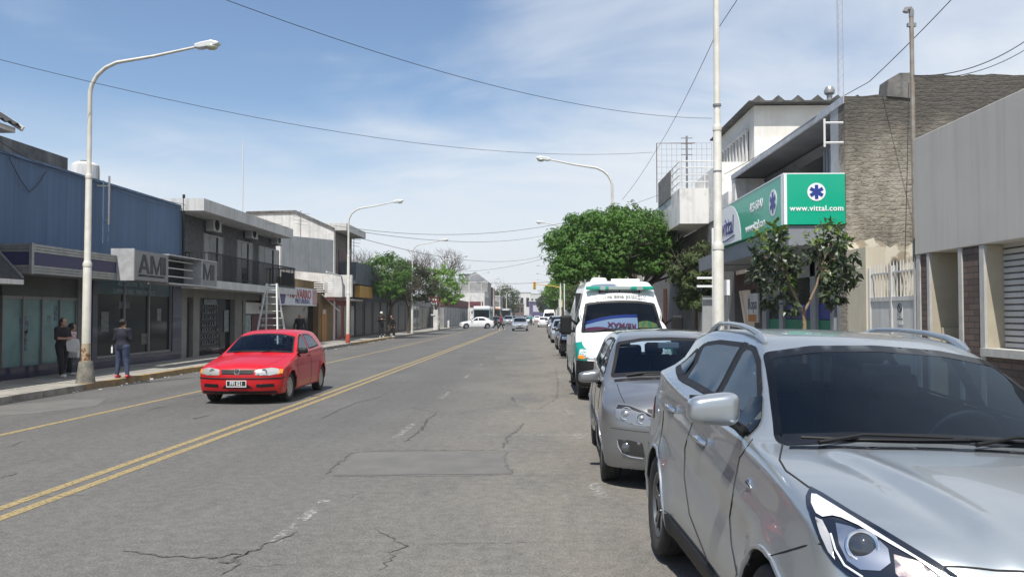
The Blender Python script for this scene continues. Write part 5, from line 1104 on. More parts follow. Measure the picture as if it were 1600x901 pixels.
for px in ([(1222, 690), (1175, 686)][:0] or [(1176, 686), (1156, 714), (1147, 760), (1140, 807), (1143, 850), (1152, 899)], [(1084, 655), (1070, 700), (1069, 742), (1077, 802), (1112, 891)], [(1037, 641), (1029, 700), (1030, 715)]): c.pxline(px, GAP, 'door_gap', .004)
c.setD(1230, 840); c.pxline([(1203, 868), (1257, 852), (1283, 849)], GAP, 'bumper_gap', .0035); c.pxline([(1223, 693), (1218, 718), (1228, 735), (1264, 761)], GAP, 'bonnet_gap', .0045)
for mode in 'LR':
    gs = GLS
    for po in ([(.70, 1.155), (1.56, 1.195), (1.60, 1.50), (1.55, 1.535), (1.40, 1.525), (1.20, 1.46), (.95, 1.33)],
               [(1.64, 1.20), (2.42, 1.24), (2.55, 1.47), (2.50, 1.515), (2.2, 1.54), (1.67, 1.54)],
               [(2.50, 1.25), (2.92, 1.31), (2.86, 1.38), (2.68, 1.465), (2.62, 1.46)]):
        c.window(rounded(po, .03, 3), mode, gs, DK, seal=.030, off=.005)
    # pillar black between the windows
    c.panel([(1.545, 1.195), (1.655, 1.20), (1.69, 1.545), (1.585, 1.54)], mode, DK, 'pillar_trim', off=.003)
    c.panel([(2.405, 1.24), (2.515, 1.25), (2.635, 1.47), (2.535, 1.51)], mode, DK, 'pillar_trim', off=.003)
    c.line([(.52, .40), (2.22, .40)], mode, GAP, 'door_gap')
    for (hy, hz) in ((1.38, .985), (2.30, 1.06)):
        sx = -1 if mode == 'L' else 1; P, n = c.proj(mode, hy, hz, 0)
        b = B(); pts = [c.proj(mode, hy - .10, hz - .004, .004)[0], c.proj(mode, hy - .07, hz, .030)[0], c.proj(mode, hy + .05, hz + .004, .034)[0], c.proj(mode, hy + .10, hz + .004, .006)[0]]
        b.tube(pts, [.012, .016, .017, .012], n=10); h = fin(b, 'door_handle', CHR, c.root)
        c.panel(rounded([(hy - .08, hz - .028), (hy + .06, hz - .026), (hy + .06, hz + .03), (hy - .08, hz + .03)], .03), mode, mat('handle_recess', (.22, .23, .24), .4, .6), 'recess', off=.002, step=.03, parent=h)
    c.panel([(.46, .26), (2.20, .26), (2.20, .385), (.46, .385)], mode, DK, 'sill_cladding', off=.012, thick=.012)
    for yc in ():
        po = []
        for k_ in range(25):
            a = R(-8 + 196*k_/24); po.append((yc + .412*math.cos(a), .35 + .412*math.sin(a)))
        for k_ in range(24, -1, -1):
            a = R(-8 + 196*k_/24); po.append((yc + .475*math.cos(a), .35 + .475*math.sin(a)))
        po = [(y, max(.27, z)) for y, z in po]
        c.panel(po, mode, DK, 'arch_cladding', off=.006, step=.04)
    # side repeater lamp on the wing
    P, n = c.proj(mode, .40, .95, .0); b = B(); round_lens(b, P, .024, n, .012); b.tube([c.proj(mode, .40, .95, .004)[0], c.proj(mode, .34, .935, .003)[0]], [.016, .005], n=8)
    fin(b, 'side_repeater', CHR, c.root)
    sx = -1 if mode == 'L' else 1
    rl = [(.60, 1.38, .0, .014), (.605, 1.47, .026, .018), (.605, 1.60, .042, .017), (.60, 1.85, .050, .014), (.595, 2.2, .050, .013), (.585, 2.5, .044, .014), (.575, 2.75, .028, .017), (.565, 2.92, .0, .014)]
    b = B(); b.tube([c.proj('T', sx*(q[0]-.035), q[1], 0)[0] + Vector((0, 0, q[2])) for q in rl], [q[3]*1.15 for q in rl], n=12); b.tube([c.proj('T', sx*.568, y, 0)[0] + Vector((0, 0, h_)) for y, h_ in ((1.36, .0), (1.44, .014), (1.54, .030))], [.012, .028, .02], n=8)
    b.tube([c.proj('T', sx*.535, y, 0)[0] + Vector((0, 0, h_)) for y, h_ in ((2.62, .03), (2.78, .016), (2.93, .0))], [.02, .028, .012], n=8); fin(b, 'roof_rail', SILV, c.root)
WS = rounded([(-.76, 1.108), (-.4, 1.14), (0, 1.15), (.4, 1.14), (.76, 1.108), (.615, 1.50), (.35, 1.545), (0, 1.56), (-.35, 1.545), (-.615, 1.50)], .035, 3)
w = c.window(WS, 'F', GLW, FRIT, name='windscreen', seal=.032, off=.004)
c.window(rounded([(-.58, 1.18), (.58, 1.18), (.5, 1.47), (-.5, 1.47)], .06), 'B', GLS, DK, name='rear_window', seal=.04)
# cowl and wipers
c.panel([(-.74, .40), (-.4, .335), (0, .315), (.4, .335), (.74, .40), (.72, .44), (.4, .375), (0, .355), (-.4, .375), (-.72, .44)], 'T', FRIT, 'cowl', off=.005)
wipers(c, [((-.60, 1.118), (-.38, 1.145), (.02, 1.158)), ((.08, 1.14), (.32, 1.158), (.68, 1.15))], DK)
# bonnet shut lines
c.setD(1330, 840); HB = mat('lamp_housing', (.012, .016, .026), .12, .3, coat=1); HWt = mat('lamp_reflector_white', (.80, .82, .85), .2, .3, coat=1)
for sx in (1, -1):
    def lp(px, r=.0): q = c.ab(px); return rounded(q, r, 2) if r else q
    D_ = ('D', sx)
    hl = c.panel(lp([(1266, 760), (1259, 776), (1261, 792), (1274, 826), (1287, 857), (1303, 880), (1323, 898), (1350, 914), (1395, 925), (1450, 930), (1500, 932), (1535, 926), (1498, 900), (1465, 878), (1420, 851), (1375, 824), (1330, 798), (1285, 770)]), D_, HB, 'headlamp', off=.004, step=.02)
    c.panel(lp([(1268, 773), (1276, 774), (1330, 807), (1386, 842), (1442, 876), (1480, 899), (1490, 908), (1478, 906), (1431, 873), (1386, 848), (1341, 822), (1314, 810), (1301, 807), (1286, 809), (1276, 803), (1268, 787)]), D_, HWt, 'light_strip', off=.008, step=.015, parent=hl)
    c.panel(lp([(1275, 809), (1286, 814), (1298, 837), (1307, 875), (1296, 862), (1283, 834)]), D_, mat('lamp_reflector_grey', (.55, .54, .53), .25, .4, coat=1), 'side_reflector', off=.008, step=.015, parent=hl)
    c.panel(lp([(1306, 818), (1330, 824), (1350, 833), (1375, 846), (1388, 858), (1392, 880), (1376, 892), (1345, 890), (1325, 876), (1312, 850)]), D_, mat('lamp_bowl_chrome', (.50, .53, .58), .18, .9), 'chrome_bowl', off=.007, step=.015, parent=hl)
    c.panel(lp([(1397, 867), (1436, 878), (1462, 899), (1468, 912), (1415, 912), (1400, 896)]), D_, mat('lamp_bowl_warm', (.66, .56, .52), .2, .8, var=1, vs=40, var2=(.35, .30, .29)), 'indicator_bowl', off=.008, step=.015, parent=hl)
    C0, d_, a_, w_ = c.D; P, n = c.proj(D_, *c.ab([(1348, 855)])[0], .010); k_ = (P - c.M @ Vector((0, 0, 1.72))).length / 1300 if sx > 0 else k_
    dv = Vector((-d_.x*sx, -d_.y, -d_.z)); n = (n*.5 + dv).normalized(); u = n.orthogonal().normalized(); wv = n.cross(u)
    b = B(); b.tube([P + (u*math.cos(a) + wv*math.sin(a)) * 20*k_ for a in [2*math.pi*k/28 for k in range(29)]], 3.2*k_, n=8, cap=False); fin(b, 'reflector_ring', CHR, hl)
    b = B(); round_lens(b, P, 18*k_, n, .016); fin(b, 'projector_lens', mat('projector_glass', (.035, .042, .055), .03, .2, coat=1), hl)
    b = B(); b.tube([c.proj(D_, *q, .012)[0] for q in c.ab([(1300, 836), (1308, 860), (1322, 884), (1350, 902)])], .004, n=6); fin(b, 'light_guide', HWt, hl)
c.line([(-.60, -.66), (-.3, -.76), (0, -.78), (.3, -.76), (.60, -.66)], 'T', GAP, 'bonnet_gap', r=.004)
b = c.panel(rounded([(-.40, .60), (.40, .60), (.44, .80), (.36, .84), (-.36, .84), (-.44, .80)], .04), 'F', DK, 'grille', off=.004)
for zz_ in (.65, .70, .75, .80): c.line([(-.40, zz_), (.40, zz_)], 'F', CHR, 'grille_bar', r=.006, off=.006, parent=b)
c.panel(rounded([(-.62, .30), (.62, .30), (.50, .46), (-.50, .46)], .05), 'F', DK, 'lower_intake', off=.005)
plate(c.root, 0, -.90, .55)
for sx in (-1, 1): c.panel(rounded([(sx*.66, .86), (sx*.87, .95), (sx*.84, 1.14), (sx*.70, 1.06)], .03), 'B', REDL, 'tail_lamp', off=.006)
for sx, md in ((-1, 'L'), (1, 'R')): c.panel(rounded([(3.10, .90), (3.44, .88), (3.38, 1.10), (3.20, 1.06)], .03), md, REDL, 'tail_lamp', off=.006)
c.mirror(.58, 1.25, 1.04, SILV, DK, (1.0, .95, .98))
for md in 'LR': c.panel([(.64, 1.12), (1.02, 1.16), (1.0, 1.27), (.88, 1.29), (.72, 1.19)], md, FRIT, 'mirror_base', off=.009, step=.04)
c.arch_lip(SILV, r=.013)
c.interior(TRIM, SEATM, (.62, 3.0, .40, 1.08, .76))
b = B(); b.box(-.13, .13, 1.10, 1.13, 1.40, 1.47); fin(b, 'rear_view_mirror', DK, c.root, bevel=.012)
c.body(SILV, UND); c.wheels('alloy5', RUB, DALY, UND, .94, .225, .225)
c.root.location = SL; c.root.rotation_euler = (0, R(2.2), SR_)
# ------------------------------------------------------------------ 2. grey hatchback behind it
FOX = dict(top=[(-1.0, .74), (-.75, .84), (-.45, .94), (-.1, 1.01), (.16, 1.05), (.30, 1.10), (.6, 1.29), (.85, 1.425), (1.05, 1.49), (1.4, 1.53), (1.9, 1.54), (2.4, 1.50), (2.75, 1.43), (3.2, 1.25)],
    front=[(0, -.52), (.2, -.66), (.4, -.715), (.6, -.72), (.75, -.69), (.86, -.60), (1.0, -.40), (1.2, 0)],
    rear=[(0, 2.90), (.3, 3.06), (.6, 3.11), (.9, 3.07), (1.1, 2.98), (1.4, 2.78), (1.65, 2.6)],
    width=[(-.8, .79), (-.4, .82), (0, .83), (1.2, .828), (2.4, .83), (2.8, .81), (3.2, .76)],
    lower=[(0, .09), (.2, .04), (.35, .012), (.5, 0), (.7, .0), (.85, .015), (1.0, .04), (1.4, .06)],
    upper=[(0, 0), (.02, .008), (.06, .028), (.15, .06), (.3, .12), (.42, .19), (.6, .36)],
    belt=[(-1, .86), (.2, .985), (1.0, 1.01), (2.0, 1.05), (3.2, 1.10)], crown=[(-1, .14), (-.2, .12), (.2, .07), (1.0, .06), (3.3, .06)],
    bottom=[(-1, .24), (-.5, .20), (0, .22), (2.4, .22), (2.9, .28), (3.2, .34)], wb=2.465, arch_r=.35, wheel_r=.30, fc=.34, fp=2.5, rc=.20, cw=.14, cr=.10,
    flare=.02, k=.045, kf=.09, kr=.08, res=.024, ymid=1.7)
c = Car(FOX, 'parked_hatchback', 'grey five-door hatchback parked right behind the silver SUV', 'car', 'cars parked along the right kerb')
FLc, FRo = Vector((1.49, 8.75, 0)), R(-1.6); c.local(FLc, FRo); c.setD(985, 650)
c.pxline([(964, 600), (969, 615), (976, 629)], GAP, 'bonnet_gap', .004)
for sx in (1, -1):
    D_ = ('D', sx); hl = c.panel(rounded(c.ab([(962, 652), (963, 634), (966, 630), (983, 632), (1004, 640), (1019, 647), (1018, 667), (992, 664)]), .01, 2), D_, mat('hatch_lamp_base', (.30, .30, .30), .25, .6, coat=1), 'headlamp', off=.004, step=.025)
    c.panel(c.ab([(963, 638), (966, 632), (983, 634), (1004, 642), (1018, 649), (1018, 652), (1003, 645), (983, 638)]), D_, mat('lamp_brow', (.02, .02, .022), .3), 'lamp_brow', off=.007, step=.02, parent=hl)
    dv = Vector((-c.D[1].x*sx, -c.D[1].y, -c.D[1].z))
    for px_, rr in (((979, 646), .085), ((1003, 653), .070)):
        P, n = c.proj(D_, *c.ab([px_])[0], .008); n = (n*.4 + dv).normalized(); u = n.orthogonal().normalized(); wv = n.cross(u); b = B(); b.tube([P + (u*math.cos(a) + wv*math.sin(a))*rr*.72 for a in [2*math.pi*k/20 for k in range(21)]], .004, n=6, cap=False); round_lens(b, P, rr*.34, n, .014); fin(b, 'reflector', mat('reflector_soft', (.55, .56, .57), .25, .8), hl)
    fg = c.panel(rounded(c.ab([(964, 686), (983, 687), (1004, 692), (1008, 714), (985, 711), (972, 706)]), .01, 2), D_, mat('recess_grey_black', (.03, .03, .03), .5), 'fog_lamp_recess', off=.004, step=.03)
    P, n = c.proj(D_, *c.ab([(979, 699)])[0], .008); b = B(); round_lens(b, P, .05, (n*.4 + dv).normalized(), .015); fin(b, 'fog_lamp', mat('fog_glass', (.10, .105, .11), .15, .5, coat=1), fg)
    b = B(); b.tube([c.proj(D_, *q, .003)[0] for q in c.ab([(965, 687), (966, 697), (972, 707), (985, 713), (1005, 716)])], .006, n=6); fin(b, 'fog_trim', mat('silver_trim', (.5, .5, .5), .3, .6), fg)
for mode in 'LR':
    for po in ([(.42, 1.03), (1.22, 1.055), (1.24, 1.42), (1.12, 1.43), (.92, 1.35), (.62, 1.17)], [(1.30, 1.06), (1.98, 1.09), (2.06, 1.40), (1.8, 1.435), (1.32, 1.44)], [(2.05, 1.10), (2.42, 1.13), (2.30, 1.33), (2.13, 1.38)]):
        c.window(rounded(po, .03, 3), mode, GLS, DK, seal=.03, off=.005)
    c.line([(.36, .30), (.30, .55), (.30, .80), (.34, 1.0)], mode, GAP, 'door_gap'); c.line([(1.26, .27), (1.25, .7), (1.26, 1.05)], mode, GAP, 'door_gap')
    c.line([(2.05, .38), (2.08, .6), (2.10, 1.09)], mode, GAP, 'door_gap')
    c.line([(.33, .50), (2.08, .54)], mode, DK, 'rub_strip', r=.014)
    for hy in (1.08, 1.92):
        b = B(); b.tube([c.proj(mode, hy - .09, .93, .004)[0], c.proj(mode, hy - .06, .932, .026)[0], c.proj(mode, hy + .06, .935, .028)[0], c.proj(mode, hy + .09, .935, .004)[0]], .012, n=8); fin(b, 'door_handle', GREYP, c.root)
c.window(rounded([(-.695, 1.035), (-.35, 1.065), (0, 1.072), (.35, 1.065), (.695, 1.035), (.585, 1.40), (.3, 1.445), (0, 1.455), (-.3, 1.445), (-.585, 1.40)], .035, 3), 'F', GLW, DK, name='windscreen', seal=.035)
c.window(rounded([(-.56, 1.08), (.56, 1.08), (.50, 1.40), (-.50, 1.40)], .06), 'B', glass('clear_rear_glass', (.8, .85, .84), 1.5), DK, name='rear_window', seal=.035)
c.panel([(-.66, .19), (-.3, .12), (0, .10), (.3, .12), (.66, .19), (.66, .26), (.3, .19), (0, .17), (-.3, .19), (-.66, .26)], 'T', DK, 'cowl', off=.005)
wipers(c, [((-.52, 1.045), (-.3, 1.07), (.05, 1.085)), ((.10, 1.06), (.3, 1.08), (.58, 1.075))], DK)
c.panel(rounded([(-.38, .70), (.38, .70), (.40, .80), (-.40, .80)], .02), 'F', DK, 'grille', off=.004)
c.panel(rounded([(-.36, .28), (.36, .28), (.38, .44), (-.38, .44)], .03), 'F', DK, 'lower_intake', off=.004)
plate(c.root, 0, -.745, .53)
c.line([(-.74, .60), (-.4, .585), (.4, .585), (.74, .60)], 'F', GAP, 'bumper_gap', r=.003)
for sx in (-1, 1): c.panel(rounded([(sx*.62, .80), (sx*.80, .80), (sx*.76, 1.02), (sx*.66, 1.02)], .03), 'B', REDL, 'tail_lamp', off=.005)
c.mirror(.40, 1.04, .92, GREYP, DK, (1, 1, .85)); c.arch_lip(GREYP, r=.011)
c.interior(TRIM, SEATM, (.40, 2.75, .36, 1.0, .70))
b = B(); b.box(-.12, .12, .84, .87, 1.33, 1.40); fin(b, 'rear_view_mirror', mat('mirror_back', (.3, .33, .33), .4), c.root, bevel=.012)
c.body(GREYP, UND); c.wheels('alloy10', RUB, ALY, UND, .82, .20, .195)
c.root.location = FLc; c.root.rotation_euler = (0, 0, FRo); FOXC = c
# ------------------------------------------------------------------ 3. red hatchback driving up
GOL = dict(top=[(-1.1, .60), (-.78, .70), (-.5, .79), (-.1, .865), (.25, .91), (.42, .95), (.7, 1.10), (1.0, 1.26), (1.2, 1.335), (1.5, 1.375), (1.95, 1.39), (2.35, 1.365), (2.7, 1.30), (3.2, 1.1)],
    front=[(0, -.60), (.2, -.74), (.4, -.79), (.55, -.79), (.68, -.74), (.8, -.60), (1.0, -.2)],
    rear=[(0, 2.90), (.3, 3.04), (.6, 3.09), (.85, 3.07), (.95, 2.98), (1.15, 2.78), (1.35, 2.56), (1.5, 2.4)],
    width=[(-.9, .79), (-.5, .815), (0, .825), (1.2, .828), (2.4, .825), (2.8, .80), (3.2, .75)],
    lower=[(0, .09), (.2, .035), (.35, .01), (.5, 0), (.65, .0), (.8, .02), (.95, .05), (1.3, .06)],
    upper=[(0, 0), (.02, .008), (.06, .028), (.15, .065), (.3, .14), (.4, .20), (.55, .34)],
    belt=[(-1, .76), (.3, .895), (1.0, .92), (2.0, .95), (3.2, .98)], crown=[(-1, .10), (-.2, .09), (.3, .06), (1.1, .055), (3.3, .055)],
    bottom=[(-1, .22), (-.5, .19), (0, .20), (2.4, .20), (2.9, .26), (3.2, .32)], wb=2.468, arch_r=.335, wheel_r=.285, fc=.24, fp=2.8, rc=.18, cw=.12, cr=.10,
    flare=.016, k=.04, kf=.07, kr=.07, res=.026, ymid=1.7)
c = Car(GOL, 'moving_hatchback', 'small red three-door hatchback driving towards the camera on the left side of the road', 'car')
for mode in 'LR':
    for po in ([(.60, .945), (1.42, .965), (1.45, 1.29), (1.30, 1.29), (1.08, 1.21)], [(1.52, .97), (2.38, 1.01), (2.16, 1.22), (1.98, 1.285), (1.54, 1.295)]):
        c.window(rounded(po, .025, 3), mode, GLS, DK, seal=.028, off=.005)
    c.line([(.46, .27), (.42, .5), (.44, .75), (.52, .90)], mode, GAP, 'door_gap'); c.line([(1.48, .25), (1.48, .6), (1.48, .96)], mode, GAP, 'door_gap')
    c.line([(-.70, .505), (-.45, .505)], mode, DK, 'bumper_strip', r=.012)
    b = B(); b.tube([c.proj(mode, 1.26, .84, .004)[0], c.proj(mode, 1.29, .842, .022)[0], c.proj(mode, 1.38, .845, .022)[0], c.proj(mode, 1.42, .845, .004)[0]], .012, n=8); fin(b, 'door_handle', DK, c.root)
c.window(rounded([(-.70, .925), (-.35, .945), (0, .95), (.35, .945), (.70, .925), (.585, 1.25), (.3, 1.305), (0, 1.315), (-.3, 1.305), (-.585, 1.25)], .03, 3), 'F', GLW, DK, name='windscreen', seal=.028)
c.window(rounded([(-.56, .98), (.56, .98), (.48, 1.26), (-.48, 1.26)], .05), 'B', glass('clear_rear_glass'), DK, name='rear_window', seal=.03)
wipers(c, [((-.50, .935), (-.3, .95), (.05, .962)), ((.08, .94), (.28, .955), (.56, .95))], DK)
for sx in (-1, 1):
    c.line([(sx*.60, .34), (sx*.62, .1), (sx*.58, -.25), (sx*.50, -.55), (sx*.36, -.70)], 'T', mat('red_shade_line', (.16, .002, .004), .5), 'bonnet_gap', r=.003)
    hp = rounded([(sx*.34, .565), (sx*.36, .665), (sx*.60, .695), (sx*.735, .67), (sx*.745, .59), (sx*.60, .555)], .02, 3)
    hl = c.panel(hp, 'F', mat('old_lamp_base', (.62, .60, .55), .2, .5, coat=1), 'headlamp', off=.006, step=.03)
    c.panel(hp, 'F', LENS, 'lens', off=.018, step=.04, parent=hl)
    P, n = c.proj('F', sx*.50, .625, .008); b = B(); b.lathe([(.015, .010), (.04, .004), (.055, -.008)], c=P, axis='Y', n=18); fin(b, 'reflector', CHR, hl)
    c.panel(rounded([(sx*.36, .33), (sx*.68, .34), (sx*.67, .40), (sx*.36, .395)], .02), 'F', DK, 'bumper_slot', off=.004, step=.03)
    c.panel(rounded([(sx*.72, .565), (sx*.80, .585), (sx*.80, .66), (sx*.75, .67)], .01), 'F', ORG, 'indicator', off=.005, step=.03)
g = c.panel(rounded([(-.30, .58), (.30, .58), (.33, .665), (-.33, .665)], .015), 'F', DK, 'grille', off=.005, step=.03)
for zz_ in (.60, .622, .645): c.line([(-.29, zz_), (.29, zz_)], 'F', mat('grille_grey', (.05, .05, .05), .4), 'grille_bar', r=.005, off=.008, parent=g)
P, n = c.proj('F', 0, .622, .018); b = B()
b.tube([P + Vector((.054*math.cos(a), 0, .054*math.sin(a))) for a in [2*math.pi*k/28 for k in range(29)]], .009, n=6, cap=False)
b.tube([P + Vector(q) for q in ((-.022, 0, .046), (0, 0, .006), (.022, 0, .046))], .005, n=5); b.tube([P + Vector(q) for q in ((-.042, 0, .024), (-.022, 0, -.042), (0, 0, -.002), (.022, 0, -.042), (.042, 0, .024))], .005, n=5)
fin(b, 'badge', CHR, g)
c.line([(-.76, .505), (-.4, .50), (0, .50), (.4, .50), (.76, .505)], 'F', DK, 'bumper_strip', r=.014)
c.panel(rounded([(-.30, .315), (-.22, .38), (.22, .38), (.30, .315)], .02), 'F', DK, 'bumper_slot', off=.004, step=.03)
c.panel([(-.72, .215), (.72, .215), (.70, .262), (-.70, .262)], 'F', DK, 'air_dam', off=.006)
plate(c.root, 0, -.828, .405, 'FFI 021', .38, .125)
for sx in (-1, 1): c.panel(rounded([(sx*.60, .72), (sx*.79, .72), (sx*.76, .90), (sx*.64, .90)], .03), 'B', REDL, 'tail_lamp', off=.005)
c.mirror(.52, .975, .90, DK, DK, (.85, .9, .75)); c.arch_lip(REDP, r=.009)
c.interior(TRIM, SEATM, (.55, 2.7, .24, .92, .68), h=.97)
c.body(REDP, UND); c.wheels('cap', RUB, mat('hub_cap', (.45, .45, .44), .35, .6), UND, .80, .175, .185, steer=R(-1))
c.root.location = (-5.70, 16.5, 0); c.root.rotation_euler = (0, 0, R(0.5)); GOLC = c
# ------------------------------------------------------------------ 4. high-roof ambulance van
TG = mat('teal_green_paint', (.0, .22, .17), .35, coat=.8, var=.15, vs=3)
VAN = dict(top=[(-1.2, .92), (-.88, 1.05), (-.62, 1.20), (-.40, 1.30), (-.22, 1.38), (.0, 1.56), (.28, 1.85), (.42, 2.02), (.47, 2.12), (.56, 2.26), (.70, 2.38), (.95, 2.45), (1.6, 2.47), (4.2, 2.46), (4.6, 2.44)],
    front=[(0, -.78), (.3, -.87), (.6, -.89), (.85, -.87), (1.0, -.80), (1.2, -.60), (1.35, -.3), (1.6, .1)], rear=[(0, 4.15), (.4, 4.22), (1.5, 4.21), (2.2, 4.15), (2.6, 4.05)],
    width=[(-1, .92), (-.5, .97), (0, .99), (.6, 1.0), (4.3, 1.0)], lower=[(0, .08), (.25, .03), (.4, .0), (.9, .0), (1.2, .01), (1.6, .04)], upper=[(0, 0), (.2, .01), (.5, .06), (.8, .14), (1.0, .19), (1.2, .26), (1.35, .38)],
    belt=[(-1, 1.15), (4.5, 1.25)], crown=[(-1, .16), (-.3, .12), (.2, .05), (1.5, .03), (4.5, .03)], bottom=[(-1, .26), (0, .27), (4.3, .32)], wb=3.2, arch_r=.39, wheel_r=.335, fc=.30, fp=2.8, rc=.05, cw=.14, cr=.02,
    flare=.012, k=.04, kf=.10, kr=.05, res=.034, ymid=2.2)
c = Car(VAN, 'ambulance_van', 'white high-roof ambulance van with a green light bar and sunshade, parked behind the grey hatchback', 'van', 'cars parked along the right kerb')
c.window(rounded([(-.86, 1.33), (-.4, 1.36), (0, 1.37), (.4, 1.36), (.86, 1.33), (.74, 1.96), (.4, 2.01), (0, 2.02), (-.4, 2.01), (-.74, 1.96)], .05, 3), 'F', GLW, DK, name='windscreen', seal=.05)
for md, sx in (('L', -1), ('R', 1)):
    c.window(rounded([(.14, 1.38), (1.08, 1.38), (1.08, 1.92), (.62, 1.95), (.48, 1.88)], .05, 3), md, GLS, DK, seal=.05)
    c.line([(.14, .45), (.12, 1.3), (.45, 1.97)], md, GAP, 'door_gap', r=.006); c.line([(1.16, .40), (1.16, 1.97), (.6, 2.0)], md, GAP, 'door_gap', r=.006)
    c.panel([(-.30, 1.02), (-.08, .96), (.10, .80), (.42, .72), (1.15, .66), (3.95, .60), (3.95, .98), (1.2, 1.02), (.5, 1.05), (.1, 1.16), (-.2, 1.14)], md, TG, 'green_stripe', off=.008, step=.06)
    c.panel([(-.74, .80), (-.66, 1.0), (-.40, 1.16), (-.24, 1.12), (-.10, .96), (-.2, .82)], md, TG, 'green_corner', off=.014, step=.035)
    c.panel([(.45, .33), (2.8, .36), (2.8, .48), (.45, .46)], md, DK, 'sill_strip', off=.006)
    c.panel([(1.3, 1.40), (2.5, 1.40), (2.5, 1.85), (1.3, 1.85)], md, mat('frosted_window', (.42, .45, .45), .3), 'side_window', off=.003)
    c.panel([(-.89, .26), (-.45, .26), (-.42, .72), (-.60, .78), (-.89, .80)], md, DK, 'bumper_end', off=.006, step=.04)
    hl = c.panel(rounded([(sx*.48, .82), (sx*.50, .98), (sx*.90, 1.02), (sx*.93, .86)], .03), 'F', mat('van_lamp', (.72, .72, .70), .2, .3, coat=1), 'headlamp', off=.014, step=.035)
    c.panel(rounded([(sx*.80, .83), (sx*.82, .90), (sx*.93, .90), (sx*.93, .84)], .02), 'F', ORG, 'indicator', off=.020, step=.04, parent=hl)
    b = B(); c0 = Vector((sx*1.16, .12, 1.50)); b.obox(c0, .12, .06, .20); mr = fin(b, 'mirror', DK, c.root, bevel=.05, seg=3); b = B(); b.tube([c0 + Vector((-sx*.1, .05, .12)), (sx*.93, .30, 1.52)], .025, 6); b.tube([c0 + Vector((-sx*.1, .05, -.12)), (sx*.95, .28, 1.36)], .025, 6); fin(b, 'mirror_arm', DK, mr)
bp = c.panel([(-.93, .26), (.93, .26), (.97, .80), (.5, .79), (-.5, .79), (-.97, .80)], 'F', DK, 'bumper', off=.012, step=.06)
c.panel(rounded([(-.44, .86), (.44, .86), (.46, .98), (-.46, .98)], .02), 'F', DK, 'grille', off=.005)
plate(c.root, 0, -.925, .58)
wipers(c, [((-.62, 1.345), (-.3, 1.40), (.15, 1.45)), ((.10, 1.36), (.35, 1.42), (.72, 1.42))], DK)
ly = c.proj('F', 0, 2.27, 0)[0].y - .02
b = B(); b.box(-.72, -.24, ly - .10, ly + .03, 2.24, 2.32); b.box(.24, .72, ly - .10, ly + .03, 2.24, 2.32); lb = fin(b, 'light_bar', mat('beacon_green', (.0, .30, .20), .15, coat=1), c.root, bevel=.02)
b = B(); b.box(-.24, .24, ly - .09, ly + .02, 2.245, 2.315); b.box(-.42, -.30, ly - .105, ly + .035, 2.238, 2.322); b.box(.36, .50, ly - .105, ly + .035, 2.238, 2.322); fin(b, 'beacon_middle', mat('beacon_grey', (.35, .42, .40), .2, .3, coat=1), lb, bevel=.01)
b = B()
for x in (-.42, 0, .42): b.tube([(x, ly - .04, 2.25), (x, ly - .02, 2.17), (x, ly + .05, 2.16)], .012, 6)
b.box(-.45, .45, ly - .05, ly - .03, 2.19, 2.21); fin(b, 'light_bar_bracket', DK, lb)
lettering('Tu vida esta primero', .115, mat('van_letter', (.03, .04, .04), .5), c.root, c.proj('F', 0, 2.10, .03)[0], (R(62), 0, 0), depth=.006, font_scale=(1.15, .85), bold=.002)
b = B(); b.lathe([(0, 2.56), (.16, 2.55), (.19, 2.50), (.2, 2.42)], (-.35, 1.7, 0), n=20); b.box(-.05, .6, 1.9, 2.0, 2.44, 2.54); fin(b, 'roof_vent', WHP, c.root)
b = B(); b.box(-.9, .9, .35, 1.4, .5, .55); b.box(-.9, .9, -.1, .45, .8, 1.28); b.box(-.9, .9, 1.45, 1.5, .5, 2.2); fin(b, 'cabin_trim', TRIM, c.root)
for x in (-.45, .45): b = B(); b.obox((x, 1.05, .95), .26, .26, .1); b.obox((x, 1.3, 1.32), .24, .07, .36, (R(-10), 0, 0)); b.obox((x, 1.38, 1.76), .14, .05, .1); fin(b, 'seat', SEATM, c.root, bevel=.04)
c.arch_lip(DK, r=.014); c.body(WHP, UND); c.wheels('steel', RUB, mat('steel_rim', (.30, .30, .30), .5, .6), UND, .93, .21, .19)
VL = Vector((1.78, 17.35, 0)); c.root.location = VL
# folded sunshade lying behind the windscreen
def shade(x0, x1, z1a, z1b, m, nm, parent, dy=0., zb=1.36, n=14):
    b = B(); vs = []
    for i in range(n + 1):
        t = i / n; x = x0 + (x1-x0)*t; zt = z1a + (z1b-z1a)*t + .05*math.sin(math.pi*t); yb = .13 + .14*x*x + dy; yt = yb + (zt - zb)*.80
        vs += [(VL.x + x, VL.y + yb, zb), (VL.x + x, VL.y + yt, zt), (VL.x + x, VL.y + yb + .012, zb), (VL.x + x, VL.y + yt + .012, zt)]
    b.add(vs, [f for i in range(n) for f in ((i*4, i*4+4, i*4+5, i*4+1), (i*4+2, i*4+3, i*4+7, i*4+6), (i*4+1, i*4+5, i*4+7, i*4+3))], True); return fin(b, nm, m, parent)
t = thing('sunshade', 'upside-down white, blue and red printed sunshade behind the ambulance windscreen', 'sunshade', (VL.x, VL.y + .2, 1.36))
shade(-.76, .36, 1.56, 1.72, mat('shade_white', (.85, .85, .87), .6), 'shade_panel', t)
shade(-.75, -.1, 1.43, 1.39, mat('shade_red', (.42, .015, .06), .6), 'red_stripe', t, -.010)
b = B(); n = 14; vs = []
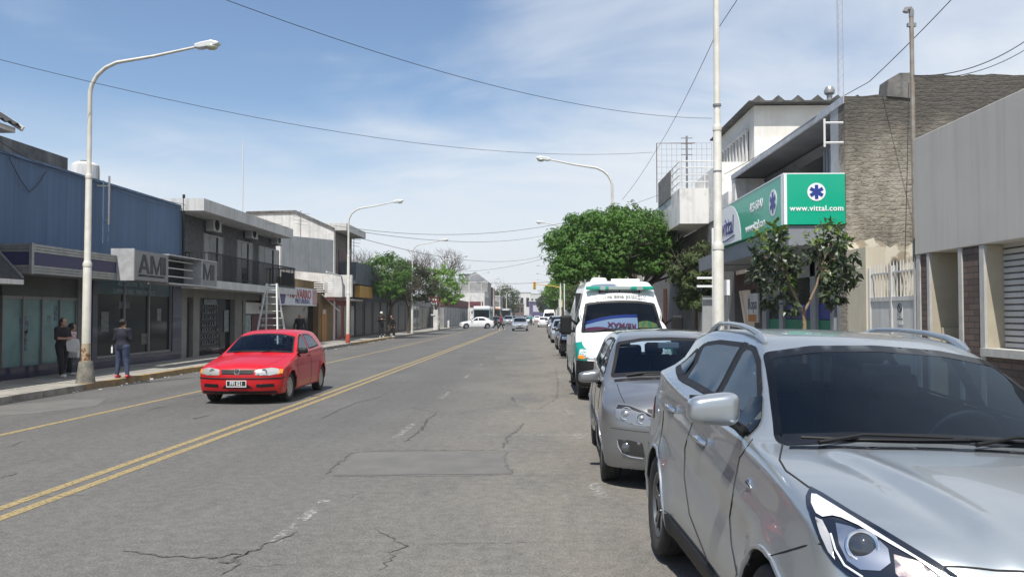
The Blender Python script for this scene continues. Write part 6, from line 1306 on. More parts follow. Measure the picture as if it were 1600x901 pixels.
for i in range(n + 1):
    tt = i / n; x = -.76 + 1.12*tt; zt = 1.56 + .16*tt + .05*math.sin(math.pi*tt); za = zt - .06; f_ = lambda z: .13 + .14*x*x - .010 + (z - 1.36)*.8; vs += [(VL.x + x, VL.y + f_(za), za), (VL.x + x, VL.y + f_(zt), zt)]
b.add(vs, [(i*2, i*2+2, i*2+3, i*2+1) for i in range(n)], True); fin(b, 'blue_stripe', mat('shade_blue', (.015, .05, .36), .6), t)
q = lettering('RE/MAX', .17, mat('shade_letter_red', (.42, .012, .05), .5), t, (0, 0, 0), (0, 0, 0), depth=.004, bold=.004)
q.data.transform(Matrix.Translation((VL.x + .02 - root_loc(t).x, VL.y + .215 - root_loc(t).y, 1.50 - root_loc(t).z)) @ Matrix.Rotation(R(52), 4, 'X') @ Matrix.Rotation(R(175), 4, 'Z') @ Matrix.Translation(root_loc(t)))
t = thing('sunshade', 'green and yellow printed sunshade at the right end of the ambulance windscreen', 'sunshade', (VL.x + .55, VL.y + .3, 1.36)); shade(.38, .80, 1.56, 1.50, mat('shade_yellow', (.60, .50, .05), .6, var=1, vs=5, var2=(.10, .42, .10), vmin=.47, vmax=.53), 'shade_panel', t, .02)
# ------------------------------------------------------------------ smaller cars, coarser
SEDAN = dict(top=[(-1.2, .60), (-.8, .70), (-.4, .82), (.2, .92), (.45, .97), (.8, 1.17), (1.1, 1.33), (1.4, 1.40), (1.9, 1.43), (2.3, 1.39), (2.6, 1.27), (2.95, 1.08), (3.2, .99), (3.5, .96), (3.9, .9)],
    front=[(0, -.6), (.2, -.75), (.45, -.80), (.6, -.78), (.75, -.66), (1.0, -.2)], rear=[(0, 3.3), (.3, 3.46), (.6, 3.5), (.85, 3.46), (1.0, 3.3), (1.3, 3.0)],
    width=[(-.9, .78), (-.4, .83), (0, .85), (2.6, .85), (3.5, .78)], lower=[(0, .09), (.3, .02), (.5, 0), (.7, .01), (.9, .04), (1.3, .06)], upper=[(0, 0), (.04, .02), (.15, .06), (.3, .13), (.42, .20), (.55, .34)],
    belt=[(-1, .82), (.3, .92), (3.6, .98)], crown=[(-1, .10), (.3, .06), (3.6, .06)], bottom=[(-1, .22), (0, .2), (2.6, .2), (3.5, .28)], wb=2.58, arch_r=.35, wheel_r=.30, fc=.28, rc=.22, cw=.12, cr=.12, flare=.015, k=.045, res=.05, ymid=1.8)
def small_car(P, label, paint, loc, rot, group=None, name='parked_car', kind='sedan', lamps=True, res=None, mirrors=True):
    P = dict(P); P['res'] = res or .05; c = Car(P, name, label, 'car', group); wb = P['wb']; zr = max(q[1] for q in P['top']); zbt = spl(P['belt']); wm = max(q[1] for q in P['width'])
    k = (zr - float(zbt(1.0))); zc = float(zbt(.5)) + .03; zh = zr - .08
    c.window(rounded([(-wm*.80, zc), (wm*.80, zc), (wm*.68, zh - .03), (0, zh), (-wm*.68, zh - .03)], .05, 2), 'F', GLW, DK, name='windscreen', seal=.05)
    c.window(rounded([(-wm*.68, zc + .06), (wm*.68, zc + .06), (wm*.60, zh - .05), (-wm*.60, zh - .05)], .06, 2), 'B', GLS, DK, name='rear_window', seal=.05)
    ye = 2.3 if kind == 'sedan' else 2.2
    for md in 'LR':
        c.window(rounded([(.72, zc - .0), (1.42, zc + .02), (1.42, zh - .05), (1.25, zh - .06), (1.02, zh - .18)], .03, 2), md, GLS, DK, seal=.05)
        c.window(rounded([(1.50, zc + .02), (ye + .12, zc + .05), (ye - .15, zh - .08), (1.50, zh - .05)], .03, 2), md, GLS, DK, seal=.05)
        c.line([(1.46, .3), (1.46, zc)], md, GAP, 'door_gap', r=.006)
    zl = float(spl(P['top'])(-.75)) - .10
    for sx in (-1, 1):
        c.panel(rounded([(sx*wm*.46, zl - .07), (sx*wm*.50, zl + .06), (sx*wm*.90, zl + .07), (sx*wm*.90, zl - .05)], .03), 'F', mat('plain_lamp', (.60, .60, .58), .15, .6, coat=1), 'headlamp', off=.008, step=.06)
        c.panel(rounded([(sx*wm*.66, zc - .25), (sx*wm*.92, zc - .25), (sx*wm*.88, zc - .02), (sx*wm*.7, zc - .02)], .03), 'B', REDL, 'tail_lamp', off=.008, step=.06)
    c.panel(rounded([(-wm*.42, zl - .06), (wm*.42, zl - .06), (wm*.44, zl + .03), (-wm*.44, zl + .03)], .02), 'F', DK, 'grille', off=.008, step=.06)
    c.panel(rounded([(-wm*.5, .28), (wm*.5, .28), (wm*.45, .38), (-wm*.45, .38)], .02), 'F', DK, 'lower_intake', off=.008, step=.06)
    yf = min(q[1] for q in P['front']); plate(c.root, 0, yf - .03, .48); 
    if mirrors: c.mirror(.62, zc + .06, wm + .08, paint, DK, (.8, .9, .8))
    b = B(); b.box(-wm*.8, wm*.8, .5, wb + .2, .28, .33); b.box(-wm*.8, wm*.8, .3, .9, .5, zc - .06); b.box(-wm*.8, wm*.8, wb - .1, wb, .3, zc - .05)
    for x in (-.36, .36):
        for y in (1.5, 2.2): b.obox((x, y, .78), .2, .08, .30); b.obox((x, y + .08, 1.08), .11, .05, .09)
    fin(b, 'seats', TRIM, c.root); c.body(paint, UND); c.wheels('cap', RUB, ALY, UND, wm - .03, .19, P['wheel_r']*.64)
    c.root.location = loc; c.root.rotation_euler = (0, 0, rot); return c
DRED = mat('dark_red_paint', (.12, .008, .012), .25, .2, coat=1, back=LIN); PSIL = mat('pale_silver_paint', (.48, .50, .52), .3, .6, coat=1, back=LIN); DGR = mat('dark_grey_paint', (.06, .062, .068), .25, .5, coat=1, back=LIN); CWH = mat('car_white_paint', (.72, .72, .71), .3, 0, coat=.8, back=LIN); BLU = mat('pale_blue_paint', (.30, .36, .44), .3, .6, coat=1, back=LIN)
PG = 'cars parked along the right kerb'; FOX2 = dict(FOX); SUV2 = dict(SUV); SUV2.pop('topx')
small_car(FOX2, 'black hatchback parked just beyond the ambulance', BLKP, (1.80, 34.6, 0), 0, PG, kind='hatch')
small_car(GOL, 'dark grey hatchback parked between the black hatchback and the silver off-roader', DGR, (1.78, 41.2, 0), 0, PG, kind='hatch')
small_car(SEDAN, 'silver saloon with a white mirror cap parked fourth from the ambulance', PSIL, (1.72, 50.8, 0), 0, PG)
small_car(SUV2, 'pale silver off-roader parked before the dark red one', PSIL, (1.80, 60.0, 0), 0, PG, kind='hatch')
small_car(SUV2, 'dark red off-roader parked farther along the right kerb', DRED, (1.92, 76.5, 0), 0, PG, kind='hatch')
small_car(SEDAN, 'dark saloon parked beyond the dark red off-roader', DGR, (2.0, 86.0, 0), 0, PG)
MG = 'cars driving on the street'
small_car(SEDAN, 'silver saloon driving towards the camera, alone in the middle distance', PSIL, (-1.72, 87.0, 0), 0, MG, 'moving_car')
small_car(SEDAN, 'white saloon seen side-on turning across the left side of the road', CWH, (-8.6, 101.0, 0), R(-78), MG, 'moving_car')
for lb, P, pt, x, y, r_ in [('small silver hatchback behind and left of the middle-distance saloon', FOX2, PSIL, -4.4, 130, 0), ('dark car in the outer lane left of the silver hatchback', GOL, DGR, -6.6, 138, 0), ('white hatchback behind and right of the middle-distance saloon', GOL, CWH, -1.2, 142, 0),
    ('white low car with its tail to the camera near the right parked row', SEDAN, CWH, 1.0, 115, math.pi), ('white car far ahead of the low white car', SEDAN, CWH, .2, 190, math.pi), ('silver car deep in the traffic queue under the far lamps', SEDAN, PSIL, -5.0, 185, 0), ('pale blue car farthest in the queue beside the buses', FOX2, BLU, -2.6, 215, 0), ('dark car following the second white car', GOL, DGR, -3.4, 172, 0)]:
    small_car(P, lb, pt, (x, y, 0), r_, MG, 'moving_car', res=.07, mirrors=False)
VAN2 = dict(VAN)
c = Car(dict(VAN, res=.08), 'parked_van', 'white van with a dark windscreen parked far along the right kerb', 'van', PG); c.window([(-.84, 1.34), (.84, 1.34), (.72, 1.98), (-.72, 1.98)], 'F', GLW, DK, name='windscreen', seal=.08); c.panel([(-.9, .28), (.9, .28), (.9, .6), (-.9, .6)], 'F', DK, 'bumper', off=.02, step=.1); c.panel([(-.5, 2.06), (.5, 2.06), (.45, 2.14), (-.45, 2.14)], 'F', ORG, 'roof_sign', off=.02, step=.1)
c.body(WHP, UND); c.wheels('steel', RUB, ALY, UND, .93, .21, .19); c.root.location = (2.2 - .2, 128, 0)
def bus(label, loc, L_, h, body, top, sign, w=2.45):
    x, y = loc; t = thing('city_bus', label, 'bus', (x, y, 0), 'city buses'); b = B(); b.box(x - w/2, x + w/2, y, y + L_, .35, h - .35); fin(b, 'body', body, t, bevel=.10, seg=3)
    b = B(); b.box(x - w/2 + .02, x + w/2 - .02, y + .02, y + L_, h - .45, h); fin(b, 'roof', top, t, bevel=.12, seg=3)
    b = B(); b.box(x - w/2 + .12, x + w/2 - .12, y - .02, y + .0, 1.25, h - .55); fin(b, 'windscreen', DGL, t); b = B(); b.box(x - .8, x + .8, y - .03, y - .0, h - .42, h - .16); fin(b, 'destination_sign', sign, t)
    for sx in (-1, 1):
        for k in range(int(L_ / 1.5)): b = B(); b.box(x + sx*w/2, x + sx*(w/2 + .015), y + .5 + k*1.5, y + 1.8 + k*1.5, 1.5, h - .7); fin(b, 'window', DGL, t)
        b = B(); b.box(x + sx*.75, x + sx*1.05, y - .03, y, .75, .95); fin(b, 'headlamp', WHT, t); b = B(); b.tube([(x + sx*1.2, y, h - .6), (x + sx*1.4, y - .2, h - .7)], .03, 5); b.obox((x + sx*1.42, y - .2, h - .95), .09, .05, .2); fin(b, 'mirror', DK, t)
        for yy in (y + 1.6, y + L_ - 2): b = B(); b.lathe([(0, -.14), (.3, -.14), (.46, -.12), (.46, .12), (0, .14)], (x + sx*(w/2 - .12), yy, .46), 'X', 20); fin(b, 'wheel', RUB, t)
bus('white-roofed city bus just behind the turning white saloon', (-8.15, 124), 9, 2.95, mat('bus_teal', (.25, .36, .36), .5), WHP, WHP, 2.5)
bus('second bus with an orange destination board behind the white-roofed one', (-8.9, 178), 10, 3.3, GRYW, WHP, ORG); bus('dark-fronted third bus farthest back in the queue', (-7.6, 206), 10, 3.2, mat('bus_dark', (.08, .09, .10), .5), GRYW, WHP)
# ------------------------------------------------------------------ street lamps
LPW = mat('lamp_pole_paint', (.62, .61, .55), .55, .05, var=.5, vs=5, var2=(.46, .44, .37), streak=.25); RUSTY = mat('rust_patch', (.22, .10, .04), .9, var=.8, vs=14)
LHD = mat('lamp_head_grey', (.58, .59, .58), .45, .2); LGL = mat('lamp_diffuser', (.42, .45, .36), .25, coat=.5)
def street_lamp(x, y, s, label, grp, base=None, h=7.0, reach=2.5):
    t = thing('street_lamp', label, 'street lamp', (x, y, SW), grp); b = B()
    P = [(0, SW), (0, 2.85), (0, 2.9), (0, 4.9), (0, 4.95), (0, h - .1), (.04, h + .08), (.16, h + .30), (.36, h + .48), (.62, h + .60), (reach*.6, h + .74), (reach, h + .95)]; rs = [.098, .092, .074, .070, .056, .05, .048, .046, .044, .04, .034, .028]
    b.tube([(x + s*p, y, z) for p, z in P], rs, 14); b.lathe([(.10, 2.83), (.10, 2.90), (.075, 2.96)], (x, y, 0), n=14); b.lathe([(.077, 4.88), (.077, 4.95), (.057, 4.99)], (x, y, 0), n=14); fin(b, 'pole', LPW, t)
    hx, hz = x + s*reach, h + .95; b = B(); b.prism([(hx - s*.02, hz - .035), (hx + s*.10, hz - .05), (hx + s*.22, hz - .03), (hx + s*.52, hz + .03), (hx + s*.56, hz + .09), (hx + s*.36, hz + .14), (hx + s*.12, hz + .09), (hx - s*.02, hz + .05)], 'Y', y - .10, y + .10); hd = fin(b, 'lamp_head', LHD, t, bevel=.02)
    b = B(); b.sphere((hx + s*.36, y, hz + .0), .15, 14, 8, (1, .75, .55)); fin(b, 'diffuser', LGL, hd)
    if base == 'block': b = B(); b.lathe([(0, SW + .50), (.14, SW + .50), (.155, SW + .47), (.20, SW + .08), (.22, SW)], (x, y, 0), n=10); fin(b, 'concrete_base', mat('base_concrete', (.20, .19, .16), .9, var=.8, vs=6, bump=1, bs=30), t); b = B(); b.lathe([(.101, 1.05), (.104, .75), (.102, SW + .5)], (x, y, 0), n=14); fin(b, 'rust_collar', mat('rust_flaking', (.40, .34, .24), .8, var=1, vs=9, var2=(.20, .08, .03), vmin=.48, vmax=.58), t)
    if base == 'red': b = B(); b.lathe([(.13, SW), (.13, SW + .45), (.10, SW + .5)], (x, y, 0), n=12); fin(b, 'red_base', mat('base_red', (.35, .06, .03), .8, var=.5, vs=5), t)
    return t
G_ = 'street lamps along both kerbs'
for y, lb, bs_ in ((19.0, 'tall cream street lamp with a square-shouldered concrete base, nearest on the left pavement', 'block'), (45.8, 'street lamp with a red-painted foot in front of the red shopfront', 'red'), (69.6, 'left-hand street lamp standing among the leafy trees', None), (89, 'left-hand street lamp hidden by the third tree with only its arm above the leaves', None), (123, 'left-hand street lamp just past the maroon-banded shutters', None), (145, 'left-hand street lamp beside the white-roofed bus', None), (168, 'left-hand street lamp near the second bus', None), (187, 'left-hand street lamp by the third bus', None), (212, 'farthest left-hand street lamp in the haze', None)): street_lamp({123: -9.95, 145: -9.6, 168: -8.6, 187: -8.2, 212: -7.6}.get(y, -10.42), y, 1, lb, G_, bs_)
for y, lb in ((33.4, 'right-hand street lamp rising out of the big round tree'), (56.5, 'right-hand street lamp with its head just left of the big tree'), (106, 'right-hand street lamp by the traffic signal'), (127, 'right-hand street lamp beside the far parked van'), (148, 'farthest right-hand street lamp')): street_lamp(3.05, y, -1, lb, G_)
t = street_lamp(3.12, 14.35, -1, 'thick white pole on the right pavement in front of the green clinic sign', G_, h=8.6); b = B()
for z in (1.38, 4.15, 5.3): b.lathe([(.05, z), (.101 if z < 2 else .073, z + .005), (.101 if z < 2 else .073, z + .04), (.05, z + .045)], (3.12, 14.35, 0), n=14)
fin(b, 'pole_band', FRM, t)
# post with a rear-facing sign sheet beside the pole
t = thing('sign_post', 'slim white post with a sign shelf and a grey board behind the white pole', 'sign', (3.3, 15.4, SW)); b = B(); b.box(3.22, 3.27, 15.3, 15.35, SW, 3.3); fin(b, 'post', WHP, t)
b = B(); x0, z0 = onY(1129, 461, 15.3); x1, z1 = onY(1140, 437, 15.3); b.box(x0, x1, 15.28, 15.31, z0, z1); fin(b, 'sign_plate', WHP, t); x0, z0 = onY(1098, 462, 15.5); x1, _ = onY(1137, 462, 15.5); b = B(); b.prism([(x0 - .03, SW + .1), (x1 + .1, SW + .1), (x1, z0), (x0, z0)], 'Y', 15.5, 15.56); fin(b, 'grey_board', mat('board_grey', (.34, .35, .35), .6, .2, var=.3, vs=3), t)
b = B(); x0, z0 = onY(1089, 447, 15.35); x1, z1 = onY(1112, 434, 15.35); b.box(x0, 3.22, 15.33, 15.37, z0 - .02, z0 + .02); b.box(x0, 3.22, 15.33, 15.37, z1 - .02, z1 + .02); fin(b, 'shelf_arm', WHP, t)
b = B(); b.tube([(3.95, 25.6, SW), (3.95, 25.6, 2.5)], .06, 8); tag(fin(b, 'brown_post', mat('brown_post_paint', (.05, .018, .015), .8)), 'dark red-brown post beside the ambulance roof under the big tree', 'post')
# service mast with weatherhead over the passage
xm, z_ = onX(1431, 205, 6.35); t = thing('service_mast', 'rusty-grey electricity service mast with a hooked head above the grey house', 'mast', (6.35, 12.9, 2.7)); ym = yx(1431, 6.35); zt = zx(1424, 22, 6.35); b = B(); b.tube([(6.35, ym, 2.6), (6.35, ym, zt)], .038, 8); fin(b, 'mast_pipe', mat('mast_grey', (.26, .25, .22), .7, .3, var=.6, vs=6, var2=(.18, .12, .08)), t)
b = B(); b.tube([(6.35, ym, zt - .05), (6.35, ym, zt + .05), (6.33, ym, zt + .09), (6.27, ym, zt + .08), (6.25, ym, zt + .03)], [.042, .046, .046, .046, .05], 8); b.box(6.28, 6.42, ym - .03, ym + .03, zt - .22, zt - .16); fin(b, 'weatherhead', FRM, t)
# lattice mast far right, thin aerials on the left
b = B(); X, Y = 27.3, 75.; H_ = 34
for dx, dy in ((-.25, -.15), (.25, -.15), (0, .28)): b.tube([(X + dx, Y + dy, 0), (X + dx, Y + dy, H_)], .022, 4)
for k in range(80): z = 1 + k*.41; d = .25 * (1 if k % 2 else -1); b.tube([(X - d, Y - .15, z), (X + d, Y - .15, z + .41)], .013, 3)
tag(fin(b, 'lattice_mast', mat('mast_red_grey', (.28, .24, .25), .7)), 'very tall thin lattice radio mast behind the white house roof', 'mast')
b = B(); x, z = onY(380, 222, 140); b.tube([(x, 140, 0), (x, 140, z)], .12, 4); tag(fin(b, 'radio_mast', mat('mast_pale', (.5, .52, .55), .7)), 'faint radio mast far behind the white gable', 'mast')
for u, v, Y, lb in ((470, 338, 49, 'small crossed aerial on the white gable wall'), (553, 373, 56, 'thin aerial on the narrow brown building'), (644, 300, 49, None)):
    if not lb: continue
    x, z = onY(u, v, Y); b = B(); b.tube([(x, Y, z - 1.6), (x, Y, z + .35)], .025, 5)
    for k in range(4): b.tube([(x - .55 + .06*k, Y, z + .25 - .22*k), (x + .55 - .06*k, Y, z + .12 - .22*k)], .016, 4)
    tag(fin(b, 'roof_aerial', FRM), lb, 'aerial')
# traffic signal
t = thing('traffic_signal', 'traffic signal on a yellow mast arm reaching over the road at the crossing', 'traffic light', (3.5, 118, SW)); b = B(); b.tube([(3.5, 118, SW), (3.5, 118, 5.2), (3.2, 118, 5.55), (2.2, 118, 5.75), (-.2, 118, 6.0)], [.10, .09, .08, .07, .05], 8); fin(b, 'mast_arm', mat('signal_yellow', (.52, .34, .06), .6), t)
for x, y, z in ((-.25, 118, 5.25), (3.5, 117.8, 2.7)):
    b = B(); b.box(x - .22, x + .22, y - .1, y + .12, z, z + 1.1); hs = fin(b, 'signal_head', mat('signal_yellow'), t, bevel=.03)
    for k, cc in enumerate(((.03, .10, .05), (.16, .10, .02), (.16, .02, .02))): b = B(); round_lens(b, (x, y - .11, z + .2 + .34*k), .12, (0, -1, 0), .03); fin(b, 'signal_lens', mat('lens%d' % k, cc, .3), hs)
t = thing('slim_pole', 'two slim white poles by the traffic signal carrying small signs', 'pole', (3.1, 112, SW)); b = B(); b.tube([(3.15, 108, SW), (3.15, 108, 5.9)], .07, 6); b.tube([(3.7, 110, SW), (3.7, 110, 6.3)], .07, 6); fin(b, 'poles', WHP, t); b = B(); b.box(2.9, 3.3, 107.9, 107.94, 2.6, 3.8); fin(b, 'sign_plate', WHT, t)
b = B(); b.box(4.2, 5.9, 112, 115, 3.0, 3.6); b.box(4.3, 5.8, 112.1, 114.9, 2.9, 3.0); tag(fin(b, 'shop_awning', mat('awning_red', (.42, .03, .04), .6)), 'small red awning on the far right corner', 'awning')
b = B(); b.box(-10.5, -10.05, 84.6, 84.9, SW, 2.2); b.box(-10.75, -10.3, 84.55, 84.95, 1.6, 1.75); tag(fin(b, 'white_pillar', WHT), 'short white advertising pillar by the bright green tree', 'pillar')
b = B(); b.lathe([(0, 1.0), (.1, 1.0), (.12, .9), (.12, SW)], (-10.5, 99.3, 0), n=8); tag(fin(b, 'bollard', WHT), 'white bollard at the corner of the side street', 'bollard')
# ------------------------------------------------------------------ step ladder on the left pavement
t = thing('step_ladder', 'tall aluminium step ladder standing open on the pavement behind the red car', 'ladder', (-11.3, 35, SW)); yl = yx(424, -11.4); LM = mat('ladder_aluminium', (.78, .79, .78), .4, .3); zt = zx(424, 443, -11.4)
b = B(); wb_, wt_ = .52, .22
def rail(x0, y0, x1, y1): b.obox(((x0+x1)/2, (y0+y1)/2, (SW+zt)/2), .028, .04, math.dist((x0, y0, SW), (x1, y1, zt))/2, (math.atan2(-(y1-y0), zt-SW), math.atan2(x1-x0, zt-SW), 0))
for s_ in (-1, 1): rail(-11.4 + s_*wb_, yl - .7, -11.4 + s_*wt_, yl)
rail(-11.4, yl - .7, -11.4, yl - .02) if False else None
for k in range(9): q = (k + .7)/9.6; z = SW + (zt-SW)*q; w_ = wb_ + (wt_-wb_)*q; b.box(-11.4 - w_, -11.4 + w_, yl - .7*(1-q) - .045, yl - .7*(1-q) + .045, z - .014, z + .014)
b.box(-11.4 - wt_, -11.4 + wt_, yl - .06, yl + .10, zt - .06, zt - .03); fin(b, 'climbing_frame', LM, t); b = B()
for s_ in (-1, 1): rail(-11.4 + s_*wb_*.95, yl + .75, -11.4 + s_*wt_, yl + .05)
for k in range(9): q = (k + .7)/9.6; z = SW + (zt-SW)*q; w_ = wb_*.95 + (wt_-wb_*.95)*q; b.box(-11.4 - w_, -11.4 + w_, yl + .05 + .70*(1-q) - .02, yl + .05 + .70*(1-q) + .02, z - .014, z + .014)
fin(b, 'back_frame', LM, t)
# ------------------------------------------------------------------ overhead cables
CAB = mat('cable_black', (.03, .03, .032), .8); CABG = mat('cable_grey', (.12, .12, .12), .8)
def cable(P, sag, r, label, m=CAB, grp='overhead cables'):
    b = B(); pts = []
    for i, (a, c_) in enumerate(zip(P, P[1:])):
        a, c_ = Vector(a), Vector(c_); s_ = sag[i] if isinstance(sag, (list, tuple)) else sag
        for k in range(18): t_ = k/18; pts.append(a.lerp(c_, t_) - Vector((0, 0, s_*4*t_*(1-t_))))
    pts.append(Vector(P[-1])); b.tube(pts, r*.62, 5); tag(fin(b, 'overhead_cable', m), label, 'cable', grp)
def pX(u, v, X): y, z = onX(u, v, X); return (X, y, z)
def pY(u, v, Y): x, z = onY(u, v, Y); return (x, Y, z)
cable([pY(-60, 78, 17), pY(1020, 238, 34)], .8, .011, 'long black cable crossing the road from the upper left edge to the wire-mesh frame')
cable([pY(300, -20, 14), pY(1113, 185, 27)], .55, .011, 'black cable crossing the sky from the top edge to the white house')
cable([pY(1165, -20, 15), pY(1124, 42, 18), pY(1025, 235, 31), pY(972, 312, 36)], [.0, .15, .1], .012, 'black cable running from above the white pole down to the lamp in the tree')
cable([pY(1505, -20, 13.5), pX(1358, 128, 6.6), pX(1318, 150, 6.05), pY(1132, 272, 25)], [.03, 0, .1], .013, 'cable slanting from the upper right corner to the clinic roof edge')
cable([pX(1428, 118, 6.35), pY(1640, 36, 14)], .25, .014, 'upper of two cables bowing to the right from the service mast'); cable([pX(1428, 120, 6.35), pY(1640, 52, 14)], .25, .011, 'lower of two cables bowing to the right from the service mast')
cable([pX(1420, 130, 6.3), pX(1418, 250, 6.25), pX(1414, 405, 6.2), pX(1408, 500, 6.2)], .0, .010, 'thin cable hanging down the brick flank behind the gate')
cable([pY(520, 352, 50), pY(1045, 298, 60)], 1.6, .025, 'cable sagging across the street between the narrow building and the balcony house', CABG); cable([pY(520, 355, 52), pY(880, 360, 110)], 1.2, .03, 'second sagging cable below the first, ending behind the tree', CABG)
cable([pY(556, 370, 55), pY(860, 396, 120)], 1.4, .03, 'third cable from the thin aerial towards the right side', CABG); cable([pY(700, 424, 110), pY(880, 395, 90)], .6, .03, 'cable slanting up to the right under the lamp arm', CABG); cable([pY(745, 441, 120), pY(880, 438, 120)], .3, .05, 'level cable above the side-street crossing', CABG)
for k, (v0, v1, Y0) in enumerate(((205, 352, 16),)): pass
cable([pX(-20, 206, FL + .15), pX(100, 266, FL + .15), pX(283, 318, FL + .15), pX(452, 355, -11.8)], [.15, .1, .2], .013, 'upper black cable following the left shop fronts'); cable([pX(-20, 225, FL + .1), pX(160, 288, FL + .1), pX(283, 326, FL + .1), pX(440, 350, -11.7)], [.1, .1, .15], .011, 'lower black cable following the left shop fronts')
cable([pX(14, 246, FL + .06), pX(46, 300, FL + .06), pX(72, 268, FL + .06)], .06, .016, 'slack loop of cable hanging on the blue wall')
b = B(); y_ = yx(285, FL + .1); b.tube([(FL + .1, y_, 2.9), (FL + .1, y_, 6.0)], .05, 6); tag(fin(b, 'drain_pipe', DKB), 'dark vertical pipe between the blue wall and the grey roughcast', 'pipe')
# ------------------------------------------------------------------ trees
def leafmat(name, c1, c2, rough=.55, tr=.35, spec=.35):
    m = bpy.data.materials.new(name); m.use_nodes = True; t = m.node_tree; p = t.nodes['Principled BSDF']; a = N(t, 'ShaderNodeAttribute'); a.attribute_name = 'tone'
    x = N(t, 'ShaderNodeMixRGB'); t.links.new(a.outputs['Fac'], x.inputs[0]); x.inputs[1].default_value = (*c1, 1); x.inputs[2].default_value = (*c2, 1); t.links.new(x.outputs[0], p.inputs['Base Color']); p.inputs['Roughness'].default_value = rough; p.inputs['Specular IOR Level'].default_value = spec
    tl = N(t, 'ShaderNodeBsdfTranslucent'); t.links.new(x.outputs[0], tl.inputs[0]); ms = N(t, 'ShaderNodeMixShader'); ms.inputs[0].default_value = tr; t.links.new(p.outputs[0], ms.inputs[1]); t.links.new(tl.outputs[0], ms.inputs[2]); t.links.new(ms.outputs[0], t.nodes['Material Output'].inputs[0]); return m
def leaves(name, C, n, size, m, parent, seed=0, asp=.42, droop=.4, up=.5, shell=.55, whorl=0):
    """C: array of clump (x,y,z,rx,ry,rz); n leaves each; leaf = folded pointed blade of six corners"""
    g = np.random.default_rng(seed); C = np.array(C, float); k = len(C) * n; ci = np.repeat(np.arange(len(C)), n)
    d = g.normal(size=(k, 3)); d /= np.linalg.norm(d, axis=1, keepdims=True); r = shell + (1 - shell) * g.random(k)**.7
    P = C[ci, :3] + d * r[:, None] * C[ci, 3:6]
    if whorl:
        w = k // whorl; st_ = slice(None, w*whorl, whorl); P = np.repeat(P[st_], whorl, 0); d0 = np.repeat(d[st_], whorl, 0); ci = np.repeat(ci[st_], whorl); k = len(P); th = g.random(k) * 2 * np.pi; nn = d0 + np.array([0, 0, up]); nn /= np.linalg.norm(nn, axis=1, keepdims=True)
        a = np.cross(nn, [0, 0, 1.]) + 1e-3; a /= np.linalg.norm(a, axis=1, keepdims=True); b_ = np.cross(nn, a); ax = a*np.cos(th)[:, None] + b_*np.sin(th)[:, None] - np.array([0, 0, droop]); nr = nn
    else:
        ax = d + g.normal(size=(k, 3))*.8; ax[:, 2] -= droop; nr = d*.4 + g.normal(size=(k, 3))*.5; nr[:, 2] += up
    ax /= np.linalg.norm(ax, axis=1, keepdims=True); sd_ = np.cross(ax, nr); sd_ /= np.maximum(1e-6, np.linalg.norm(sd_, axis=1, keepdims=True)); nr = np.cross(sd_, ax)
    L_ = (size * g.uniform(.65, 1.25, k))[:, None]; W_ = L_ * asp
    V = np.stack([P, P + ax*L_*.35 + sd_*W_*.5 + nr*W_*.18, P + ax*L_*.98 - nr*L_*.12, P + ax*L_*.35 - sd_*W_*.5 + nr*W_*.18, P + ax*L_*.5], 1)   # tail, right, tip, left, midrib
    F = np.array([[0, 1, 4], [1, 2, 4], [0, 4, 3], [4, 2, 3]])[None] + (np.arange(k)*5)[:, None, None]
    me = mesh_np(V.reshape(-1, 3), F.reshape(-1, 3), name); me.polygons.foreach_set('use_smooth', np.zeros(len(me.polygons), bool))
    cl = g.random(len(C)); tone = np.clip(.35*cl[ci] + .65*g.random(k), 0, 1); at = me.attributes.new('tone', 'FLOAT', 'FACE'); at.data.foreach_set('value', np.repeat(tone, 4).astype(np.float32)[:len(me.polygons)])
    return link(me, name, m, parent)
def limbs(b, p, d, L_, r, depth, rg, spread=.55, kids=3, up=.15, seg=3):
    p = Vector(p); d = Vector(d).normalized(); pts = [p]; q = p.copy(); dd = d.copy()
    for i in range(seg): dd = (dd + Vector((rg.gauss(0, .13), rg.gauss(0, .13), rg.gauss(0, .10) + up*.2))).normalized(); q = q + dd*L_/seg; pts.append(q.copy())
    b.tube(pts, [r*(1 - .35*i/seg) for i in range(seg+1)], 7 if r > .04 else 4 if r > .015 else 3, cap=depth == 0)
    if depth <= 0: return
    for k in range(kids):
        a = 2*math.pi*(k + rg.random()*.6)/kids; o = dd.orthogonal().normalized(); o.rotate(Matrix.Rotation(a, 3, dd)); nd = (dd + o*spread*rg.uniform(.7, 1.3) + Vector((0, 0, up))).normalized(); i0 = pts[-1] if k < 2 else pts[-2]
        limbs(b, i0, nd, L_*rg.uniform(.62, .82), r*.62, depth-1, rg, spread, kids, up, seg)
BARK = mat('bark', (.10, .08, .06), .95, var=.7, vs=12, bump=1.5, bs=30, stretch=(1, 1, .3)); LBARK = mat('pale_bark', (.24, .18, .115), .85, var=.6, vs=14, var2=(.22, .16, .10), bump=.8, bs=30)
def crown(cx, cy, cz, rx, ry, rz, n, r0, seed, flat=.0, jit=.18):
    g = random.Random(seed); C = []
    for i in range(n):
        z = 1 - 2*(i + .5)/n; z = max(z, -.75 + flat); rr = math.sqrt(max(0, 1 - z*z)); a = i*2.39996; f = g.uniform(.70, 1.0); C.append((cx + rx*rr*math.cos(a)*f + g.gauss(0, jit), cy + ry*rr*math.sin(a)*f + g.gauss(0, jit), cz + rz*z*f + g.gauss(0, jit*.6), r0*g.uniform(.75, 1.25), r0*g.uniform(.75, 1.25), r0*g.uniform(.5, .85)))
    return C
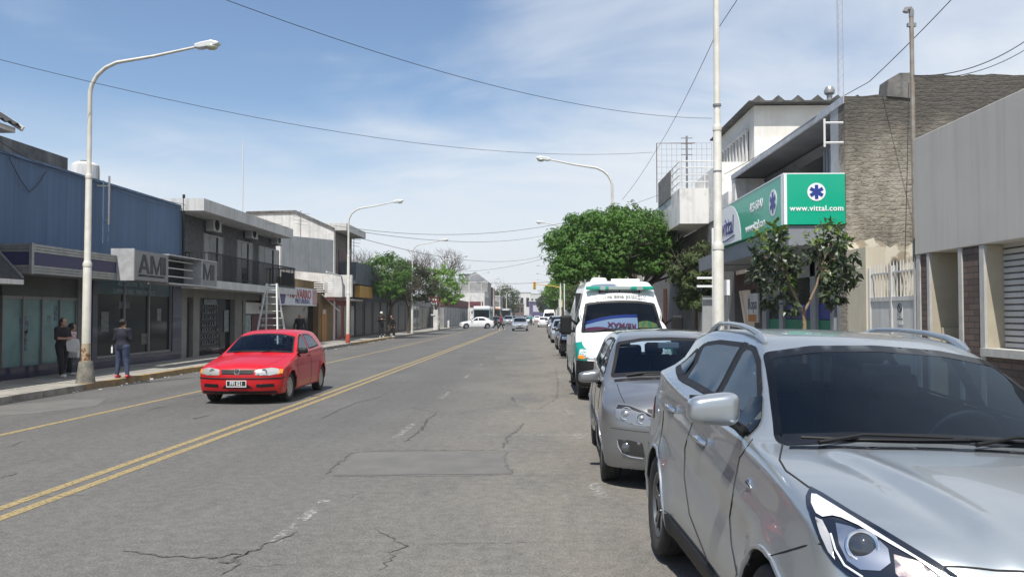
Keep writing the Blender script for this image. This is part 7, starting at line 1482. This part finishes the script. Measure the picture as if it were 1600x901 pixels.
LM1 = leafmat('leaf_mid_green', (.040, .110, .014), (.115, .235, .040)); LM2 = leafmat('leaf_shade_green', (.045, .075, .020), (.09, .115, .035)); LM3 = leafmat('leaf_fresh_green', (.085, .20, .022), (.18, .32, .05)); LM4 = leafmat('leaf_leathery', (.022, .036, .020), (.06, .085, .035), .38, .15, .5); LM4b = leafmat('leaf_young_green', (.06, .12, .02), (.13, .18, .04), .45, .3)
# the big round tree, right
t = thing('street_tree', 'big dense round-crowned tree on the right pavement behind the ambulance', 'tree', (4.0, 33, SW)); rg = random.Random(4); b = B()
b.tube([(4.0, 33, SW), (3.95, 33, 1.4), (3.9, 33.05, 2.3)], [.19, .15, .14], 10)
for k in range(6): a = k*1.047; limbs(b, (3.9, 33, 2.3), (math.cos(a)*.9, math.sin(a)*.9, .9), 1.5, .085, 3, rg, .5, 3, .1)
fin(b, 'trunk', BARK, t)
C = crown(3.0, 33.0, 4.40, 2.55, 2.8, 1.60, 190, .50, 1, .25, .05) + crown(3.0, 33, 4.2, 1.7, 1.9, 1.0, 26, .6, 2, .3) + crown(2.0, 31.5, 3.5, 1.5, 1.4, .7, 30, .42, 8, .2, .1)
leaves('crown', C, 340, .13, LM1, t, 1, .36, .55, .7, .4, whorl=5)
t = thing('street_tree', 'smaller dark tree in the shade beside the balcony wall', 'tree', (5.3, 28, SW)); b = B(); b.tube([(5.4, 28.4, SW), (5.4, 28.3, 1.8)], [.07, .05], 8); limbs(b, (5.4, 28.3, 1.8), (0, 0, 1), 1.0, .05, 3, rg, .6, 3, .1); fin(b, 'trunk', BARK, t)
leaves('crown', crown(5.35, 28.3, 2.9, .62, .8, 1.2, 34, .38, 6), 320, .13, LM2, t, 5, .4, .6, .5, .3, whorl=5)  # darker leaf colour stands in for the shade on this crown
# young tree with leathery leaves, near right
t = thing('young_tree', 'young forked tree with large dark leathery leaves in front of the clinic', 'tree', (3.45, 10.75, SW)); YT = 10.75
def q_(u, v, dy=0): x, z = onY(u, v, YT + dy); return (x, YT + dy, z)
b = B(); b.tube([(3.40, YT, SW), q_(1257, 540), q_(1257, 500), q_(1255, 487)], [.036, .030, .026, .025], 10); b.tube([q_(1255, 489), q_(1245, 468), q_(1235, 448), q_(1226, 420), q_(1212, 385)], [.019, .017, .014, .011, .006], 8); b.tube([q_(1256, 489), q_(1266, 468), q_(1276, 446), q_(1282, 420), q_(1296, 380)], [.018, .016, .013, .010, .006], 8)
r5 = random.Random(5)
for u, v in ((1200, 370), (1190, 400), (1195, 430), (1225, 375), (1240, 430), (1275, 370), (1310, 365), (1315, 400), (1300, 430), (1325, 430), (1215, 455), (1305, 455)):
    o = q_(1230, 430) if u < 1250 else q_(1280, 425); b.tube([o, q_((u + (1230 if u < 1250 else 1280))/2, (v+425)/2 - 6, r5.uniform(-.1, .1)), q_(u, v, r5.uniform(-.25, .25))], [.009, .007, .004], 5)
fin(b, 'trunk', LBARK, t); g = random.Random(9); C = []; C2 = []
def cl(u, v, r, tgt): x, y, z = q_(u, v, g.uniform(-.28, .28)); tgt.append((x, y, z, r, r, r))
for u, v in ((1188, 395), (1195, 420), (1200, 445), (1205, 470), (1215, 400), (1222, 430), (1230, 455), (1212, 375), (1240, 420), (1185, 430), (1245, 395), (1236, 478), (1280, 400), (1290, 425), (1300, 400), (1312, 385), (1305, 445), (1318, 420), (1325, 405), (1296, 372), (1322, 440), (1306, 466), (1330, 428), (1272, 390), (1296, 455)): cl(u, v, .11, C)
for u, v in ((1195, 362), (1210, 355), (1183, 375), (1222, 368), (1205, 385), (1225, 400), (1228, 440), (1285, 355), (1300, 352), (1270, 368), (1312, 362), (1295, 380), (1318, 378), (1300, 425)): cl(u, v, .10, C2)
leaves('crown', C, 34, .115, LM4, t, 7, .55, .8, .35, .2); leaves('young_leaves', C2, 22, .11, LM4b, t, 8, .42, .35, .5, .2)
mat_tree2 = leafmat('leaf_dull_olive', (.035, .045, .018), (.075, .085, .035))
# left street trees
def street_tree(x, y, label, c, C, n, size, m, seed, th=2.2, whorl=5, r=.11, lean=0): 
    t = thing('street_tree', label, 'tree', (x, y, SW), 'left street trees'); rg = random.Random(seed); b = B(); b.tube([(x, y, SW), (x + lean*.5, y, th*.6), (x + lean, y, th)], [r*1.3, r, r*.9], 8)
    for k in range(4): a = k*1.57 + seed; limbs(b, (x + lean, y, th), (math.cos(a)*.6, math.sin(a)*.6, 1), 1.2, r*.55, 3, rg, .5, 3, .15)
    fin(b, 'trunk', BARK, t); leaves('crown', C, n, size, m, t, seed, .4, .4, .6, .35, whorl=whorl)
street_tree(-10.75, 60, 'leaning street tree in front of the dark shop, two people at its trunk', 0, crown(-11.1, 60, 4.6, 1.9, 2.1, 1.55, 70, .55, 11) + crown(-10.4, 59, 3.3, 1.1, 1.0, .5, 12, .35, 12), 200, .15, LM1, 21, 2.2, 5, .13, .25)
street_tree(-10.8, 70, 'dark sparse street tree between the leaning one and the bright one', 0, crown(-10.6, 71, 4.4, 2.1, 2.4, 1.8, 76, .6, 13), 230, .15, mat_tree2, 22)
street_tree(-10.4, 86, 'bright fresh-green street tree beside the white advertising pillar', 0, crown(-9.6, 87, 4.9, 1.8, 2.0, 2.0, 62, .55, 14, 0, .22) + crown(-9.0, 86, 3.2, 1.0, 1.0, .4, 12, .35, 15), 180, .17, LM3, 23)
RH = 'trees further along the street'
def far_tree(x, y, z, rx, rz, m, label, seed, n=40, sz=.3, k=110):
    t = thing('far_tree', label, 'tree', (x, y, SW), RH); rg = random.Random(seed); b = B(); b.tube([(x, y, SW), (x, y, z - rz*.5)], [.2, .12], 6); limbs(b, (x, y, z - rz*.8), (0, 0, 1), rz, .1, 3, rg, .6); fin(b, 'trunk', BARK, t); leaves('crown', crown(x, y, z, rx, rx, rz, n, rx*.3, seed), k, sz, m, t, seed, .5)
far_tree(3.9, 121, 4.9, 2.4, 2.5, LM3, 'leafy tree beyond the traffic signal on the right', 31, n=60, k=240); far_tree(4.9, 96, 3.4, 1.5, 1.5, LM2, 'low dull tree on the right pavement behind the parked cars', 32); far_tree(-8.9, 240, 6.0, 4.2, 4.0, LM2, 'hazy brownish tree above the bus queue', 33, sz=.5); far_tree(2.8, 225, 4.6, 2.4, 2.6, LM2, 'small dull tree near the violet block', 34, sz=.45)
BB = mat('bare_bark', (.07, .055, .045), .95)
for i, (x, y, h, lb) in enumerate([(-26, 118, 3.2, 'bare winter tree above the dark shop roof'), (-19.0, 124, 3.3, 'bare spreading tree left of the brick upper storey'), (-14.5, 116, 3.3, 'bare crooked tree nearest the lamp arm over the bright tree'), (-31, 128, 3.8, 'bare tree at the left of the group behind the roofs')]):
    t = thing('bare_tree', lb, 'tree', (x, y, 0), 'bare trees behind the left roofs'); rg = random.Random(50 + i); b = B(); b.tube([(x, y, 0), (x, y, 2), (x + .1, y, 4.2)], [.3, .25, .2], 8)
    for k in range(4): a = k*1.6 + i; limbs(b, (x + .1, y, 4.2), (math.cos(a)*.7, math.sin(a)*.7, .8), 2.6*h/3.4, .13, 5, rg, .6, 3, .12, 3)
    fin(b, 'trunk', BB, t)
# ------------------------------------------------------------------ people
SKIN = mat('skin', (.42, .24, .16), .55); HAIR = mat('dark_hair', (.018, .013, .011), .6); JEAN = mat('denim', (.035, .05, .10), .85, var=.6, vs=9, var2=(.06, .085, .15)); NAVY = mat('navy_cloth', (.012, .014, .026), .85); BLC = mat('black_cloth', (.012, .012, .014), .85)
PINKC = mat('pink_patterned_cloth', (.42, .16, .22), .85, var=1, vs=26, var2=(.55, .48, .50), vmin=.45, vmax=.55); SHW_ = mat('white_shoe', (.6, .6, .58), .6); SHR = mat('red_shoe', (.55, .05, .06), .6); MARC = mat('maroon_cloth', (.25, .03, .05), .85); TEALC = mat('teal_cloth', (.05, .25, .25), .85)
def cap(x, y, z, a, b, ra, rb):
    ax, ay, az = a; bx, by, bz = b[0]-ax, b[1]-ay, b[2]-az; L2 = bx*bx + by*by + bz*bz + 1e-9; px, py, pz = x-ax, y-ay, z-az; t = np.clip((px*bx + py*by + pz*bz)/L2, 0, 1)
    return np.sqrt((px-bx*t)**2 + (py-by*t)**2 + (pz-bz*t)**2) - (ra + (rb-ra)*t)
def ell(x, y, z, c, r): return (np.sqrt(((x-c[0])/r[0])**2 + ((y-c[1])/r[1])**2 + ((z-c[2])/r[2])**2) - 1) * min(r)
def person(label, loc, rot, H_=1.6, arms=None, legs=None, top=NAVY, bottom=JEAN, shoes=SHW_, hair='short', build=1.0, lean=0., seated=False, sleeve=1.0, res=.013, hat=None, grp=None, parent=None, skirt=0, hairm=HAIR):
    """faces local -y; joints in units of a 1.7 m body"""
    t = thing('person', label, 'person', (0, 0, 0), grp); s = H_ / 1.70; w = build
    J = dict(hd=(0, -.02 - lean*1.25, 1.585), nk=(0, .01 - lean*1.05, 1.43), ch=(0, .0 - lean*.75, 1.25), wa=(0, 0 - lean*.3, 1.05), pe=(0, .01, .93))
    A = arms or [((-.27, .03, 1.12), (-.29, -.04, .86)), ((.27, .03, 1.12), (.29, -.04, .86))]; Lg = legs or [((-.11, -.02, .50), (-.12, .02, .085)), ((.11, -.02, .50), (.12, .02, .085))]
    sh = [(-.175*w, .01 - lean, 1.385), (.175*w, .01 - lean, 1.385)]; hp = [(-.09*w, .01, .90), (.09*w, .01, .90)]
    def torso(x, y, z, e=0): 
        d = ell(x, y, z, J['ch'], (.165*w+e, .115*w+e, .20+e)); d = smin(d, ell(x, y, z, J['wa'], (.135*w+e, .10*w+e, .16+e)), .06); d = smin(d, ell(x, y, z, J['pe'], (.165*w+e, .125*w+e, .14+e)), .06)
        for q in sh: d = smin(d, cap(x, y, z, (q[0]*.45, q[1], 1.40), q, .062+e, .058+e), .04)
        return d
    def arm(x, y, z, i, e=0, f=1.0):
        a, (el, wr) = sh[i], A[i]; d = cap(x, y, z, a, el, .052*w+e, .040*w+e)
        if f > .5: q = tuple(el[k] + (wr[k]-el[k])*min(1, (f-.5)*2) for k in range(3)); d = smin(d, cap(x, y, z, el, q, .040*w+e, .030+e), .02)
        return d
    def leg(x, y, z, i, e=0, f=1.0):
        a, (kn, an) = hp[i], Lg[i]; d = cap(x, y, z, a, kn, .092*w+e, .060*w+e); return smin(d, cap(x, y, z, kn, tuple(kn[k] + (an[k]-kn[k])*f for k in range(3)), .060*w+e, .040+e), .03)
    def hand(x, y, z, i):
        el, wr = map(Vector, A[i]); d = (wr - el).normalized(); sd_ = d.cross(Vector((1, 0, 0))).normalized() if abs(d.x) < .9 else Vector((0, 0, 1)); nrm = d.cross(sd_); pal = wr + d*.055; r = cap(x, y, z, tuple(wr), tuple(wr + d*.085), .026, .030)
        for k in range(4):
            o = sd_*(.030 - .020*k); b0 = wr + d*.085 + o; ln = (.062, .072, .068, .052)[k]; m_ = b0 + d*ln*.55 - nrm*.010; e_ = m_ + d*ln*.35 - nrm*.028; r = smin(r, np.minimum(cap(x, y, z, tuple(b0), tuple(m_), .0095, .009), cap(x, y, z, tuple(m_), tuple(e_), .009, .0075)), .006)
        tb = wr + d*.025 + sd_*.028; return smin(r, np.minimum(cap(x, y, z, tuple(tb), tuple(tb + d*.035 + sd_*.020), .012, .010), cap(x, y, z, tuple(tb + d*.035 + sd_*.020), tuple(tb + d*.06 + sd_*.014 - nrm*.01), .010, .008)), .008)
    def head(x, y, z):
        hx, hy, hz = J['hd']; d = ell(x, y, z, (hx, hy, hz + .02), (.075, .092, .10)); d = smin(d, ell(x, y, z, (hx, hy - .025, hz - .055), (.052, .06, .055)), .03); d = smin(d, cap(x, y, z, (hx, hy - .088, hz + .012), (hx, hy - .105, hz - .022), .008, .013), .012)
        d = smin(d, cap(x, y, z, (hx - .022, hy - .082, hz - .058), (hx + .022, hy - .082, hz - .058), .007, .007), .008)
        for q in (-1, 1): d = smin(d, ell(x, y, z, (hx + q*.076, hy + .005, hz), (.010, .02, .03)), .008); d = smax(d, -(ell(x, y, z, (hx + q*.030, hy - .095, hz + .020), (.018, .014, .012))), .01)
        return smin(d, cap(x, y, z, J['nk'], (hx, hy + .01, hz - .05), .052, .048), .03)
    def fb(x, y, z):
        d = torso(x, y, z)
        for i in (0, 1): d = smin(d, arm(x, y, z, i), .03); d = smin(d, leg(x, y, z, i), .04); d = smin(d, hand(x, y, z, i), .012); an = Lg[i][1]; d = smin(d, cap(x, y, z, an, (an[0], an[1] - .12, an[2] - .045), .036, .026), .03)
        return smin(d, head(x, y, z), .02)
    pts = np.array([*J.values(), *sh, *hp] + [p for a in A for p in a] + [p for a in Lg for p in a]); lo = pts.min(0) - .24; hi = pts.max(0) + .24; lo[2] = min(0, pts[:, 2].min() - .12)
    def put(f, name, m, par=None, l=lo, h=hi, r=res): P, F = nets(f, l, h, r, 3); return link(mesh_np(P * s, F, name), name, m, par or t)
    put(fb, 'body', SKIN)
    def ft(x, y, z):
        d = torso(x, y, z, .016); d = np.maximum(d, (.90 - z)); d = np.maximum(d, z - 1.455)
        for i in (0, 1): d = smin(d, arm(x, y, z, i, .014, sleeve), .02)
        return d
    put(ft, 'top', top)
    def fl(x, y, z):
        d = np.maximum(ell(x, y, z, J['pe'], (.178*w, .138*w, .15)), z - .99)
        for i in (0, 1): d = smin(d, leg(x, y, z, i, .014), .03)
        return d
    put(fl, 'trousers', bottom)
    def fs(x, y, z):
        d = 9
        for i in (0, 1): an = Lg[i][1]; d = np.minimum(d, smin(cap(x, y, z, (an[0], an[1] + .03, an[2] - .03), (an[0], an[1] - .13, an[2] - .045), .045, .038), ell(x, y, z, (an[0], an[1], an[2]), (.048, .055, .05)), .02))
        return np.maximum(d, .0 - z) if not seated else d
    put(fs, 'shoes', shoes)
    hx, hy, hz = J['hd']
    def fh(x, y, z):
        d = ell(x, y, z, (hx, hy + .018, hz + .035), (.088, .098, .104)); d = np.maximum(d, -(y - (hy - .045) + (hz + .05 - z)*.5)) if hair != 'bald' else d
        if hair == 'long': d = smin(d, cap(x, y, z, (hx, hy + .06, hz - .0), (hx, hy + .10, hz - .26), .075, .06), .04)
        if hair == 'bun': d = smin(d, ell(x, y, z, (hx, hy + .115, hz + .05), (.05, .05, .05)), .02)
        if hair == 'curly': d = smin(d, ell(x, y, z, (hx, hy + .03, hz + .03), (.115, .12, .12)) + .006*np.sin(60*x)*np.sin(55*y)*np.sin(50*z), .02); d = np.maximum(d, -(y - (hy - .06) + (hz + .04 - z)*.3))
        return d
    if hair != 'bald': put(fh, 'hair', hairm, None, (hx-.16, hy-.16, hz-.36), (hx+.16, hy+.22, hz+.18), .013)
    if hat: b = B(); b.lathe([(0, hz + .16), (.06, hz + .155), (.09, hz + .10), (.095, hz + .04), (.13, hz + .035), (.13, hz + .03), (.09, hz + .03)], (hx, hy + .0, 0), n=20); o = fin(b, 'hat', hat, t); o.data.transform(Matrix.Scale(s, 4))
    b = B()
    for q in (-1, 1): b.sphere((hx + q*.030, hy - .083, hz + .020), .0105, 8, 6)
    o = fin(b, 'eyes', mat('eye_dark', (.03, .02, .02), .2), t); o.data.transform(Matrix.Scale(s, 4))
    t.location = loc; t.rotation_euler = (0, 0, rot); return t
stand_apart = [((-.12, -.03, .50), (-.17, .0, .085)), ((.12, -.01, .50), (.16, .02, .085))]
# local -y is forward; rot 90deg faces +x
person('woman in black clothes holding a white shopping bag by the papered doors, leftmost', (-11.93, 20.65, SW), R(75), 1.48, arms=[((-.24, -.02, 1.13), (-.12, -.24, 1.12)), ((.24, -.02, 1.13), (.13, -.25, 1.10))], legs=[((-.11, -.06, .50), (-.12, -.10, .085)), ((.11, .02, .50), (.13, .14, .085))], top=BLC, bottom=BLC, hair='long', build=1.12, sleeve=.5)
person('woman in a pink patterned top standing behind the lamp pole, second from left', (-12.2, 21.45, SW), R(95), 1.33, arms=[((-.23, .03, 1.14), (-.16, -.16, .98)), ((.23, .0, 1.13), (.20, -.12, .90))], legs=[((-.11, -.05, .50), (-.12, -.10, .085)), ((.11, .02, .50), (.12, .10, .085))], top=PINKC, bottom=BLC, hair='curly', build=1.1, lean=.06)
person('woman seen from behind in a navy jacket, blue jeans and red shoes at the kerb', (-10.32, 20.5, SW), R(170), 1.45, arms=[((-.26, -.02, 1.14), (-.10, -.22, 1.16)), ((.25, .0, 1.12), (.12, -.22, 1.12))], legs=stand_apart, top=NAVY, bottom=JEAN, shoes=SHR, hair='bun', build=1.15)
b = B(); b.prism([(.0, 0), (.22, -.05), (.30, .08), (.27, .30), (.05, .34), (-.03, .22)], 'Y', -.035, .035); o = fin(b, 'shopping_bag', mat('white_bag', (.62, .62, .61), .7, var=.3, vs=6)); o.data.transform(Matrix.Rotation(R(10), 4, 'Z')); bm_ = bmesh.new(); bm_.from_mesh(o.data); bmesh.ops.bevel(bm_, geom=bm_.edges[:], offset=.02, segments=2, affect='EDGES'); bm_.to_mesh(o.data); bm_.free(); o.location = (-11.75, 20.55, .80); tag(o, 'crumpled white bag held by the woman in black', 'bag')
b = B(); b.box(-.16, .16, -.05, .05, 0, .27); b.tube([(-.08, 0, .27), (-.07, 0, .40), (.07, 0, .40), (.08, 0, .27)], .006, 5); o = fin(b, 'paper_bag', mat('white_bag')); o.location = (-11.9, 21.05, .62); tag(o, 'small white paper carrier hanging from the hand of the woman in pink', 'bag')
b = B(); b.box(-.02, .02, -.008, .008, -.16, 0); b.tube([(0, 0, 0), (0, 0, .05)], .004, 4); o = fin(b, 'hanging_tag', WHP); o.location = (-10.57, 20.47, .92); tag(o, 'white strap tag hanging at the hip of the woman in jeans', 'tag')
person('dark-clothed man standing by the paint shop window beyond the red car', (-11.5, 40.2, SW), R(20), 1.62, top=BLC, bottom=BLC, hair='bald', res=.02)
person('person in black with a pale cap beside the leaning tree trunk', (-10.7, 57.2, SW), R(30), 1.74, top=BLC, bottom=BLC, hair='short', hat=WHT, res=.02, arms=[((-.25, -.02, 1.13), (-.12, -.22, 1.20)), ((.25, .0, 1.13), (.14, -.2, 1.18))])
person('person in black leaning to the right of the tree trunk', (-9.95, 57.9, SW), R(-60), 1.50, top=BLC, bottom=BLC, hair='short', res=.02, lean=.12)
stride = [((-.10, -.22, .52), (-.10, -.32, .10)), ((.10, .10, .50), (.11, .38, .16))]
person('pedestrian in black striding across the road with white shoes', (-4.45, 91.3, 0), R(80), 1.72, legs=stride, top=BLC, bottom=BLC, hair='short', res=.025, grp='pedestrians crossing'); person('pedestrian in a maroon top crossing beside the one in black', (-3.95, 92.3, 0), R(85), 1.66, legs=stride, top=MARC, bottom=BLC, hair='long', res=.025, grp='pedestrians crossing')
# driver of the red car and the motorcyclist
drv = person('driver of the red hatchback in a red top at the wheel', (0, 0, 0), 0, 1.6, arms=[((-.24, -.14, 1.08), (-.12, -.38, 1.16)), ((.24, -.14, 1.08), (.14, -.38, 1.16))], legs=[((-.12, -.42, .92), (-.12, -.62, .50)), ((.12, -.42, .92), (.12, -.62, .50))], top=MARC, bottom=BLC, hair='short', res=.02, seated=True)
drv.location = Vector(GOLC.root.location) + Vector((.36, 1.33, -.36)); 
t = thing('motorcycle', 'small motorcycle coming towards the camera in the far traffic', 'motorcycle', (-.85, 131, 0)); x, y = -.85, 131
for yy in (131, 132.2): b = B(); b.lathe([(.2, -.04), (.29, -.05), (.31, 0), (.29, .05), (.2, .04)], (x, yy, .31), 'X', 20, closed=True); fin(b, 'wheel', RUB, t)
b = B(); b.tube([(x, 131, .31), (x, 131.25, .95)], .03, 6); b.obox((x, 131.55, .75), .13, .28, .12); b.obox((x, 131.95, .80), .12, .28, .05); b.obox((x, 131.5, .45), .12, .22, .14); b.tube([(x - .34, 131.3, 1.0), (x + .34, 131.3, 1.0)], .018, 5); b.obox((x, 131.1, .85), .12, .06, .12); fin(b, 'frame', mat('bike_dark', (.05, .05, .06), .4), t)
person('motorcyclist in a teal top riding in the far traffic', (x, 131.85, -.02), 0, 1.7, arms=[((-.26, -.18, 1.15), (-.30, -.44, 1.05)), ((.26, -.18, 1.15), (.30, -.44, 1.05))], legs=[((-.17, -.36, .82), (-.18, -.12, .38)), ((.17, -.36, .82), (.18, -.12, .38))], top=TEALC, bottom=BLC, hair='short', hairm=WHT, res=.03)
# air haze: a faint even volume round the whole scene
b = B(); b.box(-320, 320, -40, 640, -1.02, 36); hz_ = fin(b, 'haze', None); hm = bpy.data.materials.new('haze_air'); hm.use_nodes = True; ht = hm.node_tree; ht.nodes.clear(); pv = N(ht, 'ShaderNodeVolumePrincipled'); pv.inputs['Color'].default_value = (.93, .96, 1.0, 1); pv.inputs['Density'].default_value = .0004; pv.inputs['Anisotropy'].default_value = .2
ho = N(ht, 'ShaderNodeOutputMaterial'); ht.links.new(pv.outputs[0], ho.inputs[1]); hz_.data.materials.append(hm); tag(hz_, 'thin pale air haze over the street', 'haze', kind='stuff')
for o in list(bpy.data.objects):
    if o.type == 'EMPTY' and not o.children: print('EMPTY THING', o.name)
